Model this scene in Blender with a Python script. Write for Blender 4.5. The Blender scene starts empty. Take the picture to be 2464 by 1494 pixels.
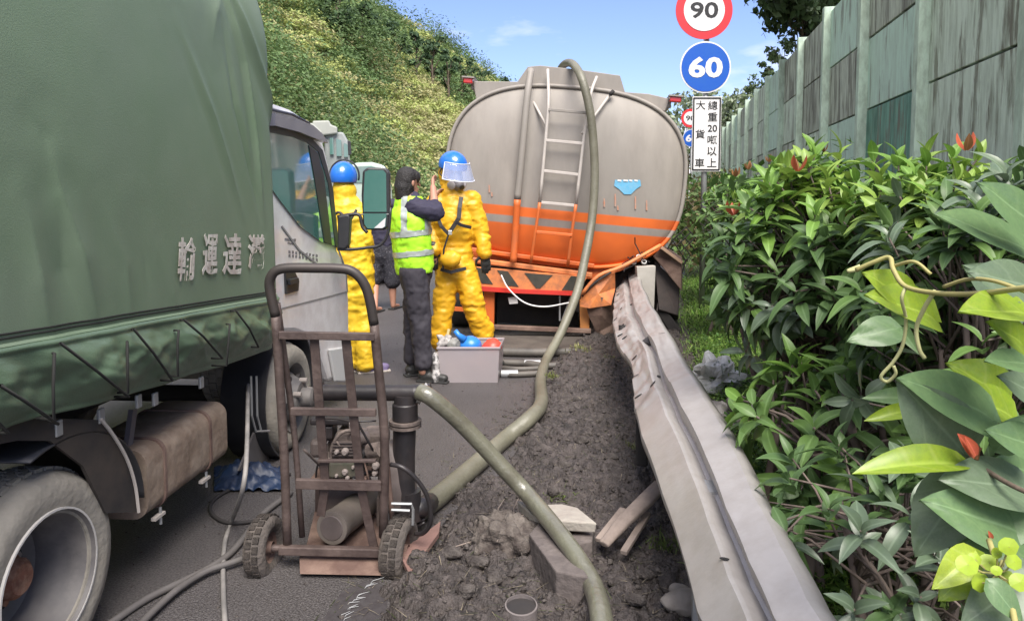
import bpy, math, random
import numpy as np
from mathutils import Vector, Matrix, noise, Euler
random.seed(7); np.random.seed(7)
S = bpy.context.scene
COL = S.collection
PI = math.pi
# ------------------------------------------------------------------ camera
HCAM = 1.5; PITCH = math.radians(4); YAW = math.radians(11.65); FPX = 1750.0
HOR = 475.0
CXP = 1232.0; CYP = HOR + FPX*math.tan(PITCH)
cam = bpy.data.cameras.new("camera"); camo = bpy.data.objects.new("camera", cam); COL.objects.link(camo)
cam.sensor_width = 36; cam.lens = FPX/2464*36; cam.shift_x = 0; cam.shift_y = -(747-CYP)/2464
cam.clip_start = 0.05; cam.clip_end = 3000
camo.location = (0, 0, HCAM); camo.rotation_euler = (PI/2-PITCH, 0, YAW)
S.camera = camo
# ------------------------------------------------------------------ sky and sun
SUNV = Vector((0.22, -0.50, 0.83)).normalized()
w = bpy.data.worlds.new("World"); S.world = w; w.use_nodes = True
nt = w.node_tree; nt.nodes.clear()
def N(t, ty, **k):
    n = t.nodes.new(ty)
    for a, b in k.items():
        if a in n.inputs: n.inputs[a].default_value = b
        else: setattr(n, a, b)
    return n
sky = N(nt, 'ShaderNodeTexSky', sky_type='NISHITA', sun_disc=False)
sky.sun_elevation = math.asin(SUNV.z); sky.sun_rotation = math.atan2(SUNV.x, SUNV.y)
sky.air_density = 1.0; sky.dust_density = .6; sky.ozone_density = 2.6; sky.altitude = 100
tc = N(nt, 'ShaderNodeTexCoord'); mp = N(nt, 'ShaderNodeMapping'); mp.inputs['Scale'].default_value = (1, 1, 3.2)
nz = N(nt, 'ShaderNodeTexNoise', noise_dimensions='4D'); nz.inputs['W'].default_value = 3.1; nz.inputs['Scale'].default_value = 1.7; nz.inputs['Detail'].default_value = 7; nz.inputs['Roughness'].default_value = .55
cr = N(nt, 'ShaderNodeValToRGB'); cr.color_ramp.elements[0].position = .45; cr.color_ramp.elements[1].position = .60
cr.color_ramp.elements[0].color = (0, 0, 0, 1); cr.color_ramp.elements[1].color = (.9, .9, .9, 1)
mx = N(nt, 'ShaderNodeMix', data_type='RGBA'); mx.inputs['B'].default_value = (8.2, 7.7, 7.9, 1)
bg = N(nt, 'ShaderNodeBackground'); bg.inputs['Strength'].default_value = 0.088
wo = N(nt, 'ShaderNodeOutputWorld')
L = nt.links.new
tn_ = N(nt, 'ShaderNodeMix', data_type='RGBA', blend_type='MULTIPLY'); tn_.inputs['Factor'].default_value = 1; tn_.inputs['B'].default_value = (.92, .88, 1.08, 1)
L(sky.outputs[0], tn_.inputs['A']); L(tc.outputs['Generated'], mp.inputs['Vector']); L(mp.outputs[0], nz.inputs['Vector']); L(nz.outputs['Fac'], cr.inputs[0])
L(cr.outputs[0], mx.inputs['Factor']); L(tn_.outputs['Result'], mx.inputs['A']); L(mx.outputs['Result'], bg.inputs[0]); L(bg.outputs[0], wo.inputs[0])
sl = bpy.data.lights.new("sun", 'SUN'); sl.energy = 3.0; sl.angle = math.radians(38); sl.color = (1, .94, .86)
so = bpy.data.objects.new("sun", sl); COL.objects.link(so); so.rotation_euler = SUNV.to_track_quat('Z', 'Y').to_euler()
S.view_settings.view_transform = 'Standard'; S.view_settings.look = 'None'; S.view_settings.gamma = 1
S.view_settings.exposure = 1.28; S.view_settings.use_curve_mapping = False
# ------------------------------------------------------------------ placing: from picture readings to metres
_M = camo.rotation_euler.to_matrix()
def ray(x, y): return _M @ Vector(((x-CXP)/FPX, -(y-CYP)/FPX, -1.0))
CAMP = Vector((0, 0, HCAM)); FW = Vector((-math.sin(YAW), math.cos(YAW), 0)); RT = Vector((math.cos(YAW), math.sin(YAW), 0)); UP = Vector((0, 0, 1))
def V(x, y, d):
    r = ray(x, y); return CAMP + r*(d/r.dot(FW))
def G(x, y, z=0.0):
    r = ray(x, y); return CAMP + r*((z-HCAM)/r.z)
def PLN(x, y, p, n):
    r = ray(x, y); return CAMP + r*((p-CAMP).dot(n)/r.dot(n))
# ------------------------------------------------------------------ materials
MATS = {}
def mat(name, col, rough=.7, col2=None, scale=8, amt=.5, bump=0, bscale=None, metal=0, coat=0, detail=6, col3=None, scale3=2, amt3=.5,
        trans=0, alpha=1, stretch=None, spec=.5, attr=None, sheen=0, ior=None, sub=0, lo=.35, hi=.7):
    if name in MATS: return MATS[name]
    m = bpy.data.materials.new(name); m.use_nodes = True; t = m.node_tree
    b = t.nodes['Principled BSDF']; L = t.links.new
    b.inputs['Roughness'].default_value = rough; b.inputs['Metallic'].default_value = metal
    b.inputs['Specular IOR Level'].default_value = spec
    b.inputs['Coat Weight'].default_value = coat; b.inputs['Transmission Weight'].default_value = trans
    b.inputs['Alpha'].default_value = alpha
    if ior: b.inputs['IOR'].default_value = ior
    tc = N(t, 'ShaderNodeTexCoord'); vec = tc.outputs['Object']
    if stretch:
        mp = N(t, 'ShaderNodeMapping'); mp.inputs['Scale'].default_value = stretch; L(vec, mp.inputs[0]); vec = mp.outputs[0]
    c = None
    def mixin(prev, colr, sc, am, lo, hi, w0=0.0):
        nz = N(t, 'ShaderNodeTexNoise', noise_dimensions='4D'); nz.inputs['W'].default_value = w0
        nz.inputs['Scale'].default_value = sc; nz.inputs['Detail'].default_value = detail; nz.inputs['Roughness'].default_value = .65
        L(vec, nz.inputs['Vector'])
        mr = N(t, 'ShaderNodeMapRange'); mr.inputs['From Min'].default_value = lo; mr.inputs['From Max'].default_value = hi; mr.inputs['To Max'].default_value = am
        L(nz.outputs['Fac'], mr.inputs['Value'])
        mi = N(t, 'ShaderNodeMix', data_type='RGBA'); mi.inputs['B'].default_value = (*colr, 1)
        if isinstance(prev, tuple): mi.inputs['A'].default_value = (*prev, 1)
        else: L(prev, mi.inputs['A'])
        L(mr.outputs[0], mi.inputs['Factor']); return mi.outputs['Result']
    cur = tuple(col)
    if attr:
        at = N(t, 'ShaderNodeVertexColor', layer_name=attr); cur = at.outputs['Color']
    if col2 is not None: cur = mixin(cur, tuple(col2), scale, amt, lo, hi)
    if col3 is not None: cur = mixin(cur, tuple(col3), scale3, amt3, .42, .62, 3.7)
    if isinstance(cur, tuple): b.inputs['Base Color'].default_value = (*cur, 1)
    else: L(cur, b.inputs['Base Color'])
    if bump:
        nz = N(t, 'ShaderNodeTexNoise'); nz.inputs['Scale'].default_value = bscale or scale*3; nz.inputs['Detail'].default_value = 5; L(vec, nz.inputs['Vector'])
        bp = N(t, 'ShaderNodeBump'); bp.inputs['Strength'].default_value = bump; bp.inputs['Distance'].default_value = .02
        L(nz.outputs['Fac'], bp.inputs['Height']); L(bp.outputs[0], b.inputs['Normal'])
    if sub:  # thin leaf: part of the light goes through
        tr = N(t, 'ShaderNodeBsdfTranslucent'); ms = N(t, 'ShaderNodeMixShader'); ms.inputs[0].default_value = sub
        if isinstance(cur, tuple): tr.inputs[0].default_value = (*cur, 1)
        else: L(cur, tr.inputs[0])
        L(b.outputs[0], ms.inputs[1]); L(tr.outputs[0], ms.inputs[2]); L(ms.outputs[0], t.nodes['Material Output'].inputs['Surface'])
    MATS[name] = m; return m
# ------------------------------------------------------------------ geometry helpers
def basis(d, up=UP):
    d = Vector(d).normalized()
    s = d.cross(up)
    if s.length < 1e-4: s = d.cross(Vector((1, 0, 0)))
    s.normalize(); u = s.cross(d).normalized(); return s, u
class MB:
    def __init__(s): s.v = []; s.f = []
    def add(s, vs, fs):
        o = len(s.v); s.v += [Vector(v) for v in vs]; s.f += [tuple(i+o for i in f) for f in fs]; return s
    def box(s, c, e, R=None):
        c = Vector(c); R = R or Matrix.Identity(3); vs = []
        for z in (-1, 1):
            for y in (-1, 1):
                for x in (-1, 1): vs.append(c + R @ Vector((x*e[0]/2, y*e[1]/2, z*e[2]/2)))
        return s.add(vs, [(0, 2, 3, 1), (4, 5, 7, 6), (0, 1, 5, 4), (2, 6, 7, 3), (0, 4, 6, 2), (1, 3, 7, 5)])
    def bar(s, a, b, w, h, up=UP):
        a, b = Vector(a), Vector(b); sd, u = basis(b-a, up); vs = []
        for p in (a, b):
            for i, j in ((-1, -1), (1, -1), (1, 1), (-1, 1)): vs.append(p + sd*(w/2*i) + u*(h/2*j))
        return s.add(vs, [(3, 2, 1, 0), (4, 5, 6, 7), (0, 1, 5, 4), (1, 2, 6, 5), (2, 3, 7, 6), (3, 0, 4, 7)])
    def tube(s, pts, r, n=10, cap=True, smooth=0, sq=1.0, flat_up=None):
        pts = [Vector(p) for p in pts]; rs = list(r) if hasattr(r, '__len__') else [r]*len(pts)
        if smooth:
            q = []; rr = []
            P = [pts[0]*2-pts[1]] + pts + [pts[-1]*2-pts[-2]]
            for i in range(1, len(P)-2):
                for k in range(smooth):
                    t = k/smooth; a, b, c, d = P[i-1:i+3]
                    q.append(.5*((2*b)+(c-a)*t+(2*a-5*b+4*c-d)*t*t+(3*b-a-3*c+d)*t**3)); rr.append(rs[i-1]*(1-t)+rs[i]*t)
            q.append(pts[-1]); rr.append(rs[-1]); pts, rs = q, rr
        vs = []; u = None
        for i, p in enumerate(pts):
            d = (pts[min(i+1, len(pts)-1)]-pts[max(i-1, 0)]); d.normalize()
            if u is None: sd, u = basis(d)
            else:
                u = (u - d*u.dot(d)).normalized(); sd = d.cross(u)
            for k in range(n):
                a = 2*PI*k/n; vs.append(p + (sd*math.cos(a) + u*math.sin(a)*sq)*rs[i])
        fs = []; m = len(pts)
        for i in range(m-1):
            for k in range(n): fs.append((i*n+k, i*n+(k+1) % n, (i+1)*n+(k+1) % n, (i+1)*n+k))
        if cap: fs.append(tuple(range(n))[::-1]); fs.append(tuple((m-1)*n+k for k in range(n)))
        return s.add(vs, fs)
    def cyl(s, a, b, r, r2=None, n=20): return s.tube([a, b], [r, r if r2 is None else r2], n)
    def lathe(s, prof, c, ax, n=32, closed=False, cap0=True):
        c = Vector(c); ax = Vector(ax).normalized(); sd, u = basis(ax); vs = []; m = len(prof)
        for r, h in prof:
            for k in range(n):
                a = 2*PI*k/n; vs.append(c + ax*h + (sd*math.cos(a)+u*math.sin(a))*r)
        fs = []
        for i in range(m if closed else m-1):
            j = (i+1) % m
            for k in range(n): fs.append((i*n+k, i*n+(k+1) % n, j*n+(k+1) % n, j*n+k))
        if not closed:
            if cap0 and prof[0][0] > 1e-4: fs.append(tuple(range(n))[::-1])
            if prof[-1][0] > 1e-4: fs.append(tuple((m-1)*n+k for k in range(n)))
        return s.add(vs, fs)
    def ell(s, c, r, R=None, n=16, m=10):
        c = Vector(c); R = R or Matrix.Identity(3); vs = [c + R @ Vector((0, 0, -r[2]))]; fs = []
        for i in range(1, m):
            ph = -PI/2+PI*i/m
            for k in range(n):
                a = 2*PI*k/n; vs.append(c + R @ Vector((r[0]*math.cos(ph)*math.cos(a), r[1]*math.cos(ph)*math.sin(a), r[2]*math.sin(ph))))
        vs.append(c + R @ Vector((0, 0, r[2])))
        for k in range(n): fs.append((0, 1+(k+1) % n, 1+k)); fs.append((len(vs)-1, 1+(m-2)*n+k, 1+(m-2)*n+(k+1) % n))
        for i in range(m-2):
            for k in range(n): fs.append((1+i*n+k, 1+i*n+(k+1) % n, 1+(i+1)*n+(k+1) % n, 1+(i+1)*n+k))
        return s.add(vs, fs)
    def prism(s, poly, ex):
        """poly: 3-D outline, ex: extrusion vector"""
        n = len(poly); poly = [Vector(p) for p in poly]; ex = Vector(ex)
        return s.add(poly+[p+ex for p in poly], [tuple(range(n))[::-1], tuple(range(n, 2*n))] + [(i, (i+1) % n, n+(i+1) % n, n+i) for i in range(n)])
    def grid(s, fn, nu, nv, closed_u=False):
        vs = [fn(i/(nu-1), j/(nv-1)) for j in range(nv) for i in range(nu)]
        return s.add(vs, [(j*nu+i, j*nu+i+1, (j+1)*nu+i+1, (j+1)*nu+i) for j in range(nv-1) for i in range(nu-1)])
    def build(s, name, m, parent=None, smooth=False, bevel=0, solid=0, recalc=True, origin=None, auto=None):
        if origin is None:
            if parent is not None: origin = Vector(parent.get('_o', (0, 0, 0)))
            else:
                a = np.array([tuple(v) for v in s.v]); lo, hi = a.min(0), a.max(0); origin = Vector(((lo[0]+hi[0])/2, (lo[1]+hi[1])/2, lo[2]))
        me = bpy.data.meshes.new(name); me.from_pydata([tuple(v-origin) for v in s.v], [], s.f); me.update()
        if recalc:
            import bmesh
            bm = bmesh.new(); bm.from_mesh(me); bmesh.ops.recalc_face_normals(bm, faces=bm.faces); bm.to_mesh(me); bm.free()
        if smooth: me.shade_smooth()
        if auto: 
            me.shade_smooth()
            try: me.set_sharp_from_angle(angle=math.radians(auto))
            except Exception: pass
        o = bpy.data.objects.new(name, me); COL.objects.link(o)
        if m is not None: me.materials.append(m)
        if parent is not None: o.parent = parent; o['_o'] = tuple(origin)
        else: o.location = origin; o['_o'] = tuple(origin)
        if solid:
            q = o.modifiers.new('solid', 'SOLIDIFY'); q.thickness = solid; q.offset = 0
        if bevel:
            q = o.modifiers.new('bevel', 'BEVEL'); q.width = bevel; q.segments = 2; q.limit_method = 'ANGLE'
        return o
def thing(name, label, cat, loc, group=None):
    o = bpy.data.objects.new(name, None); COL.objects.link(o); o.location = loc; o['_o'] = tuple(loc); o.empty_display_size = .1
    o['label'] = label; o['category'] = cat
    if group: o['group'] = group
    return o
def tag(o, label=None, cat=None, group=None, kind=None):
    if label: o['label'] = label
    if cat: o['category'] = cat
    if group: o['group'] = group
    if kind: o['kind'] = kind
    return o
def npmesh(name, v, f, m, colors=None, smooth=False, n=4):
    """fast mesh from numpy: v (k,3), f (q,n)"""
    me = bpy.data.meshes.new(name); me.vertices.add(len(v)); me.vertices.foreach_set('co', np.asarray(v, np.float32).ravel())
    me.loops.add(f.size); me.loops.foreach_set('vertex_index', f.astype(np.int32).ravel())
    me.polygons.add(len(f)); me.polygons.foreach_set('loop_start', np.arange(0, f.size, n, dtype=np.int32))
    me.polygons.foreach_set('loop_total', np.full(len(f), n, np.int32))
    if colors is not None:
        ca = me.color_attributes.new('tint', 'FLOAT_COLOR', 'POINT'); ca.data.foreach_set('color', np.asarray(colors, np.float32).ravel())
    me.update(calc_edges=True); me.validate()
    if smooth: me.shade_smooth()
    me.materials.append(m); o = bpy.data.objects.new(name, me); COL.objects.link(o); return o
def text_verts(s, size, thick=.004, offset=0.0, font=None):
    c = bpy.data.curves.new("lettering_source", 'FONT'); c.body = s; c.size = size; c.extrude = thick; c.offset = offset; c.resolution_u = 3
    c.align_x = 'CENTER'; c.align_y = 'CENTER'
    o = bpy.data.objects.new("lettering_source", c); COL.objects.link(o)
    dg = bpy.context.evaluated_depsgraph_get(); me = bpy.data.meshes.new_from_object(o.evaluated_get(dg))
    vs = [v.co.copy() for v in me.vertices]; fs = [tuple(p.vertices) for p in me.polygons]
    bpy.data.objects.remove(o); bpy.data.curves.remove(c); bpy.data.meshes.remove(me)
    xs = [v.x for v in vs]; ys = [v.y for v in vs]
    cx, cy = (min(xs)+max(xs))/2, (min(ys)+max(ys))/2
    return [Vector((v.x-cx, v.y-cy, v.z)) for v in vs], fs, max(xs)-min(xs), max(ys)-min(ys)
def text_on(name, s, c, ex, ey, wd, ht, m, parent, thick=.003, offset=0.0, fn=None):
    """lettering fitted to a wd x ht rectangle centred at c, spanned by ex, ey (unit vectors); fn maps each point"""
    vs, fs, w_, h_ = text_verts(s, 1, .5, offset); ex, ey = Vector(ex).normalized(), Vector(ey).normalized(); nn = ex.cross(ey)
    b = MB(); out = [Vector(c) + ex*(v.x*wd/w_) + ey*(v.y*ht/h_) + nn*((v.z)*2*thick) for v in vs]
    if fn: out = [fn(p) for p in out]
    return b.add(out, fs).build(name, m, parent, recalc=False)
def fbm(x, y, z=0., o=4): return noise.fractal(Vector((x, y, z)), 1.0, 2.0, o)
def nfbm(P, scale, seed=0, octs=4):
    """cheap vectorised value noise, P (k,2 or 3)"""
    P = np.asarray(P)*scale; out = np.zeros(len(P)); amp = 1.; tot = 0
    for o in range(octs):
        I = np.floor(P).astype(np.int64); F_ = P-I; F_ = F_*F_*(3-2*F_); D = P.shape[1]; acc = np.zeros(len(P))
        for c in range(2**D):
            wgt = np.ones(len(P)); h = np.full(len(P), 1013904223+seed*7919+o*104729, np.int64)
            for d in range(D):
                bit = (c >> d) & 1; wgt = wgt*(F_[:, d] if bit else 1-F_[:, d]); h = (h ^ ((I[:, d]+bit)*(73856093, 19349663, 83492791)[d])) * 2654435761 & 0xffffffff
                h ^= h >> 15
            acc += wgt*((h & 0xffff)/65535.0)
        out += acc*amp; tot += amp; amp *= .5; P = P*2.03+17.3
    return out/tot
# ================================================================== ground, road, verge
m_asph = mat('asphalt', (.068, .060, .060), .5, (.022, .019, .019), 1.3, .95, bump=.8, bscale=140, col3=(.19, .175, .17), scale3=120, amt3=.6, detail=12)
m_dirt = mat('far_ground', (.06, .07, .03), .95, (.09, .08, .05), .4, .6)
def sheet(name, x0, x1, y0, y1, z, m, nx=2, ny=2):
    b = MB(); b.grid(lambda u, v: Vector((x0+(x1-x0)*u, y0+(y1-y0)*v, z)), nx, ny); return tag(b.build(name, m, recalc=False), kind='structure')
sheet('ground', -700, 700, -400, 1400, -.25, m_dirt)
sheet('road', -10.2, .9, -12, 260, 0, m_asph)
m_line = mat('road_paint', (.62, .62, .58), .7, (.3, .3, .28), 9, .6)
sheet('road_marking', -5.3, -5.15, 4, 200, .004, m_line)
m_soil = mat('churned_soil', (.052, .042, .038), .62, (.012, .010, .009), 4, .95, bump=1.0, bscale=70, col3=(.13, .108, .10), scale3=26, amt3=.5, detail=10)
def verge_h(X, Y):
    P = np.stack([X, Y], 1)
    n1 = nfbm(P, 1.6, 1, 3); n2 = nfbm(P, 9, 2, 3); n3 = nfbm(P, 30, 3, 3); n5 = nfbm(P, 75, 14, 2); n4 = 1-np.abs(nfbm(P, 15, 13, 2)-.5)*2
    edge = -.98 + .16*np.clip((3.2-Y)/1.2, 0, 1) + .34*(nfbm(P, 1.3, 5, 2)-.5) + .22*(nfbm(P, 7, 6, 3)-.5)*2
    m = np.clip((X-edge)/.25, 0, 1); m = m*m*(3-2*m)
    h = .025+.075*n1+.07*(n2-.4)+.06*(n3-.4)+.035*(n4-.8)+.026*(n5-.5)
    h = h*np.where(X > .2, .6, 1)
    return -.02*(1-m) + m*h
xs = np.arange(-1.35, .62, .011); ys = np.concatenate([np.arange(1.0, 5.6, .011), np.arange(5.6, 6.2, .02), np.arange(6.2, 13, .03)])
XX, YY = np.meshgrid(xs, ys); XX = XX.ravel(); YY = YY.ravel(); ZZ = verge_h(XX, YY)
nx, ny = len(xs), len(ys); idx = np.arange(nx*ny).reshape(ny, nx)
ff = np.stack([idx[:-1, :-1], idx[:-1, 1:], idx[1:, 1:], idx[1:, :-1]], -1).reshape(-1, 4)
tag(npmesh('soil_verge', np.stack([XX, YY, ZZ], 1), ff, m_soil, smooth=True), kind='structure')
def GV(x, y, off=.0):
    z = .08
    for _ in range(4): q_ = G(x, y, z+off); z = max(0.0, float(verge_h(np.array([q_.x]), np.array([q_.y]))[0]))
    return G(x, y, z+off)
def gz(X, Y): return float(verge_h(np.array([X]), np.array([Y]))[0])
# planted bank right of the rail, up to the wall
def bank_z(X): return .03 + np.clip(X-.35, 0, 3)*.10
m_bank = mat('bank_earth', (.05, .055, .025), .95, (.028, .022, .016), 6, .8, bump=.6)
b = MB(); b.grid(lambda u, v: Vector((.45+u*4.2, -3+v*120, float(bank_z(np.array(.45+u*4.2)))+.05*fbm(u*9, v*70))), 24, 220)
tag(b.build('bank', m_bank, recalc=False, smooth=True), kind='structure')
# clods, pebbles and straw on the verge
def scatter_rocks(name, n, pts, smin, smax, m, zfun):
    ico = np.array([(0, 0, 1), (.9, 0, .3), (.28, .85, .3), (-.72, .52, .3), (-.72, -.52, .3), (.28, -.85, .3), (0, 0, -.6)])
    fi = np.array([(0, 1, 2), (0, 2, 3), (0, 3, 4), (0, 4, 5), (0, 5, 1), (6, 2, 1), (6, 3, 2), (6, 4, 3), (6, 5, 4), (6, 1, 5)])
    r = np.random.RandomState(n)
    V_ = []; F_ = []
    s = smin*(smax/smin)**(r.rand(n)**2.2)
    a = r.rand(n)*6.28
    for i in range(n):
        p = ico*(1+1.3*(r.rand(7, 1)-.5))*s[i]*np.array([1, .75+.4*r.rand(), .6+.4*r.rand()])
        c, d = math.cos(a[i]), math.sin(a[i]); p = p @ np.array([[c, d, 0], [-d, c, 0], [0, 0, 1]])
        V_.append(p+np.array([pts[i, 0], pts[i, 1], zfun[i]+s[i]*-.1])); F_.append(fi+7*i)
    return npmesh(name, np.concatenate(V_), np.concatenate(F_), m, n=3)
r = np.random.RandomState(3); n = 14000
P = np.stack([-1.12+1.7*r.rand(n), 1.2+r.rand(n)**1.5*8.5], 1); keep = (P[:, 0] > -1.0) | (r.rand(n) < .25); P = P[keep]
Z = verge_h(P[:, 0], P[:, 1]); Z = np.maximum(Z, 0)
m_clod = mat('soil_clods', (.058, .046, .041), .75, (.022, .018, .016), 16, .9, col3=(.16, .14, .125), scale3=13, amt3=.6, bump=.8, bscale=90)
tag(scatter_rocks('soil_clods', len(P), P, .003, .02, m_clod, Z), kind='stuff')
n = 2600; P = np.stack([-1.0-1.9*r.rand(n)**2.2, 1.6+r.rand(n)**1.4*7], 1)
tag(scatter_rocks('loose_gravel', n, P, .002, .008, m_clod, np.zeros(n)), kind='stuff')
def scatter_blades(name, P, Z, lmin, lmax, wid, m, tilt, seed, cols, up=.0, bend=.3, segs=2):
    """thin bent blades; P (n,2)"""
    r = np.random.RandomState(seed); n = len(P); l = lmin+(lmax-lmin)*r.rand(n)**1.5; a = r.rand(n)*6.283; el = up+(r.rand(n)-.5)*tilt
    d = np.stack([np.cos(a)*np.cos(el), np.sin(a)*np.cos(el), np.sin(el)], 1); sd = np.stack([-np.sin(a), np.cos(a), np.zeros(n)], 1)
    base = np.stack([P[:, 0], P[:, 1], Z], 1); w_ = wid*(.6+.8*r.rand(n))[:, None]; V_ = []
    for k in range(segs+1):
        t = k/segs; c = base + d*(l[:, None]*t) + np.array([0, 0, 1.])*(-bend*l*t*t)[:, None]; ww = w_*(1-t*.85)
        V_ += [c-sd*ww, c+sd*ww]
    v = np.stack(V_, 1).reshape(-1, 3); o = (np.arange(n)*(2*(segs+1)))[:, None]
    f = np.concatenate([np.stack([o[:, 0]+2*k, o[:, 0]+2*k+1, o[:, 0]+2*k+3, o[:, 0]+2*k+2], 1) for k in range(segs)])
    cc = np.array(cols)[r.randint(0, len(cols), n)]*(.65+.7*r.rand(n, 1)); c4 = np.concatenate([cc, np.ones((n, 1))], 1).repeat(2*(segs+1), 0)
    return npmesh(name, v, f, m, colors=c4)
m_leafmass = mat('leaf_mass', (.1, .1, .1), .6, attr='tint', sub=.3, spec=.3)
n = 7000; P = np.stack([-1.2+1.75*r.rand(n), 1.2+r.rand(n)**1.3*8], 1)
tag(scatter_blades('dry_straw', P, np.maximum(verge_h(P[:, 0], P[:, 1]), 0)+.006, .015, .085, .0012, m_leafmass, .5, 5, [(.28, .24, .17), (.2, .17, .12), (.1, .08, .06), (.07, .09, .03)], up=.12, bend=.1), kind='stuff')
# grass and weeds on the bank
Pt = []
for (px, py, sp, k) in ((1700, 760, .35, 2600), (1690, 690, .5, 2600), (1740, 830, .3, 2600), (1660, 600, .8, 1800), (1790, 900, .3, 1800), (1850, 1000, .3, 1400), (1900, 1150, .25, 1200), (1620, 1400, .12, 300), (1985, 1350, .22, 1500)):
    c = G(px, py, .08); q = np.random.RandomState(k+px).randn(k, 2)*np.array([sp*.55, sp*1.6])+np.array([c.x, c.y]); Pt.append(q)
q = np.stack([.35+2.9*r.rand(15000), 1+r.rand(15000)*22], 1); Pt.append(q)
P = np.concatenate(Pt); P = P[P[:, 0] > .12+.0*P[:, 1]]
tag(scatter_blades('grass', P, bank_z(P[:, 0]), .06, .26, .0042, m_leafmass, .8, 9, [(.17, .34, .05), (.12, .26, .04), (.25, .42, .08), (.28, .36, .12)], up=1.05, bend=.45, segs=3), kind='stuff')
# ground-cover weeds: little round leaves
def leaf_cloud(n, centre_fn, smin, smax, cols, seed, nrm_up=.5, jit=.8):
    r = np.random.RandomState(seed); c, nb = centre_fn(r, n); nn = nb*(1-.3)+r.randn(n, 3)*.55; nn[:, 2] += nrm_up; nn /= np.linalg.norm(nn, axis=1)[:, None]
    t = np.cross(nn, r.randn(n, 3)); t /= np.linalg.norm(t, axis=1)[:, None]; bt = np.cross(nn, t)
    s = (smin+(smax-smin)*r.rand(n))[:, None]; v = np.stack([c-t*s*.5, c+bt*s*.27-nn*s*.05, c+t*s*.5-nn*s*.1, c-bt*s*.27-nn*s*.05], 1).reshape(-1, 3)
    f = np.arange(4*n).reshape(n, 4); cc = np.array(cols)[r.randint(0, len(cols), n)]*(1-jit/2+jit*r.rand(n, 1))
    return v, f, np.concatenate([cc, np.ones((n, 1))], 1).repeat(4, 0)
def cf(r, n):
    k = n//2; P = np.stack([.3+2.3*r.rand(n)**1.4, 1.0+r.rand(n)**1.6*12], 1); z = bank_z(P[:, 0])+.02+.10*r.rand(n)*nfbm(P, 3, 8, 2)*2
    return np.stack([P[:, 0], P[:, 1], z], 1), np.tile([0, 0, 1.], (n, 1))
v, f, c = leaf_cloud(26000, cf, .012, .045, [(.09, .17, .03), (.05, .1, .02), (.14, .22, .05)], 12, .4)
tag(npmesh('ground_cover', v, f, m_leafmass, colors=c), kind='stuff')
# ================================================================== hillside
def hill_z(X, Y):
    t = np.clip((-10.5-X)/34, 0, 1.6); P = np.stack([X, Y], 1)
    base = 28.5*np.where(t < 1, (t*1.25-.25*t*t*1.0), 1.0-(t-1)*.5) * np.clip((260-Y)/90, 0, 1)*(1+.0004*Y)
    return base + (nfbm(P, .06, 4, 3)-.5)*5*np.clip(t*3, 0, 1) - .3
xs = np.linspace(-80, -10, 90); ys = np.linspace(-20, 280, 200); XX, YY = np.meshgrid(xs, ys); XX = XX.ravel(); YY = YY.ravel()
nx, ny = len(xs), len(ys); idx = np.arange(nx*ny).reshape(ny, nx); ff = np.stack([idx[:-1, :-1], idx[:-1, 1:], idx[1:, 1:], idx[1:, :-1]], -1).reshape(-1, 4)
m_hill = mat('hill_ground', (.09, .11, .03), .95, (.14, .14, .05), .15, .8, detail=8)
tag(npmesh('hillside', np.stack([XX, YY, hill_z(XX, YY)], 1), ff, m_hill, smooth=True), kind='structure')
FWn, RTn = np.array(FW), np.array(RT)
def project(P):
    q = P-np.array(CAMP); Mi = np.array(_M.transposed()); c = q @ Mi.T; return CXP+FPX*c[:, 0]/-c[:, 2], CYP-FPX*c[:, 1]/-c[:, 2], -c[:, 2]
r = np.random.RandomState(21)
P = np.stack([-10.5-58*r.rand(42000), 6+240*r.rand(42000)], 1); Z = hill_z(P[:, 0], P[:, 1]); P3 = np.concatenate([P, Z[:, None]], 1)
px, py, dd = project(P3); kp = (px > 330) & (px < 1330) & (py < 520) & (py > -160) & (dd > 12)
P3 = P3[kp]; dd = dd[kp]; wgt = np.clip(38/dd, .12, 1)*1.0; kp = r.rand(len(P3)) < wgt; P3 = P3[kp][:4400]; dd = dd[kp][:4400]
vs, fs, cs = [], [], []; off = 0
pal = np.array([(.14, .22, .08), (.20, .29, .10), (.28, .36, .11), (.38, .43, .14), (.40, .38, .18), (.26, .30, .15), (.15, .23, .10)])
patch = nfbm(P3[:, :2], .07, 31, 3); tonal = nfbm(P3[:, :2], .16, 33, 3)
for i in range(len(P3)):
    big = r.rand() < .10 and patch[i] < .53; sz = ((.6+.8*r.rand()) if not big else (1.7+1.3*r.rand()))*(.8+dd[i]/75); nl = int(240*min(1.3, .6+sz*.35)*(2.4 if big else 1)); isg = patch[i] > .53
    rr = np.array([sz, sz, sz*(.4 if isg else .85)]); lf = .12+dd[i]*.0026
    base = pal[0]*(.75 if r.rand() < .5 else .95) if big else pal[3+r.randint(2)] if isg else pal[min(6, int(np.clip((tonal[i]-.3)*2.5, 0, .999)*3)+r.randint(0, 2)*(r.rand() < .5)*3)]
    def cfn(r_, n, c0=P3[i], rr=rr):
        d = r_.randn(n, 3); d[:, 2] = np.abs(d[:, 2]); d /= np.linalg.norm(d, axis=1)[:, None]; lob = 1+.28*np.sin(d[:, 0]*7+i)*np.cos(d[:, 1]*6+i*2)
        return c0+d*rr*(lob*(.72+.3*r_.rand(n)))[:, None], d
    v, f, c = leaf_cloud(nl, cfn, lf*.6, lf*1.25, [base*(.8+.4*r.rand())], 1000+i, .9, .3)
    vs.append(v); fs.append(f+off); cs.append(c); off += len(v)
tag(npmesh('hillside_scrub', np.concatenate(vs), np.concatenate(fs), m_leafmass, colors=np.concatenate(cs)), kind='stuff')
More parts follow.
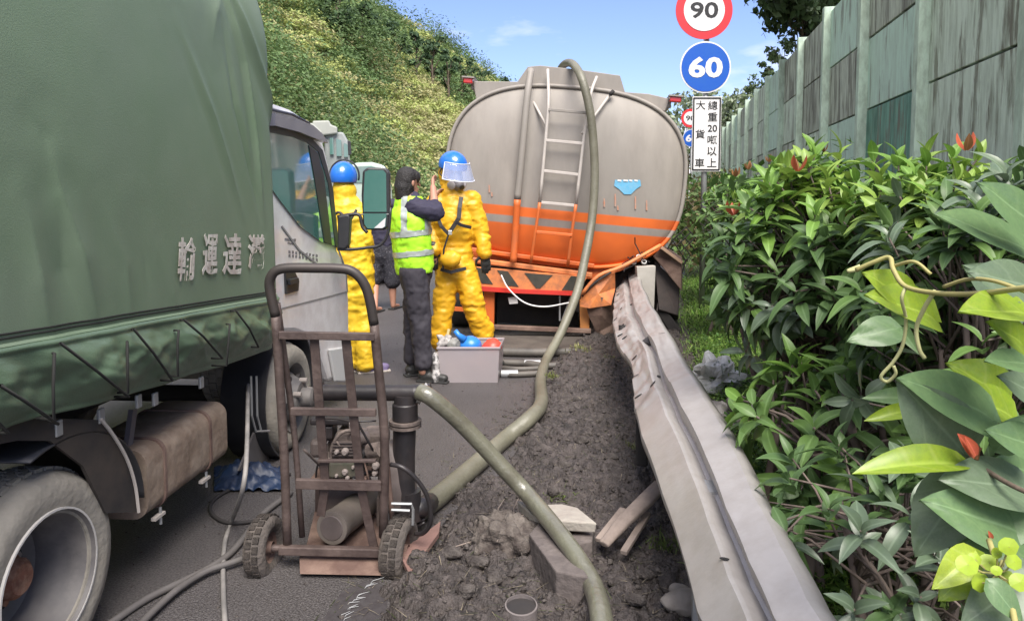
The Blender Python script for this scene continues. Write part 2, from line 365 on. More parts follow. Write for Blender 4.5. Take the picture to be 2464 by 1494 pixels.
m_bark = mat('bark', (.12, .09, .065), .9, (.05, .04, .03), 8, .7, bump=.6, stretch=(1, 1, .2))
def small_tree(base, h, spread, label, nl=700, lf=.3, cols=((.04, .075, .02), (.06, .1, .03)), group=None, seed=1, name='tree', clumps=9, crown_lo=.45):
    r = np.random.RandomState(seed); base = Vector(base); t = thing(name, label, 'tree', base, group); b = MB()
    lean = Vector((r.randn()*.05, r.randn()*.05, 1)); b.tube([base-UP*.3, base+lean*h*.35, base+lean*h*.7], [h*.028, h*.02, h*.012], 7)
    cl = []
    for k in range(clumps):
        a = r.rand()*6.28; q = base+lean*(h*(crown_lo+(1-crown_lo)*((k+.5)/clumps)))+Vector((math.cos(a), math.sin(a), 0))*spread*(.25+.6*r.rand())*(1.1-.5*k/clumps)
        cl.append(q); b.tube([base+lean*h*(.3+.35*k/clumps), (base+lean*h*(.45+.4*k/clumps)+q)/2, q], [h*.011, h*.007, h*.003], 5)
    b.build('trunk', m_bark, t, smooth=True)
    C_ = np.array([tuple(q) for q in cl])
    def cfn(r_, n):
        i = r_.randint(0, len(C_), n); d = r_.randn(n, 3); d /= np.linalg.norm(d, axis=1)[:, None]
        return C_[i]+d*np.array([1, 1, .6])*spread*.36*(.3+.7*r_.rand(n, 1)), d
    v, f, c = leaf_cloud(nl, cfn, lf*.6, lf*1.3, cols, seed, .3)
    o = npmesh('crown', v-np.array(base), f, m_leafmass, colors=c); o.parent = t; return t
ridge = [(905, 95, 60, 4.5), (955, 95, 66, 4), (1000, 112, 66, 3.2), (1040, 132, 70, 4.2), (1080, 150, 76, 3.4), (1112, 182, 84, 5), (1150, 196, 92, 4.5), (870, 70, 56, 4.5), (820, 40, 52, 5.5), (1222, 212, 95, 3.6)]
rl = ['second tree up the ridge, wide dark crown', 'ridge tree with a rounded dark crown', 'thin open tree on the ridge against the sky', 'wispy ridge tree with leaning crown at mid slope', 'low dark tree on the falling ridge line', 'tall dark tree low on the ridge, left of the tank lamp',
      'lowest dark tree of the ridge beside the tank top', 'large dark tree high on the ridge', 'topmost tree of the ridge, cut by the picture edge', 'lone small tree standing clear in the sky beside the tank manhole box']
for i, (x, y, d, h) in enumerate(ridge):
    p = V(x, y, d); z = float(hill_z(np.array([p.x]), np.array([p.y]))[0]); hh = max(h, min(p.z+h*.4-z, h*2.2)); p.z = p.z+h*.4-hh
    small_tree(p, hh, h*.42, rl[i], 620, .42, group='trees on the ridge', seed=40+i, cols=((.05, .09, .045), (.07, .12, .05)))
# ================================================================== noise barrier wall
WX = 3.2; Y0 = 7.29; SP = 2.8
m_post = mat('wall_post', (.56, .70, .57), .8, (.36, .44, .34), 3, .7, bump=.2, col3=(.13, .14, .1), scale3=14, amt3=.35, stretch=(1, 1, .35))
streak = dict(stretch=(1, 1.5, .22), detail=12)
m_pan = [mat('wall_panel_pale', (.62, .72, .60), .85, (.16, .15, .11), 3.4, .95, bump=.3, col3=(.36, .42, .33), scale3=9, amt3=.7, lo=.5, hi=.58, **streak),
         mat('wall_panel_grey', (.52, .57, .47), .85, (.12, .11, .09), 3.0, .95, bump=.3, col3=(.3, .32, .26), scale3=11, amt3=.7, lo=.46, hi=.56, **streak),
         mat('wall_panel_teal', (.18, .38, .29), .7, (.2, .15, .12), 3.4, .95, bump=.2, col3=(.06, .13, .10), scale3=6, amt3=.8, lo=.5, hi=.58, **streak),
         mat('wall_panel_mint', (.54, .72, .6), .85, (.2, .2, .16), 3.0, .9, bump=.3, col3=(.4, .5, .42), scale3=12, amt3=.6, lo=.53, hi=.6, **streak)]
rowz = [-.55, .63, 1.77, 2.91, 4.04, 5.18]
wl = thing('noise_wall', 'tall green-stained concrete panel noise wall with ribbed posts along the verge', 'wall', (WX, Y0, 0)); npost = 27
r = np.random.RandomState(5)
for k in range(-2, npost):
    y = Y0+k*SP; top = 5.25
    b = MB(); b.box((WX-.02, y, (top-.6)/2), (.2, .17, top+.6)); b.box((WX+.1, y, (top-.6)/2), (.05, .24, top+.6)); b.build('post', m_post, wl, bevel=.012)
    for j in range(5):
        tz = {(1, 2): 2, (2, 2): 3, (0, 3): 0, (3, 3): 1, (0, 2): 0}.get((k, j)); mi = tz if tz is not None else int(r.choice([0, 0, 1, 1, 3]))
        b = MB(); x = WX+.02+.012*(r.rand()-.5); b.box((x+.03, y+SP/2, (rowz[j]+rowz[j+1])/2), (.07, SP-.15, rowz[j+1]-rowz[j]-.028)); o = b.build('panel', m_pan[mi], wl, bevel=.008)
b = MB(); b.box((WX+.12, Y0+SP*12, 2.4), (.02, SP*29, 5.4)); b.build('backing', mat('wall_back', (.03, .03, .028), .95), wl)
# trees and sprigs beyond the wall
def leafy(name, label, cat, centre, spread, nl, lf, cols, seed, group=None, trunk_to=None, clumps=14, flat=.75):
    """open leafy mass with a branching stem"""
    r = np.random.RandomState(seed); c0 = Vector(centre); base = Vector(trunk_to) if trunk_to else c0-UP*spread[2]*1.2
    t = thing(name, label, cat, base, group); b = MB(); cl = []
    b.tube([base, base.lerp(c0, .5)+Vector((r.randn()*.1, 0, 0)), c0], [.03*max(spread)+.01, .02*max(spread)+.008, .01*max(spread)+.004], 7)
    for k in range(clumps):
        d = r.randn(3); d /= np.linalg.norm(d); q = c0+Vector(d*np.array(spread)*(.45+.5*r.rand())); cl.append(tuple(q))
        b.tube([base.lerp(c0, .5+.5*r.rand()), (c0+q)/2, q], [.012*max(spread), .008*max(spread), .003*max(spread)], 5)
    b.build('trunk', m_bark, t, smooth=True); C_ = np.array(cl)
    def cfn(r_, n):
        i = r_.randint(0, len(C_), n); d = r_.randn(n, 3); d /= np.linalg.norm(d, axis=1)[:, None]
        return C_[i]+d*np.array(spread)*.42*(.3+.7*r_.rand(n, 1)), d
    v, f, c = leaf_cloud(nl, cfn, lf*.6, lf*1.3, cols, seed, .1)
    o = npmesh('crown', v-np.array(base), f, m_leafmass, colors=c); o.parent = t; return t
dk = ((.03, .055, .02), (.045, .075, .03), (.06, .09, .04))
c = V(1925, -30, 19); leafy('tree', 'dark broadleaf tree hanging over the top of the noise wall', 'tree', c, (1.25, 1.4, 1.3), 2600, .26, dk, 3, trunk_to=(c.x+.7, c.y+.5, .2), clumps=26)
c = V(1975, -90, 21); leafy('tree', 'tall dark tree behind the noise wall, cut off by the picture top', 'tree', c, (1.5, 1.5, 1.5), 2000, .26, dk, 4, trunk_to=(c.x+1, c.y+.5, .2), clumps=20)
for i, (x, y, d, s) in enumerate(((1876, 118, 22, .55), (1850, 165, 25, .4), (1822, 208, 30, .6))):
    c = V(x, y, d); leafy('shrub', ['bushy sprig poking over the wall under the dark tree', 'small sprig on the wall top, middle of three', 'pale sprig over the wall beside the blue sign'][i], 'shrub', c, (s, s, s*.8), 260, .16, ((.06, .1, .04), (.1, .14, .06)), 60+i, 'sprigs showing over the noise wall', (c.x+.5, c.y, 2), 7)
for i, (x, y, d, s) in enumerate(((1690, 262, 46, 1.5), (1790, 258, 40, 1.7), (1755, 285, 44, 1.5), (1655, 300, 42, 2.2), (1640, 360, 38, 2.4), (1715, 300, 52, 2.0), (1780, 330, 48, 1.8))):
    c = V(x, y, d); leafy('tree', ['far pale tree behind the white plate of the sign', 'far pale-leaved tree left of the wall end', 'far pale tree in front of the wall end sprigs', 'far pale tree just right of the tank shoulder', 'far green tree low behind the small red sign', 'far pale tree showing above the sign plate corner', 'far pale tree lowest against the shrinking wall'][i], 'tree', c, (s, s, s*.8), 900, .3, ((.2, .25, .15), (.13, .18, .08), (.3, .34, .24)), 80+i, 'trees far down the road', (c.x, c.y, 0), 16)
# ================================================================== road signs
m_galv = mat('galvanised', (.42, .43, .43), .5, (.28, .28, .28), 12, .5, metal=.6)
m_white = mat('sign_white', (.74, .73, .72), .5, (.55, .54, .52), 6, .4); m_red = mat('sign_red', (.62, .03, .04), .45, (.45, .03, .04), 5, .4)
m_blue = mat('sign_blue', (.01, .09, .46), .4, (.02, .12, .4), 5, .4); m_black = mat('print_black', (.02, .02, .02), .5)
def disc(name, c, r, th, m, par, n=48): return MB().lathe([(r, 0), (r, th)], c, -FWD, n).build(name, m, par, auto=30)
FWD = FW.copy()
def road_sign(cx, y90, y60, d, r90, r60, label, plate=None):
    base = V(cx, 400, d); base.z = 0; t = thing('road_sign', label, 'road sign', base, 'speed limit signs')
    topz = V(cx, y90, d).z+r90
    MB().tube([base+FWD*.05, Vector((base.x, base.y, topz))+FWD*.05], .035, 12).build('pole', m_galv, t, smooth=True)
    c = V(cx-3, y90, d); o = disc('red_disc', c, r90, .012, m_red, t)
    disc('white_face', c-FWD*.013, r90*.72, .004, m_white, o); text_on('numeral', '90', c-FWD*.020, RT, UP, r90*.98, r90*.56, m_black, o, .001, .02)
    c = V(cx, y60, d); o = disc('blue_disc', c, r60*1.06, .012, m_white, t)
    disc('blue_face', c-FWD*.013, r60, .004, m_blue, o); text_on('numeral', '60', c-FWD*.020, RT, UP, r60*1.42, r60*.86, m_white, o, .001, .035)
    if plate:
        x0, y0, x1, y1 = plate; c = (V(x0, y0, d)+V(x1, y1, d))/2; w_ = (x1-x0)/FPX*d; h_ = (V(x0, y0, d)-V(x0, y1, d)).z
        b = MB(); R = Matrix((RT, FWD, UP)).transposed(); b.box(c, (w_+.03, .012, h_+.04), R); o = b.build('plate', m_white, t)
        for a, e in (((0, 1), (w_, .012)), ((0, -1), (w_, .012)), ((1, 0), (.012, h_)), ((-1, 0), (.012, h_))):
            MB().box(c-FWD*.008+RT*(a[0]*w_/2)+UP*(a[1]*h_/2), (e[0]+.006, .006, e[1]+.006), R).build('border', m_black, o)
        cols = (('總重20噸以上', .22, ('總', '重', '20', '噸', '以', '上')), ('', -.24, ('大', '貨', '車')))
        for _, ox, chs in cols:
            for i, ch in enumerate(chs):
                fy = .5-(i+.5)/len(chs) if len(chs) == 6 else (.42, 0, -.42)[i]
                text_on('character', ch, c-FWD*.008+RT*(ox*w_)+UP*(fy*h_*.96), RT, UP, w_*.36, h_*(.125 if ch != '20' else .1), m_black, o, .001, .01 if ch != '20' else .02)
    return t
road_sign(1697, 26, 163, 9.0, 67/FPX*9, 57/FPX*9, 'road sign with red 90 disc, blue 60 disc and white plate beside the tanker', (1668, 237, 1731, 409))
d = 26; road_sign(1664, 285, 333, d, 22/FPX*d, 20/FPX*d, 'small far road sign with red and blue discs behind the nearer white plate')
# ================================================================== tanker
TD = 7.7; th = math.radians(4.5); TY = math.radians(-5.5)     # heading right of the view direction, roll
Tf = (FW*math.cos(math.radians(5)) + RT*math.sin(math.radians(5))).normalized()      # forwards (away from us)
_r0 = Tf.cross(UP).normalized()
roll = math.radians(5.2)
Tr = (_r0*math.cos(roll) - UP*math.sin(roll)).normalized(); Tu = Tr.cross(Tf).normalized()
TC = V(1357, 426, TD)
def TT(r, u, f=0.0): return TC + Tr*r + Tu*u + Tf*f
def TPX(x, y, f=0.0):
    """point of the tanker's rear plane (moved f back) seen at a picture reading"""
    return PLN(x, y, TC+Tf*f, Tf)
m_tank = mat('tank_paint', (.315, .285, .25), .55, (.23, .215, .195), 1.1, .9, col3=(.2, .18, .16), scale3=6, amt3=.4, detail=12, stretch=(1, 1, .3), bump=.05, bscale=2, spec=.35)
m_orange = mat('orange_paint', (.72, .15, .025), .5, (.5, .11, .03), 3, .7, col3=(.3, .12, .06), scale3=9, amt3=.35)
m_orange2 = mat('orange_faded', (.76, .25, .07), .6, (.36, .13, .07), 5, .7, col3=(.12, .08, .06), scale3=14, amt3=.4)
m_dark = mat('dark_underside', (.018, .017, .018), .8, (.05, .04, .035), 5, .5)
m_redp = mat('red_paint', (.62, .03, .02), .5, (.35, .05, .04), 5, .6)
m_lamp = mat('red_lamp', (.5, .02, .02), .25, coat=.5); m_rust = mat('rust_brown', (.12, .075, .06), .85, (.09, .05, .04), 6, .9, col3=(.32, .22, .17), scale3=3, amt3=.6, bump=.4)
m_rubber = mat('tyre_rubber', (.035, .033, .032), .85, (.12, .11, .1), 7, .5, bump=.2)
def se(t, a, b_, n=2.75):
    c, s_ = math.cos(t), math.sin(t); return math.copysign(abs(c)**(2/n), c)*a, math.copysign(abs(s_)**(2/n), s_)*b_
TA, TB = 1.25, .93
tk = thing('tanker_truck', 'wrecked beige and orange tanker with a rear ladder, leaning into the guardrail', 'tanker truck', (TC.x, TC.y, 0))
# shell with dished rear end; paint bands follow the tank
b = MB(); n = 96; rings = []
prof = [(0.0, -.16), (.25, -.155), (.5, -.135), (.7, -.105), (.85, -.065), (.94, -.025), (.985, .0), (1.0, .05), (1.0, 6.2)]
vs = []
for s_, f in prof:
    for k in range(n):
        x, y = se(2*PI*k/n, TA*max(s_, .001), TB*max(s_, .001)); vs.append(TT(x, y, f))
fs = [(i*n+k, i*n+(k+1) % n, (i+1)*n+(k+1) % n, (i+1)*n+k) for i in range(len(prof)-1) for k in range(n)]
b.add(vs, fs); shell = b.build('tank_shell', m_tank, tk, smooth=True)
# paint by height on the tank itself
m_tank2 = m_tank.copy(); m_tank2.name = 'tank_paint_banded'; t = m_tank2.node_tree; bs = t.nodes['Principled BSDF']
src = bs.inputs['Base Color'].links[0].from_socket; g = N(t, 'ShaderNodeNewGeometry')
def dotu(): 
    vm = N(t, 'ShaderNodeVectorMath', operation='SUBTRACT'); vm.inputs[1].default_value = tuple(TC); t.links.new(g.outputs['Position'], vm.inputs[0])
    v2 = N(t, 'ShaderNodeVectorMath', operation='DOT_PRODUCT'); v2.inputs[1].default_value = tuple(Tu); t.links.new(vm.outputs[0], v2.inputs[0]); return v2.outputs['Value']
hgt = dotu()
def step(a, up=True):
    m_ = N(t, 'ShaderNodeMapRange'); m_.inputs['From Min'].default_value = a-.006; m_.inputs['From Max'].default_value = a+.006
    m_.inputs['To Min'].default_value = 0 if up else 1; m_.inputs['To Max'].default_value = 1 if up else 0; t.links.new(hgt, m_.inputs['Value']); return m_.outputs[0]
def TU(x, y): return (TPX(x, y)-TC).dot(Tu)
u1, u2, u3 = TU(1400, 511), TU(1400, 534), TU(1400, 552)
def math2(op, a_, b_):
    q = N(t, 'ShaderNodeMath', operation=op)
    for i, v in enumerate((a_, b_)):
        if isinstance(v, (int, float)): q.inputs[i].default_value = v
        else: t.links.new(v, q.inputs[i])
    return q.outputs[0]
band = math2('MAXIMUM', math2('MULTIPLY', step(u2), step(u1, False)), step(u3, False))
nzz = N(t, 'ShaderNodeTexNoise'); nzz.inputs['Scale'].default_value = 3; crr = N(t, 'ShaderNodeMapRange'); crr.inputs['From Min'].default_value = .35; crr.inputs['From Max'].default_value = .7
t.links.new(g.outputs['Position'], nzz.inputs['Vector']); t.links.new(nzz.outputs['Fac'], crr.inputs[0])
om = N(t, 'ShaderNodeMix', data_type='RGBA'); om.inputs['A'].default_value = (.74, .16, .03, 1); om.inputs['B'].default_value = (.55, .12, .03, 1); t.links.new(crr.outputs[0], om.inputs['Factor'])
fm = N(t, 'ShaderNodeMix', data_type='RGBA'); t.links.new(src, fm.inputs['A']); t.links.new(om.outputs['Result'], fm.inputs['B']); t.links.new(band, fm.inputs['Factor']); t.links.new(fm.outputs['Result'], bs.inputs['Base Color'])
shell.data.materials[0] = m_tank2
# raised weld rim round the end
pts = [TT(*se(2*PI*k/72, TA*1.005, TB*1.005), -.005) for k in range(73)]
MB().tube(pts, .022, 8, cap=False).build('rim', m_tank2, tk, smooth=True)
pts = [TT(*se(2*PI*k/72, TA*1.01, TB*1.01), .16) for k in range(73)]
MB().tube(pts, .014, 6, cap=False).build('rear_band', m_dark, tk, smooth=True)
# top trough plates
def outline_top(off, cut):
    return [TPX(x, y, off) for x, y in cut]
topc = [(1138, 196), (1245, 197), (1270, 161), (1300, 158), (1392, 168), (1492, 182), (1504, 222), (1560, 226), (1612, 238), (1600, 268), (1500, 246), (1357, 232), (1230, 240), (1150, 262)]
MB().prism(outline_top(.02, topc), Tf*.03).build('top_plate', m_tank, tk, bevel=.006)
MB().prism([TPX(x, y, .05) for x, y in ((1270, 161), (1300, 158), (1492, 182), (1504, 222), (1490, 240), (1250, 226), (1245, 197))], Tf*3.2).build('manhole_trough', m_tank, tk, bevel=.01)
for s_, (x, y) in ((-1, (1138, 196)), (1, (1612, 240))):
    p = TPX(x, y+4, .05); MB().bar(p, p+Tf*5.8, .03, .12, Tu).build('side_rail', m_tank, tk)
for (x0, y0, x1, y1) in ((1116, 190, 1138, 201), (1612, 234, 1638, 247)):
    c = (TPX(x0, y0, -.02)+TPX(x1, y1, -.02))/2; wv = (x1-x0)/FPX*TD; R = Matrix((Tr, Tf, Tu)).transposed()
    MB().box(c, (wv, .07, .055), R).build('marker_lamp', m_lamp, tk, bevel=.01); MB().box(c+Tu*.035, (wv+.03, .1, .015), R).build('lamp_bracket', m_tank, tk)
# standing pipe on the left of the ladder
def P2(x, y, f=-.2): return TPX(x, y, f)
MB().tube([P2(1278, 168, -.08), P2(1268, 240), P2(1253, 400, -.24), P2(1245, 480, -.24)], .036, 12, smooth=6).build('drain_pipe', m_tank, tk, smooth=True)
MB().tube([P2(1245, 480, -.24), P2(1240, 560), P2(1235, 632, -.2)], .036, 12, smooth=6).build('drain_pipe', m_orange, tk, smooth=True)
# ladder
m_lad = mat('ladder_pale', (.5, .46, .42), .55, (.34, .31, .28), 9, .6)
la = {}
for nm, top, bot, mid in (('l', (1318, 172), (1278, 632), (1298, 470)), ('r', (1428, 190), (1362, 640), (1388, 480))):
    if nm == 'l': a = [P2(1318, 168, -.05), P2(1320, 236, -.22), P2(1316, 300, -.25), P2(1299, 487, -.27)]; c = [P2(1299, 487, -.27), P2(1288, 560, -.25), P2(1277, 634, -.2)]
    else: a = [P2(1436, 186, -.05), P2(1422, 225, -.22), P2(1408, 310, -.25), P2(1386, 492, -.27)]; c = [P2(1386, 492, -.27), P2(1376, 560, -.25), P2(1366, 640, -.2)]
    MB().tube(a, .017, 8, smooth=4).build('ladder_rail', m_lad, tk, smooth=True); MB().tube(c, .017, 8, smooth=4).build('ladder_rail', m_orange, tk, smooth=True)
for xa, ya, xb, yb, mm in ((1320, 264, 1414, 272, m_tank), (1313, 338, 1404, 346, m_lad), (1306, 411, 1395, 421, m_lad), (1299, 487, 1386, 495, m_lad), (1291, 558, 1377, 566, m_orange)):
    MB().bar(P2(xa, ya, -.26), P2(xb, yb, -.26), .022, .03, Tu).build('ladder_rung', mm, tk, bevel=.004)
MB().tube([P2(1277, 234, -.02), P2(1315, 304, -.25)], .014, 8).build('ladder_brace', m_lad, tk, smooth=True)
MB().tube([P2(1472, 222, -.06), P2(1400, 322, -.25)], .014, 8).build('ladder_brace', m_lad, tk, smooth=True)
MB().tube([P2(1476, 219, -.085), P2(1468, 229, -.095)], .02, 8).build('brace_end', m_dark, tk, smooth=True)
# sticker and worn orange characters
c = TPX(1508, 446, -.185)
def on_end(p):   # push a point of the rear plane onto the dished end
    q = p-TC; r_, u_ = q.dot(Tr), q.dot(Tu); s_ = max(abs(r_)/TA, 1e-3)**2.75+max(abs(u_)/TB, 1e-3)**2.75; s_ = s_**(1/2.75)
    f = np.interp(s_, [p_[0] for p_ in prof[:8]], [p_[1] for p_ in prof[:8]]); return TT(r_, u_, f-.006-.0*f)
m_stick = mat('sticker_blue', (.08, .36, .58), .5, (.3, .45, .55), 25, .6)
poly = [(-30, -12), (30, -12), (32, 2), (20, 10), (8, 22), (-8, 22), (-20, 10), (-32, 2)]
MB().add([on_end(TPX(1508+x, 446+y)) for x, y in poly], [tuple(range(8))]).build('sticker', m_stick, tk, solid=.002)
for i, (x, w_) in enumerate(((1484, 9), (1498, 11), (1512, 7), (1524, 8))):
    MB().add([on_end(TPX(xx, yy))-Tf*.004 for xx, yy in ((x, 433), (x+w_, 434), (x+w_, 438), (x, 437))], [(0, 1, 2, 3)]).build('sticker_mark', m_white, tk)
m_faint = mat('orange_worn', (.5, .2, .11), .7, (.33, .30, .265), 40, .9)
for x, y, h in ((1452, 488, 20), (1478, 482, 30), (1484, 500, 12), (1526, 488, 30), (1553, 494, 24), (1180, 455, 18), (1186, 468, 10)):
    MB().add([on_end(TPX(xx, yy))-Tf*.003 for xx, yy in ((x-1, y-h/2), (x+2, y-h/2), (x+3, y+h/2), (x-1, y+h/2))], [(0, 1, 2, 3)]).build('worn_mark', m_faint, tk)
# saddle and beams under the tank
def strip(name, top, bot, f, dep, m, **k):
    pl = [TPX(x, y, f) for x, y in top]+[TPX(x, y, f) for x, y in reversed(bot)]; return MB().prism(pl, Tf*dep).build(name, m, tk, **k)
strip('saddle', [(1120, 585), (1200, 606), (1290, 630), (1400, 640), (1500, 618), (1590, 575)], [(1120, 636), (1200, 652), (1290, 664), (1380, 672), (1430, 672), (1500, 650), (1590, 592)], .02, .5, m_orange, bevel=.01)
MB().bar(TPX(1130, 600, -.06), TPX(1430, 640, -.06), .05, .045, Tu).build('cross_beam', m_orange, tk, bevel=.008)
MB().bar(TPX(1130, 624, -.10), TPX(1425, 662, -.10), .06, .05, Tu).build('cross_beam', m_orange2, tk, bevel=.008)
MB().bar(TPX(1130, 636, -.02), TPX(1400, 668, -.02), .08, .03, Tu).build('gap_shade', m_dark, tk)  # dark bar standing in for the shade below the cross beams
# chevron board
strip('bumper_board', [(1120, 640), (1400, 665), (1412, 668)], [(1120, 690), (1395, 704), (1392, 704)], -.16, .05, m_orange2, bevel=.005)
for pl in (((1196, 650), (1222, 653), (1248, 690), (1222, 688)), ((1262, 657), (1330, 662), (1300, 694), (1290, 694)), ((1374, 664), (1400, 667), (1388, 700), (1352, 698)), ((1132, 642), (1160, 646), (1186, 684), (1160, 682))):
    MB().prism([TPX(x, y, -.166) for x, y in pl], Tf*.005).build('chevron', mat('chevron_black', (.025, .028, .022), .7, (.1, .08, .06), 8, .5), tk)
strip('red_strip', [(1118, 686), (1250, 696), (1396, 702)], [(1118, 698), (1250, 706), (1396, 712)], -.18, .03, m_redp)
for x0, x1, y0, y1, mm in ((1164, 1190, 700, 800, m_orange), (1394, 1420, 722, 794, mat('leg_ochre', (.62, .25, .06), .6, (.35, .15, .06), 5, .6))):
    strip('bumper_leg', [(x0, y0), (x1, y0)], [(x0+2, y1), (x1-2, y1)], -.1, .06, mm, bevel=.008)
MB().bar(TPX(1178, 786, -.12), TPX(1422, 796, -.12), .07, .045, Tu).build('low_bar', m_rust, tk, bevel=.006)
MB().bar(TPX(1080, 742, -.05), TPX(1180, 748, -.05), .05, .04, Tu).build('low_bar', m_orange, tk)
strip('plate_light', [(1222, 716), (1244, 714)], [(1226, 732), (1246, 730)], -.1, .02, m_white)
# undercarriage, axle, wheels
MB().box(TT(0, -1.25, 2.6), (1.0, 5, .35), Matrix((Tr, Tf, Tu)).transposed()).build('chassis', m_dark, tk)
MB().cyl(TT(-1.1, -1.42, .75), TT(1.1, -1.42, .75), .09).build('axle', m_dark, tk)
MB().ell(TT(0, -1.42, .7), (.26, .26, .26)).build('differential', m_dark, tk, smooth=True)
for s_ in (-1, 1):
    for o_ in (0, .3):
        c = TT(s_*(1.05-o_), -1.42, .75); c.z = .48
        MB().lathe([(.3, -.12), (.46, -.12), (.49, -.08), (.49, .08), (.46, .12), (.3, .12)], c, Tr, 32, closed=True).build('wheel', m_rubber, tk, auto=40)
strip('mudflap', [(1196, 706), (1390, 712)], [(1196, 776), (1392, 786)], .35, .03, m_dark)
for x in (1345, 1372): strip('hanger', [(x, 712), (x+4, 712)], [(x-(x > 1350)*22, 772), (x+4-(x > 1350)*22, 772)], -.05, .02, m_galv)
# crumpled right rear corner
def crumple(name, pts, f, m, jit=.03, seed=1, th=.012):
    r = np.random.RandomState(seed); b = MB(); P_ = [TPX(x, y, ff)+Vector(r.randn(3)*jit) for x, y, ff in pts]; c = sum(P_, Vector())/len(P_)+Tf*(-.06)
    b.add(P_+[c], [(i, (i+1) % len(P_), len(P_)) for i in range(len(P_))]); return b.build(name, m, tk, solid=th)
crumple('torn_panel', [(1400, 700, -.2), (1425, 672, -.2), (1478, 650, -.15), (1482, 700, -.1), (1470, 735, -.2), (1420, 745, -.25), (1398, 735, -.2)], 0, m_orange2, .012, 2)
crumple('torn_panel', [(1405, 735, -.2), (1450, 722, -.25), (1485, 730, -.1), (1480, 790, 0), (1440, 800, -.1), (1420, 770, -.2)], 0, m_rust, .02, 5)
crumple('torn_panel', [(1430, 775, -.1), (1490, 770, 0), (1480, 850, 0), (1450, 858, -.1), (1432, 820, -.1)], 0, m_rust, .02, 6)
MB().tube([TPX(1400, 708, -.24), TPX(1440, 664, -.24), TPX(1500, 640, -.2), TPX(1590, 590, -.1)], .02, 8, smooth=4).build('bent_edge', m_orange2, tk, smooth=True)
MB().tube([TPX(1400, 712, -.22), TPX(1432, 680, -.26), TPX(1470, 655, -.24)], .012, 8, smooth=4).build('bent_wire', m_dark, tk, smooth=True)
# crushed tool box, right of the rail end
def hexa(name, a, b_, m, parent=tk, **k):
    """a: near quad, b_: far quad"""
    return MB().add(list(a)+list(b_), [(0, 1, 2, 3), (7, 6, 5, 4), (0, 4, 5, 1), (1, 5, 6, 2), (2, 6, 7, 3), (3, 7, 4, 0)]).build(name, m, parent, **k)
hexa('crushed_box', [TPX(1572, 618, -.05), TPX(1592, 595, -.1), TPX(1640, 628, 0), TPX(1640, 700, 0)], [TPX(1560, 600, .7), TPX(1590, 585, .7), TPX(1642, 620, .8), TPX(1642, 690, .8)], m_rust, bevel=.01)
hexa('crushed_box', [TPX(1574, 625, .05), TPX(1636, 690, .08), TPX(1632, 760, .1), TPX(1585, 745, .05)], [TPX(1574, 625, .8), TPX(1636, 690, .8), TPX(1632, 770, .8), TPX(1585, 765, .8)], mat('dark_metal', (.06, .052, .05), .8, (.13, .1, .09), 5, .6, bump=.3), bevel=.01)  # lower part of the crushed box, in a darker metal colour
hexa('crushed_step', [TPX(1580, 750, .1), TPX(1600, 742, .1), TPX(1642, 798, .1), TPX(1634, 834, .1)], [TPX(1585, 740, .6), TPX(1605, 738, .6), TPX(1642, 790, .6), TPX(1640, 820, .6)], m_dark, bevel=.01)
MB().bar(TPX(1592, 596, -.12), TPX(1640, 632, -.02), .03, .03, Tu).build('box_lip', mat('raw_wood', (.38, .25, .17), .8, (.2, .14, .1), 6, .6), tk)
r = np.random.RandomState(8); b = MB()
for k in range(26):
    p = TPX(1505+r.rand()*60, 606+r.rand()*34, -.1+.3*r.rand()); q = p+Vector(r.randn(3))*.09; b.tube([p, (p+q)/2+Vector(r.randn(3))*.03, q], .005+.005*r.rand(), 5)
b.build('torn_wiring', m_dark, tk)
for k in range(3):
    p = TPX(1525+k*12, 632-(k % 2)*12, -.12); MB().lathe([(.02, 0), (.028, 0), (.028, .02), (.02, .02)], p, -Tf+Tu, 14, closed=True).build('pipe_clip', m_galv, tk)
# pale thin line hanging on the bumper, grey rope behind left of lamp
MB().tube([TPX(1206, 662, -.2), TPX(1224, 695, -.24), TPX(1262, 728, -.26), TPX(1310, 738, -.26), TPX(1372, 728, -.26)], .008, 6, smooth=6).build('thin_line', m_white, tk, smooth=True)
for k in range(5):    # bolts along the saddle
    p = TPX(1218+k*44, 652+k*3.6, -.02); MB().cyl(p, p-Tf*.03, .012, n=8).build('bolt', m_dark, tk)
# ================================================================== covered lorry, nose away from us
TRa = math.radians(3.9)
Hd = (FW*math.cos(TRa)+RT*math.sin(TRa)).normalized(); Hr = Hd.cross(UP).normalized()
WR = .325
O_ = V(120, 1435, 2.2); _k = .34/(275/FPX*2.2); O_ = CAMP+(V(120, 1435, 2.2)-CAMP)*(_k); O_.z = 0
def LT(u, w_, z): return O_+Hd*u+Hr*w_+UP*z
def LP(x, y, w_=0.0):
    p = PLN(x, y, O_+Hr*w_, Hr); q = p-O_; return q.dot(Hd), q.z
def LW(x, y, w_=0.0, dw=0.0):
    u, z = LP(x, y, w_); return LT(u, w_+dw, z)
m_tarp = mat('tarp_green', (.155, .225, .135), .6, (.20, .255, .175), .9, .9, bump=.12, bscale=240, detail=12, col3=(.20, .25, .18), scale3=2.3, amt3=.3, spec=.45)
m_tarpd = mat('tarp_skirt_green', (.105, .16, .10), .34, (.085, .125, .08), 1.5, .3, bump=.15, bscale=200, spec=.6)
m_rope = mat('rope_dark', (.02, .02, .018), .9); m_cabw = mat('cab_white', (.86, .84, .82), .35, (.55, .5, .48), 2.5, .6, coat=.3, col3=(.4, .34, .3), scale3=11, amt3=.2)
m_glass = mat('cab_glass', (.07, .2, .165), .06, (.14, .2, .19), 2.2, .9, coat=.6, spec=.9); m_plastic = mat('black_plastic', (.022, .022, .025), .45, (.05, .05, .05), 9, .4)
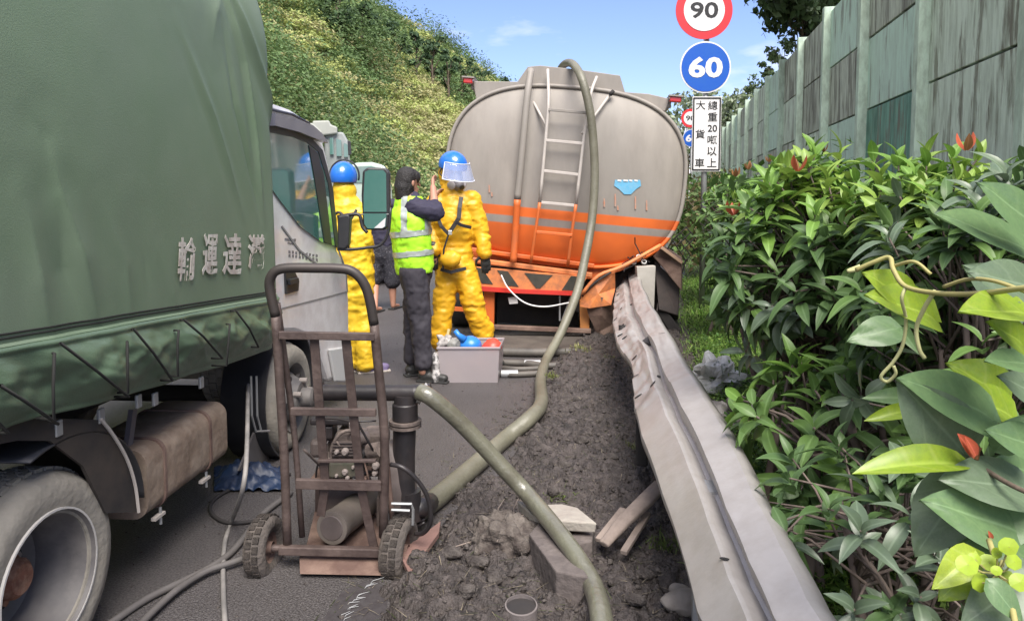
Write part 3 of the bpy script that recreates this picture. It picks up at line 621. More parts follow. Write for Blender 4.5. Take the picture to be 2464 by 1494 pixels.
lo = thing('covered_lorry', 'white-cabbed lorry with green tarpaulin body, nearest vehicle, seen along its flank', 'lorry', (O_.x, O_.y, 0))
TW = .055
# creases of the tarpaulin as polylines read from the picture: (points, width, depth)
_cre = [([(520, -220), (560, 0), (590, 150), (612, 340), (624, 470), (630, 530)], .03, .032), ([(500, -200), (570, -20), (610, 110), (650, 230), (700, 420)], .04, .035), ([(535, 60), (560, 260), (600, 430), (632, 560)], .028, -.022),
       ([(75, 330), (110, 470), (165, 620), (210, 760), (260, 830)], .05, .03), ([(100, 470), (130, 640), (190, 800)], .06, -.03), ([(370, 600), (410, 720), (440, 790)], .03, .014), ([(0, 240), (60, 320), (90, 430)], .06, -.018),
       ([(420, 60), (500, 280), (545, 420), (570, 500), (585, 545)], .03, .022), ([(20, 470), (60, 640), (110, 860)], .04, .02), ([(210, 480), (280, 640), (310, 820)], .03, .012), ([(300, 520), (330, 640), (350, 760)], .05, -.012), ([(560, -40), (520, 40), (505, 120)], .05, .02)]
crw = [([LP(x, y, TW) for x, y in P_], s_*.8, d_*.55) for P_, s_, d_ in _cre]
def seg_d(p, a, b_):
    ax, ay = a; bx, by = b_; dx, dy = bx-ax, by-ay; t_ = max(0, min(1, ((p[0]-ax)*dx+(p[1]-ay)*dy)/(dx*dx+dy*dy+1e-9))); return math.hypot(p[0]-ax-dx*t_, p[1]-ay-dy*t_)
UF, _z = LP(672, 500, TW); ZT = 2.62
def seam_z(u):
    us, zs = zip(*[LP(x, y, TW) for x, y in ((-200, 866), (0, 832), (300, 777), (650, 717))]); return float(np.interp(u, us, zs))
def tarp_w(u, z):
    w_ = TW+.008*fbm(u*.8, z*.7, 3, 2)+.0015*fbm(u*4, z*3, 5, 2)
    for P_, s_, d_ in crw:
        dd_ = min(seg_d((u, z), P_[i], P_[i+1]) for i in range(len(P_)-1)); e0 = math.hypot(u-P_[0][0], z-P_[0][1]); e1_ = math.hypot(u-P_[-1][0], z-P_[-1][1]); tp_ = min(1, e0/.35, e1_/.35); w_ += tp_*(d_*math.exp(-abs(dd_)/(s_*.8))*1.1 - d_*.35*math.exp(-((dd_-s_*2.2)/(s_*1.3))**2))
    # top rounds over, front corner turns in
    if z > 2.25: w_ -= .07*((z-2.25)/.37)**2
    e = max(0, u-(UF-.12))/.12; w_ -= .05*e*e
    w_ += .05*math.sin(PI*min(1, max(0, (z-.9)/1.6)))*math.sin(PI*min(1, max(0, (u+2.2)/(UF+2.2))))
    return w_
U0 = -2.4
def tarp_pt(a_, v_):
    u = U0+(UF-U0)*a_; z0 = seam_z(u); z = z0+(ZT-z0)*v_
    uf = u - (.03*max(0, (z-1.9)/.7)**2+.03*(z-1.2))*max(0, (a_-.55)/.45)
    return LT(uf, tarp_w(u, z), z)
b = MB(); b.grid(tarp_pt, 420, 130)
tp = b.build('tarpaulin', m_tarp, lo, smooth=True, recalc=False, solid=.006)
b = MB(); b.grid(lambda a_, v_: (lambda p: p-Hr*(1.9*a_)+UP*(.14*math.sin(PI*min(1, a_*1.02))))(tarp_pt(v_, 1.0)), 14, 60); b.build('tarpaulin_roof', m_tarp, lo, smooth=True, recalc=False)
b = MB(); b.grid(lambda a_, v_: (lambda p: p-Hr*(1.9*a_)+Hd*(.05*math.sin(PI*a_)**.5 if 0 < a_ < 1 else 0))(tarp_pt(1.0, v_)), 14, 60); b.build('tarpaulin_front', m_tarp, lo, smooth=True, recalc=False)
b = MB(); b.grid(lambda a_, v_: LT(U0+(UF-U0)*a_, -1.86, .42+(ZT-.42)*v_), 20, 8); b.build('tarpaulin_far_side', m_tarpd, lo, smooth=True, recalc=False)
# hem roll and stitched seams
for dz, rr in ((0.0, .009), (.022, .003), (.034, .003)):
    b = MB(); b.tube([(lambda u: LT(u, tarp_w(u, seam_z(u)+dz)+.004, seam_z(u)+dz))(U0+(UF-U0)*i/300) for i in range(301)], rr, 6)
    b.build('hem_seam', m_rope if rr < .005 else m_tarp, tp)
# lower skirt, sagging and laced
hem = [LP(x, y, TW+.03) for x, y in ((-260, 1130), (0, 1050), (60, 1022), (120, 1003), (210, 985), (330, 950), (420, 925), (480, 902), (560, 882), (650, 848), (670, 842))]
def hem_z(u): return float(np.interp(u, [h[0] for h in hem], [h[1] for h in hem]))
def skirt_pt(a_, v_):
    u = U0+(UF-U0)*a_; z1 = seam_z(u); z0 = hem_z(u); z = z1+(z0-z1)*v_
    bul = .03*math.sin(PI*min(1, v_*1.08))**.8 if v_ < .93 else .03*math.sin(PI*min(1, v_*1.08)); bul = max(0, bul)
    wr = .050*math.sin(v_*PI)*fbm(u*4.5+z*5, z*6, 7, 1)+.008*math.sin(v_*PI)*fbm(u*14+z*20, z*16, 4, 2)-.018*math.sin(v_*PI)*abs(fbm(u*4-z*7, z*5+u*3, 2, 2))+.016*math.sin(v_*PI)*math.sin((u*1.3+z)*17)*fbm(u*2.2, 3, 1, 2) - .03*v_**3
    if v_ < .1: bul += .012*(1-abs(v_-.05)/.05)
    return LT(u, tarp_w(u, z1)+.004+bul+wr, z)
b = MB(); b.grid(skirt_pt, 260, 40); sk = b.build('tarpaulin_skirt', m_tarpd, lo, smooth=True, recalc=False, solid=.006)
def skp(x, y):
    u, z = LP(x, y, TW+.06); a_ = (u-U0)/(UF-U0); v_ = (seam_z(u)-z)/max(.01, seam_z(u)-hem_z(u)); p = skirt_pt(min(max(a_, 0), 1), min(max(v_, 0), 1)); return p+Hr*.012
for P_ in ([(0, 927), (60, 965), (140, 1020)], [(146, 826), (230, 890), (310, 955)], [(322, 792), (370, 850), (415, 915)], [(443, 770), (490, 810), (535, 862)], [(568, 748), (600, 790), (622, 835)], [(-120, 900), (-60, 960), (20, 1042)],
           [(131, 850), (128, 930), (130, 1010)], [(306, 822), (307, 880), (308, 945)], [(430, 795), (427, 830), (428, 905)], [(553, 780), (550, 820), (545, 880)]):
    Q = [skp(*P_[0])]+[LW(x, y, TW+.075) for x, y in P_]+[skp(*P_[-1])]; MB().tube(Q, .0046, 6).build('lacing_rope', m_rope, lo, smooth=True); continue
    for i in range(len(P_)-1):
        for k in range(5): t_ = k/5; Q.append(skp(P_[i][0]*(1-t_)+P_[i+1][0]*t_, P_[i][1]*(1-t_)+P_[i+1][1]*t_))
    Q.append(skp(*P_[-1])); wq = [(q-O_).dot(Hr) for q in Q]; mxw = [max(wq[0]*(1-i/(len(Q)-1))+wq[-1]*i/(len(Q)-1), wq[i], max(wq)*.8*math.sin(PI*i/(len(Q)-1))) for i in range(len(Q))]; Q = [q+Hr*(m_-w__) for q, m_, w__ in zip(Q, mxw, wq)]; MB().tube(Q, .0048, 6).build('lacing_rope', m_rope, lo, smooth=True)
# lettering
m_let = mat('letter_white', (.68, .64, .56), .8, (.165, .23, .15), 34, .8, lo=.57, hi=.66, col3=(.22, .11, .09), scale3=14, amt3=.45)
for ch, (x0, y0, x1, y1) in zip('輸運達灣', ((424, 570, 468, 676), (486, 563, 524, 662), (539, 563, 585, 662), (601, 564, 642, 646))):
    vs, fs, w_, h_ = text_verts(ch, 1, .5, .018)
    ua, za = LP(x0, y0, TW+.03); ub, zb = LP(x1, y0, TW+.03); uc, zc = LP(x0, y1, TW+.03); ud, zd = LP(x1, y1, TW+.03); out = []
    for v in vs:
        s_ = v.x/w_+.5; q_ = .5-v.y/h_; s_ += .06*fbm(v.x*3+ord(ch), v.y*3, 1); q_ += .03*fbm(v.x*4, v.y*4+ord(ch), 6)
        u = (ua*(1-s_)+ub*s_)*(1-q_)+(uc*(1-s_)+ud*s_)*q_; z = (za*(1-s_)+zb*s_)*(1-q_)+(zc*(1-s_)+zd*s_)*q_
        a_ = (u-U0)/(UF-U0); z0 = seam_z(u); p = tarp_pt(a_, (z-z0)/(ZT-z0)); out.append(p+Hr*(.011+.0012*(1 if v.z > 0 else 0)))
    MB().add(out, fs).build('character', m_let, tp, recalc=False)
# ---- cab, behind the bed. Flank plane slightly inside the body
CW = -.02
def cpt(x, y, dw=0.0): u, z = LP(x, y, CW); return LT(u, CW+dw, z)
roof_l = [(600, 232), (655, 246), (700, 262), (735, 285), (752, 300)]
apil = [(780, 345), (797, 420), (806, 500), (812, 598)]
front = [(835, 640), (840, 720), (841, 830), (838, 915)]
body_o = [cpt(x, y) for x, y in roof_l+apil+front]+[cpt(792, 918), cpt(770, 850), cpt(748, 815), cpt(710, 800), cpt(600, 806)]
ins = [p-Hr*1.62 for p in body_o]
nb = len(body_o)
bd = MB().add(body_o+ins, [tuple(range(nb)), tuple(range(nb, 2*nb))[::-1]]+[(i, (i+1) % nb, nb+(i+1) % nb, nb+i) for i in range(nb)]).build('cab_body', m_cabw, lo, bevel=.03)
def side_poly(name, px, m, dw, th_, par=None, **k):
    return MB().prism([cpt(x, y, dw) for x, y in px], Hr*th_).build(name, m, par or lo, **k)
win = side_poly('side_window', [(640, 318), (700, 330), (735, 344), (762, 366), (785, 440), (795, 520), (803, 592), (770, 582), (720, 546), (670, 482), (640, 440)], m_glass, .004, .006)
side_poly('window_frame', [(640, 300), (700, 314), (742, 330), (772, 362), (797, 455), (812, 598), (803, 592), (795, 520), (785, 440), (762, 366), (735, 344), (700, 330), (640, 318)], m_plastic, .002, .012, win)
side_poly('visor', [(640, 272), (690, 284), (735, 303), (757, 322), (772, 345), (735, 332), (700, 318), (640, 303)], mat('visor_tint', (.16, .16, .2), .25, coat=.4), .012, .04)
side_poly('window_pillar', [(738, 350), (760, 368), (774, 420), (794, 590), (776, 583), (752, 430)], m_plastic, .011, .004, win)
b = MB(); b.tube([cpt(640, 262, .01), cpt(700, 276, .01), cpt(738, 296, .01), cpt(758, 318, .0)], .008, 6); b.build('rain_gutter', m_plastic, lo)
b = MB(); b.tube([cpt(640, 248, -.02), cpt(700, 266, -.02), cpt(742, 294, -.02)], .006, 6); b.build('roof_joint', m_plastic, lo)
# air deflector on the roof
pk = [cpt(636, 200, -.25), cpt(655, 212, -.25), cpt(668, 228, -.25), cpt(682, 248, -.25), cpt(600, 240, -.25)]
MB().prism(pk, -Hr*1.1).build('air_deflector', mat('deflector_white', (.62, .72, .62), .4), lo, bevel=.02)
side_poly('door_seam', [(675, 545), (678, 543), (720, 600), (770, 640), (768, 643), (717, 603)], mat('seam_grey', (.25, .24, .23), .7), .0015, .003)
side_poly('door_seam', [(815, 600), (833, 650), (836, 700), (834, 700), (831, 652), (812, 602)], mat('seam_grey', (.25, .24, .23), .7), .0015, .003)
side_poly('body_crease', [(672, 742), (836, 700), (836, 703), (672, 745)], mat('seam_grey', (.25, .24, .23), .7), .0015, .002)
hd_ = side_poly('door_handle', [(682, 655), (706, 655), (716, 675), (714, 700), (684, 708)], m_plastic, .001, .012, bevel=.004)
side_poly('handle_grip', [(684, 672), (706, 668), (708, 680), (686, 686)], m_plastic, .014, .02, hd_, bevel=.004)
m_ink = mat('ink_grey', (.14, .13, .13), .7)
r = np.random.RandomState(2)
for (x0, y0, n_, dx, h_, dy) in ((685, 574, 5, 5.5, 9, .6), (692, 584, 4, 5, 5, .6), (694, 604, 9, 8.2, 8, 1.2), (694, 613, 9, 8.2, 9, 1.2)):
    for k in range(n_):
        x = x0+k*dx; y = y0+k*dy
        for q in range(2):
            a_ = r.rand()*2; side_poly('print_mark', [(x+q*2.6, y-a_), (x+q*2.6+1.6, y-a_), (x+q*2.6+1.6, y+h_*.8*r.rand()+2), (x+q*2.6, y+h_*.7)], m_ink, .0008, .0015)
# windscreen edge, front pieces
side_poly('bumper', [(786, 840), (841, 832), (839, 918), (800, 918)], mat('bumper_white', (.6, .6, .58), .5), .002, .02, bevel=.01)
# front wheel arch
uF, zF = LP(714, 1003, 0)
b = MB(); b.lathe([(WR+.05, -.25), (WR+.062, -.25), (WR+.062, .0), (WR+.05, .0)], LT(uF, -.03, WR+.03), Hr, 40, closed=True); b.build('wheel_arch', m_plastic, lo, auto=40)
def lorry_wheel(u, w_, r_, tw, name='wheel', front=False, dual=False, m_side=None):
    c = LT(u, w_, r_); t_ = thing(name, '', '', (c.x, c.y, c.z)); del t_['label']; del t_['category']; t_.parent = lo; t_.location = Vector(c)-Vector(lo['_o'])
    pr = [(r_*.60, -tw*.02), (r_*.66, .004), (r_*.8, .014), (r_*.92, .006), (r_*.975, -.02), (r_, -.045), (r_, -tw+.045), (r_*.95, -tw+.01), (r_*.8, -tw), (r_*.6, -tw)]
    o = MB().lathe(pr, c, Hr, 56, closed=True).build('tyre', m_side or m_tyres, t_, auto=50)
    b = MB()    # tread blocks
    for k in range(44):
        for q in range(4):
            a_ = 2*PI*(k+.5*(q % 2))/44; rad = Hd*math.cos(a_)+UP*math.sin(a_); tg = -Hd*math.sin(a_)+UP*math.cos(a_)
            R = Matrix((tg, Hr, rad)).transposed(); b.box(c-Hr*(.05+(q+.5)*(tw-.1)/4)+rad*(r_+.003), (r_*2*PI/44*.74, (tw-.1)/4*.82, .014), R)
    b.build('tread', m_tyres, o)
    if dual:
        pr = [(r_*.64, .012), (r_*.62, -.004), (r_*.575, -.02), (r_*.56, -.07), (r_*.52, -.085), (r_*.51, -.17), (r_*.36, -.2), (r_*.28, -.19), (.02, -.185), (.0001, -.185)]
    else:
        pr = [(r_*.64, .01), (r_*.6, -.004), (r_*.55, -.03), (r_*.52, -.05), (r_*.42, -.01), (r_*.30, .055), (r_*.22, .06), (.02, .06), (.0001, .06)]
    ri = MB().lathe(pr, c, Hr, 48, cap0=False).build('rim', m_rim, t_, auto=40)
    if dual:
        MB().lathe([(r_*.64, .014), (r_*.66, .014), (r_*.66, .005), (r_*.64, .005)], c, Hr, 48, closed=True).build('rim_edge', mat('rim_edge', (.5, .48, .45), .5), t_, auto=40)
        h = MB().lathe([(.085, -.195), (.08, -.15), (.065, -.14), (.06, -.10), (.045, -.085), (.0001, -.083)], c, Hr, 20).build('hub', m_rusthub, t_, auto=40)
        for k in range(6):
            a_ = 2*PI*k/6+.3; q = c+(Hd*math.cos(a_)+UP*math.sin(a_))*.07; MB().cyl(q-Hr*.17, q-Hr*.13, .012, n=8).build('wheel_nut', m_rusthub, h)
        for k in range(6):
            a_ = 2*PI*k/6; q = c+(Hd*math.cos(a_)+UP*math.sin(a_))*(r_*.4); MB().cyl(q-Hr*.21, q-Hr*.19, .026, n=14).build('hand_hole', m_dark, ri)
    else:
        h = MB().lathe([(.06, .05), (.055, .12), (.03, .135), (.0001, .135)], c, Hr, 20).build('hub', m_rim, t_, auto=40)
        for k in range(5):
            a_ = 2*PI*k/5+.2; q = c+(Hd*math.cos(a_)+UP*math.sin(a_))*.1; MB().cyl(q+Hr*.04, q+Hr*.085, .016, n=8).build('wheel_nut', mat('nut_pale', (.26, .23, .21), .6), h)
        for k in range(5):
            a_ = 2*PI*k/5+.8; q = c+(Hd*math.cos(a_)+UP*math.sin(a_))*(r_*.42); MB().cyl(q-Hr*.01, q+Hr*.012, .022, n=14).build('hand_hole', m_dark, ri)
    return t_
m_tyres = mat('tyre_dusty', (.31, .285, .24), .9, (.09, .085, .075), 7, .6, bump=.25, bscale=40, col3=(.28, .25, .2), scale3=3, amt3=.5)
m_rim = mat('rim_grey', (.13, .122, .118), .6, (.05, .045, .045), 4, .7, col3=(.22, .2, .18), scale3=8, amt3=.4); m_rusthub = mat('hub_rust', (.3, .12, .07), .9, (.1, .05, .035), 18, .8, col3=(.45, .3, .2), scale3=30, amt3=.5)
lorry_wheel(0, 0, WR, .2, dual=True); lorry_wheel(0, -.26, WR, .2, dual=False); lorry_wheel(0, -1.45, WR, .2); 
lorry_wheel(uF, -.02, WR*.97, .19, front=True); lorry_wheel(uF, -1.4, WR*.97, .19)
# chassis, underside, bed floor
MB().bar(LT(U0, -.55, .66), LT(UF+.3, -.55, .66), .07, .2).build('chassis_rail', m_dark, lo); MB().bar(LT(U0, -1.1, .66), LT(UF+.3, -1.1, .66), .07, .2).build('chassis_rail', m_dark, lo)
b = MB(); c = (LT(U0, -.02, 0)+LT(UF-.02, -1.75, 0))/2; c.z = .92; b.box(c, (1.72, UF-U0-.05, .06), Matrix((Hr, Hd, UP)).transposed()); b.build('bed_floor', m_dark, lo)
MB().cyl(LT(0, -.1, WR), LT(0, -1.45, WR), .06).build('axle', m_dark, lo); MB().ell(LT(0, -.8, WR), (.15, .15, .16)).build('differential', m_dark, lo, smooth=True)
MB().cyl(LT(uF, -.1, WR), LT(uF, -1.4, WR), .05).build('axle', m_dark, lo)
for u in np.linspace(-.6, UF-.1, 9):
    MB().bar(LT(u, -.02, .84), LT(u, -1.7, .84), .05, .09).build('cross_member', m_dark, lo)
# tarp hooks peeping out below the hem
for x, y in ((243, 1000), (333, 965), (373, 960), (484, 920), (140, 1030)):
    p = LW(x, y, .02); MB().box(p, (.012, .03, .05), Matrix((Hr, Hd, UP)).transposed()).build('tie_hook', m_galv, lo, bevel=.003)
# rear mudguard
b = MB(); c0 = LT(0, 0, WR)
rad = [(a_, WR+.09+.03*math.sin(a_*2)) for a_ in np.linspace(math.radians(100), math.radians(8), 24)]
vs = []
for a_, rr in rad:
    q = c0+Hd*math.cos(a_)*rr*1.15+UP*math.sin(a_)*rr; vs += [q+Hr*.02, q-Hr*.42]
b.add(vs, [(2*i, 2*i+2, 2*i+3, 2*i+1) for i in range(23)]); b.build('mudguard', m_plastic, lo, solid=.006, smooth=True)
e = [LW(x, y, .03) for x, y in ((243, 1008), (275, 1050), (306, 1105), (325, 1165), (334, 1232))]
MB().tube(e, .006, 6, smooth=5).build('mudguard_edge', mat('edge_pale', (.42, .38, .34), .7), lo)
side = [LW(x, y, .02) for x, y in ((243, 1010), (275, 1052), (304, 1108), (322, 1165), (332, 1232), (255, 1234), (200, 1120), (120, 1060), (40, 1060), (-60, 1080), (-60, 1000))]
MB().prism(side, -Hr*.012).build('mudguard_flap', mat('flap_dirty', (.022, .02, .02), .8, (.1, .075, .055), 4, .6), lo)
MB().bar(LW(320, 985, -.1), LW(300, 1130, -.1), .03, .02, Hr).build('mudguard_stay', mat('stay_grey', (.14, .12, .12), .8), lo)
# fuel tank with straps
m_ftank = mat('fuel_tank_dirty', (.28, .205, .15), .8, (.12, .085, .06), 4, .95, col3=(.38, .31, .24), scale3=9, amt3=.5, bump=.4, bscale=18, detail=12)
qa, qb = LP(350, 1060, .0), LP(545, 985, .0); qc, qd = LP(345, 1238, .0), LP(545, 1122, .0)
ua, ub = qa[0], qb[0]; zt, zb_ = qa[1], qc[1]
zt = (qa[1]+qb[1])/2+.0; zb_ = (qc[1]+qd[1])/2
def rrect(u, w0, w1, z0, z1, rr, n_=6):
    out = []
    for cx, cz, a0 in ((w1-rr, z1-rr, 0), (w0+rr, z1-rr, 90), (w0+rr, z0+rr, 180), (w1-rr, z0+rr, 270)):
        for k in range(n_+1):
            a_ = math.radians(a0+90*k/n_); out.append(LT(u, cx+rr*math.cos(a_), cz+rr*math.sin(a_)))
    return out
MB().prism(rrect(ua, -.34, .0, zb_, zt, .06), Hd*(ub-ua)).build('fuel_tank', m_ftank, lo, auto=35)
for x in (393, 505):
    u = LP(x, 1100, 0)[0]; pr = rrect(u, -.345, .006, zb_-.006, zt+.006, .06); MB().prism(pr, Hd*.016).build('tank_strap', m_rust, lo)
    q = LT(u, -.02, zb_-.03); MB().cyl(q+UP*.03, q-UP*.04, .006, n=8).build('strap_bolt', m_galv, lo); MB().bar(q-Hd*.05+Hr*.0, q+Hd*.02, .02, .012).build('strap_bracket', mat('edge_pale', (.42, .38, .34), .7), lo)
# spare wheel slung under the bed, step frame and mud flap
u, z = LP(590, 985, -.3); cc = LT(u, -.36, .53)
st_ = MB().lathe([(.17, -.075), (.25, -.085), (.27, -.055), (.27, .055), (.25, .085), (.17, .075)], cc, Hr, 40, closed=True).build('spare_tyre', m_tyres, lo, auto=40)
b = MB()
for k in range(34):
    for q in range(3):
        a_ = 2*PI*(k+.5*(q % 2))/34; rd = Hd*math.cos(a_)+UP*math.sin(a_); tg = -Hd*math.sin(a_)+UP*math.cos(a_); b.box(cc+rd*.272+Hr*(q-1)*.042, (.038, .034, .012), Matrix((tg, Hr, rd)).transposed())
b.build('tread', m_tyres, st_)
for x in (604, 617): MB().tube([LW(x, 905, -.02), LW(x+2, 1000, -.02), LW(x+12, 1038, -.02), LW(648, 1036, -.02)], .006, 6).build('step_frame', m_galv, lo)
MB().prism([LW(x, y, -.1) for x, y in ((612, 1040), (648, 1040), (650, 1128), (575, 1132))], -Hr*.01).build('mud_flap', mat('flap_grey', (.13, .12, .12), .8, (.07, .06, .055), 4, .6), lo)
# mirror arm with big and small mirror
ar = LT(LP(838, 520, 0)[0], .0, 0)
dm = 4.9
def MP(x, y, d_=dm): return V(x, y, d_)
m_mir = mat('mirror_glass', (.25, .37, .33), .04, (.2, .32, .28), 3, .5, metal=.9); m_mirg = mat('mirror_green', (.05, .15, .13), .1, (.1, .2, .17), 2, .8, coat=.6, spec=.9)
mo = MB().prism([MP(x, y) for x, y in ((872, 412), (884, 403), (928, 404), (937, 415), (938, 500), (934, 545), (926, 554), (882, 554), (873, 540), (869, 470))], FW*.06).build('mirror', m_plastic, lo, bevel=.012)
MB().prism([MP(x, y, dm-.006) for x, y in ((878, 414), (888, 409), (922, 410), (929, 418), (930, 510), (875, 510), (875, 470))], FW*.005).build('mirror_glass', m_mirg, mo)
MB().prism([MP(x, y, dm-.006) for x, y in ((875, 514), (930, 514), (928, 545), (922, 550), (884, 550), (877, 540))], FW*.005).build('mirror_glass', m_mirg, mo)
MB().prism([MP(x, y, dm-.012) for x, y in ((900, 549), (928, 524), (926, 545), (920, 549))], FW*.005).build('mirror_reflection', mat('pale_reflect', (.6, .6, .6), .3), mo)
m2 = MB().prism([MP(x, y, dm-.02) for x, y in ((812, 520), (838, 516), (842, 524), (838, 590), (830, 600), (812, 598))], FW*.08).build('small_mirror', m_plastic, lo, bevel=.01)
MB().tube([MP(812, 522), MP(850, 516), MP(866, 520), MP(872, 545), MP(884, 560)], .012, 8, smooth=4).build('mirror_arm', m_plastic, lo, smooth=True)
MB().tube([MP(812, 600), MP(850, 600), MP(884, 596), MP(915, 590), MP(934, 560), MP(940, 500)], .010, 8, smooth=4).build('mirror_arm', m_plastic, lo, smooth=True)
MB().tube([MP(868, 516), MP(900, 517), MP(938, 516)], .005, 6).build('mirror_arm', m_galv, lo, smooth=True)
# ================================================================== vehicles farther down the road
def far_vehicle(x0, x1, ytop, ybot, d, length, label, name, cat, body, glass_rows, mb):
    a_, c_ = V(x0, ytop, d), V(x1, ytop, d); base = (a_+c_)/2; base.z = 0; t_ = thing(name, label, cat, base, 'vehicles stopped farther on'); w_ = (c_-a_).dot(RT); top = a_.z
    Y_ = Vector((0, 1, 0)); R = Matrix(((1, 0, 0), (0, 1, 0), (0, 0, 1))); return t_, base, w_, top
# grey military-looking truck cab
d_ = 15.; t_ = thing('truck', 'far grey truck with boxy cab and black mirror, showing over the lorry', 'truck', (V(800, 400, d_).x, V(800, 400, d_).y, 0), 'vehicles stopped farther on')
m_gr = mat('cab_grey', (.3, .32, .31), .6, (.2, .22, .21), 3, .6); m_gr2 = mat('box_grey', (.36, .37, .33), .6, (.26, .27, .24), 3, .6)
def FP(x, y, dd=0.0): return V(x, y, d_+dd)
def fprism(name, px, dep, m, dd=0.0, par=None, **k):
    ax_ = FP(sum(x for x, y in px)/len(px), 400)-CAMP; ax_.z = 0; ax_.normalize(); return MB().prism([FP(x, y, dd) for x, y in px], ax_*dep).build(name, m, par or t_, **k)
fprism('cab_side', [(780, 318), (826, 318), (838, 340), (842, 385), (842, 560), (780, 560)], 2.2, m_gr, .3, bevel=.04)
fprism('roof_box', [(752, 291), (792, 290), (796, 300), (812, 306), (812, 322), (752, 330)], 1.8, m_gr2, .2, bevel=.03)
fprism('cargo_body', [(690, 300), (752, 296), (775, 318), (782, 560), (690, 560)], 3, m_gr2, -.2, bevel=.03)
fprism('window', [(793, 332), (802, 332), (803, 372), (794, 372)], .05, m_glass, .24); fprism('window', [(809, 334), (821, 338), (822, 376), (810, 376)], .05, m_glass, .24); fprism('window', [(827, 344), (836, 348), (838, 378), (828, 378)], .05, m_glass, .24)
fprism('mirror', [(836, 338), (844, 340), (846, 372), (838, 374)], .08, m_plastic, -.1, bevel=.01)
for k in range(2): MB().lathe([(.25, -.12), (.5, -.12), (.5, .12), (.25, .12)], FP(815, 600, 1+k*1.2)*1.0+Vector((0, 0, .5-FP(815, 600, 1+k*1.2).z)), (1, 0, 0), 28, closed=True).build('wheel', m_rubber, t_, auto=40)
d_ = 12.; t_ = thing('van', 'far pale green van roof behind the blue helmet', 'van', (V(885, 400, d_).x, V(885, 400, d_).y, 0), 'vehicles stopped farther on')
FWv = (FP(885, 400)-CAMP); FWv.z = 0; FWv.normalize()
m_van = mat('van_green', (.42, .5, .43), .35, (.35, .42, .37), 3, .5, coat=.4)
fprism('van_body', [(840, 404), (850, 392), (895, 390), (925, 398), (938, 418), (944, 470), (946, 560), (944, 612), (842, 612)], 3.6, m_van, 0, bevel=.08)
fprism('rear_window', [(852, 402), (893, 400), (918, 408), (926, 440), (852, 440)], .02, m_glass, -.015)
for x in (862, 928): 
    q = FP(x, 500, .8); q.z = .32; MB().lathe([(.18, -.1), (.32, -.1), (.32, .1), (.18, .1)], q, (1, 0, 0), 28, closed=True).build('wheel', m_rubber, t_, auto=40)
# ================================================================== guardrail
gl = [(1.1, 1905), (1.4, 1782), (1.7, 1690), (2, 1650), (2.4, 1598), (3, 1545), (3.5, 1526), (4, 1528), (4.5, 1508), (5, 1483), (6, 1474), (7, 1478), (7.7, 1484), (8.2, 1500)]
gr = [(1.1, 2190), (1.46, 2000), (1.7, 1925), (2, 1850), (2.4, 1792), (3, 1716), (3.5, 1672), (4, 1634), (4.5, 1612), (5, 1592), (6, 1562), (7, 1545), (7.7, 1536), (8.2, 1528)]
def gx(tb, d): return float(np.interp(d, [q[0] for q in tb], [q[1] for q in tb]))
def atd(x, z, d): p = CAMP+FW*d+RT*((x-CXP)/FPX*d); p.z = z; return p
m_rail = mat('rail_zinc', (.43, .41, .395), .42, (.33, .31, .29), 2.2, .7, metal=.3, col3=(.28, .25, .22), scale3=16, amt3=.3, bump=.04, bscale=60, detail=12, spec=.5)
prof_w = [(0, -.035), (.025, -.005), (.06, .012), (.43, .034), (.46, .026), (.525, -.024), (.575, -.026), (.62, .018), (.655, .034), (.93, .016), (.965, .004), (1, -.035)]
def rail_pt(d, s_):
    z0 = .48+max(0, d-7)*.05; z1 = .66+max(0, d-7)*.06
    wob = (.012*math.sin(d*3.1) if d > 3.4 else 0)+(.018*math.sin(d*6.3) if d > 3.5 else 0)
    a_ = atd(gx(gl, d)+0, z0+wob, d); c_ = atd(gx(gr, d), z1+wob*.4, d); nrm = (c_-a_).cross(FW).normalized()
    if nrm.z < 0: nrm = -nrm
    h = float(np.interp(s_, [q[0] for q in prof_w], [q[1] for q in prof_w]))
    cr = 0
    if d > 3.3: cr = .016*fbm(d*2.2, s_*3.5, 2, 3)*min(1, (d-3.3))+(.02*fbm(d*6, s_*2, 9, 2) if s_ < .5 else 0)
    ht = h*(1 if d < 4.6 else .75)
    return a_.lerp(c_, s_)+nrm*(ht+cr+(.003 if d > 3.2 else .0012)*fbm(d*3, s_*4, 6, 2))
rl = thing('guardrail', 'bent galvanised w-beam guardrail running from the picture bottom into the tanker', 'guardrail', (rail_pt(3, .5).x, rail_pt(3, .5).y, 0))
ss = sorted(set([q[0] for q in prof_w]+list(np.linspace(0, 1, 40)))); ds = np.concatenate([np.linspace(1.1, 3.3, 60), np.linspace(3.33, 8.2, 150)])
b = MB(); nu, nv = len(ss), len(ds)
b.add([rail_pt(float(d), s_) for d in ds for s_ in ss], [(j*nu+i, j*nu+i+1, (j+1)*nu+i+1, (j+1)*nu+i) for j in range(nv-1) for i in range(nu-1)])
b.build('beam', m_rail, rl, solid=.004, recalc=False, auto=35)
m_hole = mat('slot_dark', (.012, .012, .012), .9)
def slot(d, s_, w_, l_, ang=0.0, nm='bolt_slot', m=None):
    c_ = rail_pt(d, s_); e1 = (rail_pt(d, s_+.02)-c_).normalized(); e2 = (rail_pt(d+.03, s_)-c_).normalized(); n_ = e1.cross(e2).normalized()
    if n_.z < 0: n_ = -n_
    a_ = math.radians(ang); f1 = e1*math.cos(a_)+e2*math.sin(a_); f2 = e2*math.cos(a_)-e1*math.sin(a_); pts = []
    for k in range(12): t_ = 2*PI*k/12; pts.append(c_+n_*.006+f1*math.cos(t_)*l_/2+f2*math.sin(t_)*w_/2)
    MB().add(pts, [tuple(range(12))]).build(nm, m or m_hole, rl, solid=.0015)
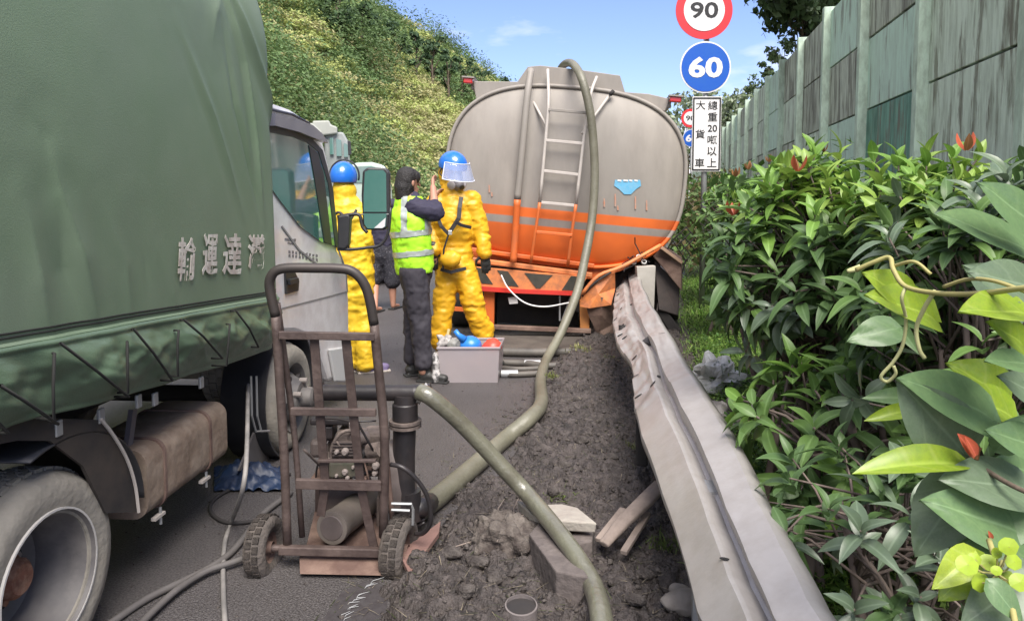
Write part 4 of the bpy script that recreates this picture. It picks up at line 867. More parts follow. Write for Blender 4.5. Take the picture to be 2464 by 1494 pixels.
for x in ((1.78, .44, .025, .012, 80), (3.62, .14, .014, .045, 0), (3.62, .42, .016, .05, 40), (3.95, .12, .012, .04, 0), (3.8, .5, .02, .05, 70), (4.3, .17, .02, .045, 0), (4.4, .86, .01, .04, 0), (4.95, .22, .02, .05, -20), (5.1, .14, .02, .045, 0), (5.9, .12, .016, .045, 15), (6.1, .3, .03, .03, 0), (6.4, .1, .02, .04, 0),
          (6.8, .13, .02, .05, 10), (7.1, .2, .02, .04, 0), (7.35, .1, .02, .05, 15), (7.5, .24, .014, .04, -10), (6.2, .52, .02, .07, 75), (4.25, .6, .015, .05, 80)): slot(*x)
slot(5.45, .2, .11, .075, 25, 'punched_hole'); q = rail_pt(5.4, .2); MB().cyl(q-UP*.02, q+UP*.03+FW*.01, .026, n=10).build('bolt_head', m_dark, rl)
# posts and spacer of the rail
m_conc = mat('post_concrete', (.42, .40, .36), .85, (.3, .28, .25), 4, .6, bump=.2)
MB().prism([V(x, y, 7.45) for x, y in ((1532, 642), (1578, 640), (1574, 742), (1540, 745))], FW*.12).build('rail_post', m_conc, rl, bevel=.006)
q = rail_pt(3.55, .04); MB().box(q-UP*.16+RT*.04, (.06, .16, .24)).build('spacer_block', m_dark, rl, bevel=.01)
MB().bar(rail_pt(2.3, .6)-UP*.02, Vector((rail_pt(2.3, .6).x, rail_pt(2.3, .6).y, .0)), .1, .12).build('rail_post', m_galv, rl)
MB().bar(rail_pt(4.6, .7)-UP*.03, Vector((rail_pt(4.6, .7).x+.05, rail_pt(4.6, .7).y+.1, .0)), .1, .12).build('rail_post', m_dark, rl)
# ================================================================== hoses
m_hose = mat('suction_hose', (.145, .14, .10), .5, (.10, .09, .065), 5, .7, bump=.2, bscale=50, spec=.6, col3=(.24, .235, .18), scale3=2, amt3=.5)
m_hose2 = mat('suction_hose_pale', (.165, .165, .12), .32, (.10, .095, .07), 4, .6, bump=.25, bscale=40, spec=.8, coat=.25, col3=(.07, .06, .045), scale3=6, amt3=.5)
def hose(name, pts, r_, m, label, cat='hose', n=14, sm=8, ribs=0, group=None):
    b = MB(); b.tube(pts, r_, n, smooth=sm); o = b.build(name, m, smooth=True); return tag(o, label, cat, group)
hose('suction_hose', [V(1340, 205, 8.9), V(1350, 165, 8.35), V(1372, 152, 7.75), V(1396, 180, 7.38), V(1416, 250, 7.3), V(1427, 330, 7.3), V(1431, 430, 7.3), V(1424, 530, 7.25), V(1408, 620, 7.1), V(1388, 705, 6.95), V(1350, 800, 6.75), V(1315, 865, 6.4), GV(1301, 915, .04), GV(1302, 970, .04), GV(1275, 1006, .04), GV(1215, 1056, .045), G(1140, 1122, .05), G(1060, 1190, .05), G(1000, 1235, .06)],
     [.042]*12+[.045, .047, .048, .049, .05, .05, .05], m_hose, 'long dirty green hose hanging down the tanker rear and lying across the road')
ps = [(V(1008, 942, 3.02)), V(1035, 955, 3.0), V(1090, 1000, 3.03), V(1150, 1060, 3.06), V(1210, 1125, 3.07), V(1270, 1190, 3.04), V(1330, 1262, 2.80), V(1385, 1336, 2.62), V(1425, 1405, 2.5), GV(1446, 1480, .045), GV(1450, 1580, .04), GV(1440, 1800, .04)]
hose('suction_hose', ps, [.035]*8+[.037, .038, .04, .04], m_hose2, 'shiny olive hose running from the black pump pipe over the broken blocks', n=16)
m_cab = mat('cable_grey', (.12, .11, .105), .7, (.06, .055, .05), 9, .6)
def gpath(px, z=.014): return [G(x, y, z) for x, y in px]
hose('ground_cable', gpath([(700, 1185), (640, 1230), (610, 1262), (560, 1325), (500, 1368), (430, 1402), (350, 1442), (270, 1496), (180, 1560)], .016), .014, m_cab, 'thick dusty cable from the hand truck to the lower left edge', 'cable', 8)
hose('ground_cable', gpath([(600, 1338), (560, 1352), (500, 1372), (440, 1408), (395, 1445), (340, 1500), (300, 1560)], .03), .013, m_cab, 'second dusty cable crossing under the hand truck wheel', 'cable', 8)
hose('ground_cable', [LT(LP(600, 1050, -.1)[0], -.1, .5), V(590, 1140, 2.9), G(558, 1252, .02), G(542, 1300, .012), G(537, 1360, .012), G(538, 1440, .012), G(543, 1520, .012)], .010, mat('cable_pale', (.3, .28, .26), .6, (.08, .08, .08), 6, .8), 'pale thin cable dropping from the lorry and running straight to the picture bottom', 'cable', 8)
hose('ground_cable', gpath([(700, 1140), (640, 1150), (560, 1175), (512, 1205), (510, 1235), (545, 1256), (600, 1255), (660, 1240)], .01), .009, m_dark, 'thin dark cable curling in a loop under the lorry', 'cable', 8)
# stack of spare hoses and pipes by the tanker
m_hd = mat('hose_dark', (.06, .055, .05), .6, (.2, .18, .15), 5, .5)
for i, (pts, r_, lb) in enumerate((([(1195, 846), (1290, 848), (1370, 846), (1402, 850)], .042, 'topmost dark hose of the pile behind the storage box'), ([(1195, 872), (1260, 874), (1320, 880), (1370, 874), (1408, 856)], .03, 'curved muddy hose of the pile, bending up at its right end'),
                                   ([(1195, 884), (1250, 888), (1300, 886)], .022, 'short hose of the pile, middle, beside the storage box'), ([(1195, 899), (1240, 901), (1300, 898)], .026, 'lowest hose of the pile, nearest the camera'))):
    o = hose('spare_hose', gpath(pts, r_), r_, m_hd, lb, group='hoses piled by the tanker')
for x, y in ((1281, 874), (1226, 899)):
    q = G(x, y, .03); MB().cyl(q-RT*.07, q+RT*.07, .034, n=14).build("coupling", m_galv, None); tag(COL.objects[-1], 'pale metal coupling on the '+('curved' if x > 1250 else 'lowest')+' hose of the pile', 'coupling')
q0 = [G(x, y, .01) for x, y in ((1190, 812), (1400, 812), (1418, 842), (1200, 846))]
tag(MB().prism(q0, UP*.03).build('plank', mat('plank_muddy', (.1, .085, .07), .9, (.05, .04, .035), 5, .8, bump=.5), bevel=.004), 'muddy board lying flat between the hose pile and tanker', 'plank')
# ================================================================== hand truck
DC = lambda y: 2.70+.16*(y-640)/680
def CP(x, y, dd=0.0): return V(x, y, DC(y)+dd)
m_cart = mat('cart_rust', (.075, .052, .047), .6, (.05, .035, .03), 6, .8, metal=.2, col3=(.2, .15, .13), scale3=5, amt3=.5, bump=.2, bscale=40)
m_cartd = mat('cart_dark', (.05, .045, .042), .5, (.1, .07, .06), 5, .5, metal=.3)
bs_ = G(800, 1400, 0); ct = thing('hand_truck', 'rusty two-wheeled hand truck standing upright, carrying the pump', 'hand truck', bs_)
MB().tube([CP(663, 760), CP(650, 700), CP(650, 672), CP(664, 652), CP(695, 645), CP(760, 645), CP(810, 646), CP(845, 652), CP(872, 676), CP(888, 715), CP(900, 780)], .0185, 12, smooth=5).build('handle', m_cartd, ct, smooth=True)
MB().tube([CP(663, 760), CP(672, 900), CP(684, 1100), CP(692, 1322)], .018, 10, smooth=3).build('side_rail', m_cart, ct, smooth=True)
MB().tube([CP(900, 780), CP(912, 900), CP(922, 1000), CP(926, 1100), CP(922, 1290)], .018, 10, smooth=3).build('side_rail', m_cart, ct, smooth=True)
MB().tube([CP(667, 730, .02), CP(690, 900, .05), CP(710, 1060, .06), CP(727, 1290, .05)], .013, 8, smooth=3).build('inner_rail', m_cart, ct, smooth=True)
MB().tube([CP(925, 1000, .06), CP(932, 1120, .1), CP(946, 1270, .06)], .011, 8, smooth=3).build('inner_rail', m_rust, ct, smooth=True)
for a_, c_ in (((756, 812), (783, 1165)), ((832, 810), (868, 1168)), ((783, 1165), (772, 1240)), ((868, 1168), (900, 1318))): MB().bar(CP(*a_, .0), CP(*c_, .0), .034, .012, FW).build('back_slat', m_cart, ct, bevel=.002)
for a_, c_, w_ in (((672, 806), (902, 810), .03), ((700, 989), (905, 992), .03), ((712, 1163), (918, 1168), .04), ((765, 1108), (905, 1108), .012)): MB().bar(CP(*a_, -.012), CP(*c_, -.012), .02, w_, UP).build('cross_bar', m_cart, ct, bevel=.003)
ax0, ax1 = CP(640, 1318, .02), CP(962, 1324, .02); MB().cyl(ax0, ax1, .015, n=12).build('axle', m_cart, ct); MB().bar(CP(672, 1322, -.02), CP(918, 1328, -.02), .03, .035, UP).build('cross_bar', m_cart, ct, bevel=.004)
m_ctyre = mat('cart_tyre', (.085, .072, .064), .9, (.05, .045, .04), 9, .8, bump=.5, bscale=60, col3=(.17, .14, .12), scale3=6, amt3=.5)
def cart_wheel(x, y, rr, ax, wd):
    c_ = V(x, y, DC(1320)+.02); t_ = bpy.data.objects.new('wheel', None); COL.objects.link(t_); t_.parent = ct; t_.location = c_-Vector(ct['_o']); t_['_o'] = tuple(c_)
    o = MB().lathe([(rr*.5, -wd*.36), (rr*.72, -wd*.5), (rr*.9, -wd*.44), (rr, -wd*.22), (rr, wd*.22), (rr*.9, wd*.44), (rr*.72, wd*.5), (rr*.5, wd*.36)], c_, ax, 36, closed=True).build('tyre', m_ctyre, t_, smooth=True)
    b = MB(); s_, u_ = basis(ax)
    for k in range(60):
        for q in (-1, 1):
            a_ = 2*PI*(k+.25*q)/22; rd = s_*math.cos(a_)+u_*math.sin(a_); tg = -s_*math.sin(a_)+u_*math.cos(a_); b.box(c_+rd*rr*1.0+ax*q*wd*.16, (rr*.2, wd*.26, .008), Matrix((tg, ax, rd)).transposed())
    b.build('tread', m_ctyre, o); MB().lathe([(rr*.5, -wd*.25), (rr*.45, -wd*.1), (rr*.2, -wd*.1), (rr*.18, -wd*.4), (rr*.18, wd*.4), (rr*.2, wd*.1), (rr*.45, wd*.1), (rr*.5, wd*.25)], c_, ax, 24, closed=True).build('rim', m_rust, t_, auto=40)
axd = (RT+FW*-.10+UP*.05).normalized(); cart_wheel(637, 1316, .126, axd, .09); cart_wheel(960, 1322, .130, (RT-FW*.2).normalized(), .10)
# toe plate lying on the ground, pointing away
b_ = [G(722, 1366, .05), G(925, 1372, .05), G(1010, 1300, .03), G(1060, 1262, .03), G(1000, 1250, .03), G(760, 1280, .03)]
MB().prism([CP(720, 1322, .03), CP(920, 1328, .03), G(925, 1384, .02), G(722, 1380, .02)], FW*.02).build('toe_plate', m_rust, ct)
MB().prism([G(722, 1380, .012), G(925, 1384, .012), G(925, 1230, .012), G(760, 1225, .012)], UP*.01).build('toe_plate', m_rust, ct)
MB().prism([G(985, 1392, .05), G(1056, 1292, .05), G(1060, 1264, .05), G(960, 1340, .05)], UP*.02).build('plate_edge', mat('plate_pinkbrown', (.21, .12, .1), .85, (.12, .07, .06), 6, .7, bump=.3), ct)
# ================================================================== pump set on the hand truck
DP = 3.08
def PP(x, y, dd=0.0): return V(x, y, DP+dd)
pm = thing('pump', 'black dirty engine pump with upright pipe and cylinder strapped to the hand truck', 'pump', (PP(880, 1250).x, PP(880, 1250).y, 0))
m_blk = mat('pump_black', (.016, .015, .017), .42, (.035, .03, .03), 6, .6, spec=.5, col3=(.08, .06, .055), scale3=5, amt3=.3, bump=.1); m_eng = mat('engine_dirty', (.13, .1, .088), .8, (.05, .04, .036), 9, .9, col3=(.26, .21, .18), scale3=11, amt3=.6, bump=.4)
m_can = mat('canister_brown', (.1, .078, .07), .6, (.045, .035, .034), 3, .8, col3=(.17, .14, .13), scale3=2, amt3=.6)
MB().cyl(PP(772, 944, .05), PP(1004, 945), .035, n=24).build('outlet_pipe', m_blk, pm, auto=40)
MB().cyl(PP(760, 943, .05), PP(776, 943, .05), .045, n=24).build('flange', m_blk, pm, auto=40)
MB().lathe([(.036, 0), (.036, .045), (.042, .05), (.042, .07), (.03, .075)], PP(996, 945), RT, 24).build('elbow', m_blk, pm, auto=40)
cl_ = MB().lathe([(.040, 0), (.047, .0), (.047, .02), (.040, .02)], PP(1012, 944, -.005), (RT-UP*.5+FW*0), 24, closed=True).build('hose_clamp', mat('clamp_pale', (.55, .55, .52), .35, metal=.6), pm, auto=40)
MB().tube([PP(975, 950), PP(974, 1012), PP(972, 1100), PP(972, 1236)], [.047, .050, .048, .05], 24).build('standpipe', m_blk, pm, auto=50)
MB().lathe([(.05, 0), (.055, .005), (.055, .07), (.05, .075)], PP(975, 1010), UP, 24).build('collar', m_blk, pm, auto=40)
for y in (1016, 1026): MB().lathe([(.05, 0), (.07, 0), (.07, .012), (.05, .012)], PP(975, y), UP, 28, closed=True).build('flange_ring', m_eng, pm, auto=40)
MB().tube([PP(930, 1066, .03), PP(950, 1110, .03), PP(956, 1170, .03), PP(960, 1215, .03)], [.035, .075, .085, .08], 24, smooth=4).build('volute', m_can, pm, smooth=True)
MB().tube([PP(985, 1180, .0), PP(990, 1250, .0)], [.05, .045], 20).build('valve_body', m_blk, pm, auto=40)
MB().tube([PP(985, 1225), PP(1010, 1222), PP(1040, 1205, .35)], .045, 16).build('inlet_stub', m_blk, pm, smooth=True)
# big lower cylinder
a_, c_ = PP(798, 1270, -.12), PP(895, 1196, .25)
MB().lathe([(.062, -.002), (.07, 0), (.072, .01), (.072, .03), (.067, .035), (.068, (c_-a_).length)], a_, c_-a_, 32).build('silencer', mat('silencer_dusty', (.19, .165, .14), .7, (.1, .08, .07), 4, .8, bump=.2), pm, auto=40)
MB().lathe([(.0001, -.006), (.05, -.005), (.055, .0)], a_, c_-a_, 32).build('end_cap', m_can, pm, auto=30)
# engine pieces
def blk(x0, y0, x1, y1, dd, dep, m, nm='engine_block', bev=.008):
    MB().prism([PP(x0, y0, dd), PP(x1, y0, dd), PP(x1, y1, dd), PP(x0, y1, dd)], FW*dep).build(nm, m, pm, bevel=bev)
blk(798, 1062, 866, 1102, 0, .2, m_eng); blk(808, 1040, 846, 1064, .03, .12, m_eng, 'rocker_cover'); blk(790, 1112, 868, 1150, -.02, .22, mat('engine_green', (.06, .07, .045), .8, (.15, .12, .1), 10, .8), 'crankcase')
blk(745, 1008, 845, 1024, .05, .12, m_blk, 'air_cleaner'); blk(768, 1026, 800, 1058, .06, .1, m_blk, 'air_cleaner'); blk(744, 1154, 880, 1166, -.02, .3, m_rust, 'base_plate', .004); blk(764, 1106, 792, 1112, -.03, .1, m_eng, 'bracket', .002)
blk(838, 1015, 862, 1040, .02, .05, mat('casting_pale', (.34, .29, .27), .7, (.18, .15, .13), 12, .8), 'casting', .01); blk(758, 1154, 768, 1262, .25, .02, m_cart, 'base_leg', .002); blk(905, 1195, 925, 1275, .1, .05, m_eng, 'bracket', .01)
blk(776, 1172, 880, 1236, .12, .16, m_can, 'gear_case', .02); blk(868, 1040, 930, 1150, .14, .12, m_eng, 'fuel_canister', .02); blk(744, 1060, 792, 1104, .08, .14, m_can, 'muffler', .018); blk(770, 1030, 800, 1150, .1, .03, m_eng, 'bracket', .003)
MB().ell(PP(834, 1130, .06), (.07, .07, .06)).build('flywheel_cover', m_eng, pm, smooth=True); MB().cyl(PP(846, 1060, .0), PP(880, 1052, .06), .03, n=18).build('carburettor', m_can, pm, auto=40)
for q_ in range(6): MB().tube([PP(760+q_*26, 1168, .02), PP(764+q_*24, 1120+q_*4, .0), PP(790+q_*17, 1060+q_*9, .03)], .0045, 6, smooth=4).build('engine_pipe', (m_blk, m_eng, m_rust)[q_ % 3], pm, smooth=True)
MB().cyl(PP(888, 1085, .02), PP(915, 1080, .0), .032, n=20).build('starter', m_eng, pm, auto=40); MB().cyl(PP(876, 1090, .02), PP(888, 1086, .02), .022, n=16).build('starter', m_blk, pm, auto=40)
for k in range(5): blk(800, 1064+k*7.5, 868, 1067+k*7.5, -.012, .02, m_can, 'cooling_fin', .0)
for x, y, rr in ((832, 1084, .016), (812, 1084, .01), (832, 1132, .014), (812, 1140, .008), (852, 1120, .008), (905, 1118, .016), (903, 1135, .012), (838, 1146, .01), (870, 1150, .01)):
    MB().lathe([(rr, 0), (rr, .02), (rr*.6, .03), (.0001, .03)], PP(x, y, -.005), -FW, 12).build('engine_knob', mat('casting_pale', (.34, .29, .27), .7), pm, auto=40)
r = np.random.RandomState(14)
for k in range(9):
    a_ = Vector(PP(770+r.rand()*130, 1015+r.rand()*120, r.rand()*.08)); c_ = a_+Vector(r.randn(3))*.05+UP*-.03; e_ = a_+Vector(r.randn(3))*.07
    MB().tube([a_, c_, e_], .004+.003*r.rand(), 6, smooth=4).build('engine_pipe', m_eng if k % 2 else m_blk, pm, smooth=True)
MB().tube([PP(800, 1150, 0), PP(796, 1090, 0), PP(812, 1050, 0), PP(835, 1036, 0), PP(858, 1040, 0)], .008, 8, smooth=4).build('exhaust_pipe', m_eng, pm, smooth=True)
MB().tube([PP(760, 1005, .05), PP(810, 1008, .02), PP(850, 1014, .0), PP(905, 1012, .02)], .004, 6, smooth=4).build('choke_cable', m_blk, pm, smooth=True)
MB().tube([CP(940, 1117, .02), CP(968, 1124, 0), CP(1000, 1150, 0), CP(1024, 1185, 0), CP(1036, 1225, 0), CP(1034, 1262, 0), CP(1018, 1282, .02), CP(1000, 1284, .05)], .0095, 8, smooth=6).build('rubber_hose', m_blk, pm, smooth=True)
MB().tube([CP(942, 1211, .04), CP(990, 1212, .04), CP(994, 1225, .04), CP(993, 1262, .04)], .006, 6).build('guard_rod', m_galv, pm)
MB().tube([CP(942, 1226, .04), CP(986, 1228, .04)], .006, 6).build('guard_rod', m_galv, pm)
for k in range(3): MB().tube([PP(990, 1240+k*9), PP(1006, 1246+k*9), PP(1022, 1238+k*9)], .007, 6, smooth=3).build('hose_tail', m_blk if k else m_galv, pm, smooth=True)
# drips of water leaving the pump
r = np.random.RandomState(4); b = MB()
for k in range(14):
    a_ = G(905-6*k+r.rand()*20, 1388+7*k+r.rand()*8, .004); c_ = a_+RT*(-.03-.05*r.rand())+FW*(-.05*r.rand()-.01); b.tube([a_+UP*.01*r.rand(), (a_+c_)/2+UP*.006, a_.lerp(c_, .6)], [.0006, .0012, .0006], 5)
b.build('water_trickle', mat('water_bright', (.4, .41, .41), .08, spec=.9)); tag(COL.objects[-1], kind='stuff')
pts = [G(x, y, .0035) for x, y in ((905, 1392), (870, 1400), (820, 1425), (790, 1470), (760, 1520), (900, 1530), (930, 1470), (935, 1420))]
tag(MB().add(pts, [tuple(range(8))]).build('wet_patch', mat('wet_asphalt', (.045, .04, .042), .25, (.09, .085, .085), 30, .6)), kind='structure')
# ================================================================== storage box and what is in it
db = 5.82
m_box = mat('box_plastic', (.55, .50, .51), .25, (.45, .41, .43), 2, .5, alpha=.72, sub=.3, spec=.5)
bx = thing('storage_box', 'translucent plastic storage box full of gear on the road before the yellow-suited man', 'box', (V(1128, 926, db).x, V(1128, 926, db).y, 0))
def BX(x, y, dd=0.0): return V(x, y, db+dd)
w0, w1, h_ = BX(1060, 926), BX(1197, 922), .285
fl = Vector((w0.x, w0.y, .0)); fr_ = Vector((w1.x, w1.y, .0)); bk = FW*.36+RT*.03
c4 = [fl, fr_, fr_+bk, fl+bk]; ctr = sum(c4, Vector())/4
t4 = [ctr+(p-ctr)*1.07+UP*h_ for p in c4]
b = MB()
for i in range(4): b.add([c4[i], c4[(i+1) % 4], t4[(i+1) % 4], t4[i]], [(0, 1, 2, 3)])
b.add([p+UP*.004 for p in c4], [(0, 1, 2, 3)]); b.build('tub', m_box, bx, solid=.004)
MB().tube([ctr+(p-ctr)*1.08+UP*h_ for p in c4+[c4[0]]], .011, 8).build('box_rim', m_box, bx)
def lump(name, c_, rx, ry, rz, m, label, cat, seed=1, fq=9, am=.25, parent=None, sub=24):
    b = MB(); b.ell(c_, (rx, ry, rz), None, sub, sub//2+4)
    out = []
    for v in b.v:
        d_ = (v-c_); out.append(c_+d_*(1+am*noise.fractal(d_*fq+Vector((seed, 0, 0)), 1, 2, 4)))
    b.v = out; o = b.build(name, m, parent, smooth=True)
    if label: tag(o, label, cat)
    return o
m_bluep = mat('blue_plastic', (.03, .22, .68), .35, (.02, .15, .5), 5, .5, spec=.6); m_redp2 = mat('red_plastic', (.72, .06, .04), .4, (.6, .1, .06), 4, .4)
lump('blue_bag', BX(1132, 826, .14)-UP*.01, .1, .09, .075, m_bluep, 'bright blue plastic scoop lying on top of the storage box', 'scoop', 1, 5, .12)
o = COL.objects[-1]; MB().tube([BX(1118, 818, .1), BX(1103, 806, .1), BX(1095, 795, .1)], [.035, .022, .02], 10).build('handle', m_bluep, o, smooth=True)
lump('red_funnel', BX(1182, 828, .16)-UP*.02, .085, .09, .06, m_redp2, 'red plastic piece in the right end of the storage box', 'plastic piece', 2, 8, .3)
lump('work_glove', BX(1074, 822, .15), .075, .06, .05, mat('glove_white', (.5, .47, .45), .8, (.05, .05, .05), 22, .9), 'crumpled white and black gloves heaped in the left end of the box', 'gloves', 3, 16, .9)
lump('mask_filter', BX(1096, 826, .1), .05, .05, .045, mat('filter_grey', (.3, .3, .28), .6, (.05, .05, .05), 18, .8), 'grey mask filter between the gloves and blue scoop', 'mask filter', 4, 14, .7)
MB().bar(BX(1072, 830, .2), BX(1080, 792, .2), .012, .02).build('yellow_handle', mat('handle_yellow', (.6, .5, .25), .6)); tag(COL.objects[-1], 'thin yellowish tool handle sticking up from the storage box', 'tool')
lump('clutter', BX(1130, 880, .18), .2, .12, .1, mat('clutter_dark', (.35, .25, .25), .8, (.6, .3, .22), 6, .8), 'jumbled gear seen dimly through the box side', 'gear', 5, 8, .3)
lump('plastic_bag', G(1046, 905, .10)+FW*.22, .045, .08, .12, mat('bag_bw', (.5, .48, .47), .5, (.06, .06, .06), 14, .95, lo=.45, hi=.55), 'white and black crumpled bag squeezed left of the storage box', 'bag', 6, 10, .5)
# ================================================================== rubble, timber and bits
m_cb = mat('kerb_concrete', (.125, .105, .098), .9, (.06, .05, .048), 4, .8, bump=.5, bscale=30, col3=(.2, .17, .155), scale3=9, amt3=.5)
m_cb2 = mat('slab_pale', (.38, .36, .31), .9, (.24, .2, .18), 5, .8, bump=.5, bscale=24)
def block(px, z, dz, m, label, cat, flare=1.06, name='kerb_block', tilt=(0, 0)):
    top = [G(x, y, z) for x, y in px]; c_ = sum(top, Vector())/len(top)
    top = [p+UP*((p-c_).dot(FW)*tilt[0]+(p-c_).dot(RT)*tilt[1]) for p in top]; bot = [c_+(p-c_)*flare-UP*dz for p in top]; n_ = len(top)
    o = MB().add(top+bot, [tuple(range(n_)), tuple(range(n_, 2*n_))[::-1]]+[(i, (i+1) % n_, n_+(i+1) % n_, n_+i) for i in range(n_)]).build(name, m, bevel=.006); return tag(o, label, cat)
block([(1273, 1283), (1300, 1252), (1335, 1262), (1378, 1322), (1416, 1386), (1338, 1374), (1303, 1326)], .165, .17, m_cb, 'long broken kerb block with flat top lying under the olive hose', 'concrete block')
block([(1243, 1203), (1303, 1213), (1352, 1211), (1390, 1220), (1437, 1258), (1385, 1255), (1330, 1250), (1284, 1241)], .175, .045, m_cb2, 'pale pointed concrete slab perched behind the kerb block', 'concrete slab', name='broken_slab', flare=.95)
block([(1372, 1262), (1430, 1262), (1425, 1300), (1380, 1310)], .11, .12, m_cb, 'small dark block propping the right end of the pale slab', 'concrete block')
block([(1283, 1262), (1330, 1262), (1345, 1300), (1290, 1290)], .11, .11, m_cb, 'reddish lump wedged between slab and kerb block', 'concrete block')
q = GV(1254, 1462, .03); MB().lathe([(.05, -.04), (.055, -.04), (.056, .012), (.051, .014)], q, UP+FW*-.12, 32, closed=True).build('pipe_ring', mat('ring_grey', (.2, .175, .17), .85, (.1, .085, .08), 8, .7, bump=.3), auto=40); tag(COL.objects[-1], 'open end of a muddy pipe set in the soil at the bottom', 'pipe end')
MB().add([q+Vector((math.cos(a_)*.051, math.sin(a_)*.051, .006)) for a_ in np.linspace(0, 2*PI, 24, endpoint=False)], [tuple(range(24))]).build('pipe_mouth', m_dark, COL.objects[-1])
tag(MB().tube([G(1150, 1440, .03), G(1180, 1452, .03), G(1210, 1450, .035), G(1236, 1438, .03)], .006, 6, smooth=4).build('thin_root', m_cb, smooth=True), 'thin muddy root beside the pipe end', 'root')
# fallen timber post by the rail
m_tim = mat('timber_grey', (.25, .2, .17), .9, (.10, .08, .07), 4, .8, bump=.5, bscale=18, col3=(.33, .27, .23), scale3=6, amt3=.5)
a_, c_ = G(1590, 1165, .26), G(1452, 1310, .13); b = MB(); b.tube([a_, a_.lerp(c_, .3), a_.lerp(c_, .7)+UP*.01, c_], [.038, .042, .036, .026], 7, sq=.6); 
tag(b.build('timber_post', m_tim, bevel=.006), 'pale split timber leaning from under the guardrail into the soil', 'timber')
for i, (p0, p1, w_) in enumerate((((1560, 1235), (1500, 1330), .028), ((1500, 1225), (1440, 1300), .03))):
    tag(MB().bar(G(*p0, .16), G(*p1, .11), w_, .02).build('timber_splinter', m_tim, bevel=.004), ['long splinter right of the fallen timber', 'thin splinter along the timber on its soil side'][i], 'splinter')
# root clump
m_root = mat('root_clump', (.06, .048, .042), .95, (.04, .03, .026), 14, .9, bump=.9, bscale=50, col3=(.25, .22, .19), scale3=12, amt3=.5)
rc = lump('root_clump', GV(1222, 1290, .03), .13, .12, .08, m_root, 'ragged clump of roots and soil left of the kerb block', 'root clump', 7, 15, .5, sub=64)
r = np.random.RandomState(31)
for k in range(60):
    a_ = G(1190+r.rand()*75, 1240+r.rand()*70, .05+.07*r.rand()); d_ = Vector(r.randn(3)); d_.z = abs(d_.z)*.3-.1; MB().tube([a_, a_+d_*.04, a_+d_*.07+Vector(r.randn(3))*.02], [.004, .003, .0015], 5).build('root', m_root if k % 3 else m_tim, rc, smooth=True)
MB().tube([G(1165, 1236, .06), G(1210, 1238, .07), G(1270, 1240, .06)], .005, 6).build('root', m_tim, rc)
# stones
def stone(x, y, z, s_, m, label, seed, **k): return lump('stone', G(x, y, z), s_, s_*.8, s_*.6, m, label, 'stone', seed, 12, .4, **k)
m_st = mat('stone_pale', (.3, .27, .24), .9, (.16, .14, .12), 6, .8, bump=.5)
stone(1640, 1452, .10, .07, m_st, 'rounded pale stone touching the guardrail foot at the bottom', 11); stone(1635, 1420, .09, .035, m_st, 'small dark-flecked stone just behind the pale stone', 12)
m_bag = mat('litter_bag', (.8, .8, .76), .5, (.2, .2, .16), 9, .8, sub=.2)
lump('litter_bag', G(1725, 915, .12), .17, .2, .13, m_bag, 'crumpled pale plastic sheet on the grass right of the rail', 'litter', 13, 13, .9, sub=26); COL.objects[-1].data.shade_flat()
lump('litter_bag', G(1768, 1000, .12), .13, .14, .12, mat('bag_dark', (.12, .11, .1), .5, (.3, .28, .26), 12, .6), 'dark crushed bag just below the pale sheet', 'litter', 14, 10, .9, sub=40)
lump('rubble', G(1450, 1420, .03), .05, .05, .03, m_st, 'fist-sized clod right of the olive hose', 'rubble', 15, 15, .6)
r = np.random.RandomState(77)
spots_ = [(1350, 1120), (1400, 1060), (1470, 1100), (1330, 1180), (1180, 1290), (1120, 1420), (1190, 1390), (1490, 1400), (1530, 1440), (1390, 960), (1440, 1010), (1150, 1350), (1085, 1330), (1560, 1380)]
CL_ = ['clod left of the bend of the long hose', 'clod on the soil in line with the hand truck handle top', 'clod close to the rail beside the dark spacer', 'clod touching the crossing of the two hoses', 'clod between hand truck wheel and root clump', 'clod in the bottom soil, left of the pipe end', 'clod just above the pipe end', 'clod right of the kerb block foot', 'clod beside the rail at the picture bottom', 'farthest clod, near the weed by the hose pile', 'clod midway between long hose and rail', 'clod below the hand truck wheel', 'clod against the right wheel of the hand truck', 'clod under the fallen timber']
for i, (x, y) in enumerate(spots_):
    o = lump('clod', GV(x, y, .01), .025+.025*r.rand(), .03, .022, m_clod, 'dark soil '+CL_[i], 'clod', 90+i, 18, .6, sub=14); o['group'] = 'clods on the verge'
# weeds poking from the soil near the rail and the tanker
for i, (x, y, n_, l_, lb, cols) in enumerate(((1392, 850, 160, .1, 'low yellowish weed where hose pile meets rail', ((.3, .3, .12), (.16, .18, .07))), (1275, 775, 130, .16, 'dry straggly weed under the tanker bumper', ((.25, .22, .14), (.12, .11, .07))), (1465, 875, 110, .09, 'small weed tuft against the punched hole of the rail', ((.2, .22, .08), (.1, .12, .05))), (1325, 915, 80, .07, 'small grass tuft beside the bend of the long hose', ((.14, .16, .05),)),
                                         (1350, 1215, 70, .07, 'small green tuft between the two hoses and slab', ((.12, .16, .04),)), (1520, 1090, 80, .06, 'sparse weed on the soil left of the rail', ((.16, .17, .08),)), (1600, 1330, 90, .08, 'weed tuft in the shade under the rail', ((.1, .14, .04),)))):
    c_ = G(x, y, .03); rr = np.random.RandomState(i+200); P = np.array([[c_.x, c_.y]])+rr.randn(n_, 2)*l_*.45
    o = scatter_blades('weed', P, np.full(n_, .06), l_*.5, l_*1.5, .0035, m_leafmass, 1.2, i+300, cols, up=.9, bend=.5, segs=3); tag(o, lb, 'weed')
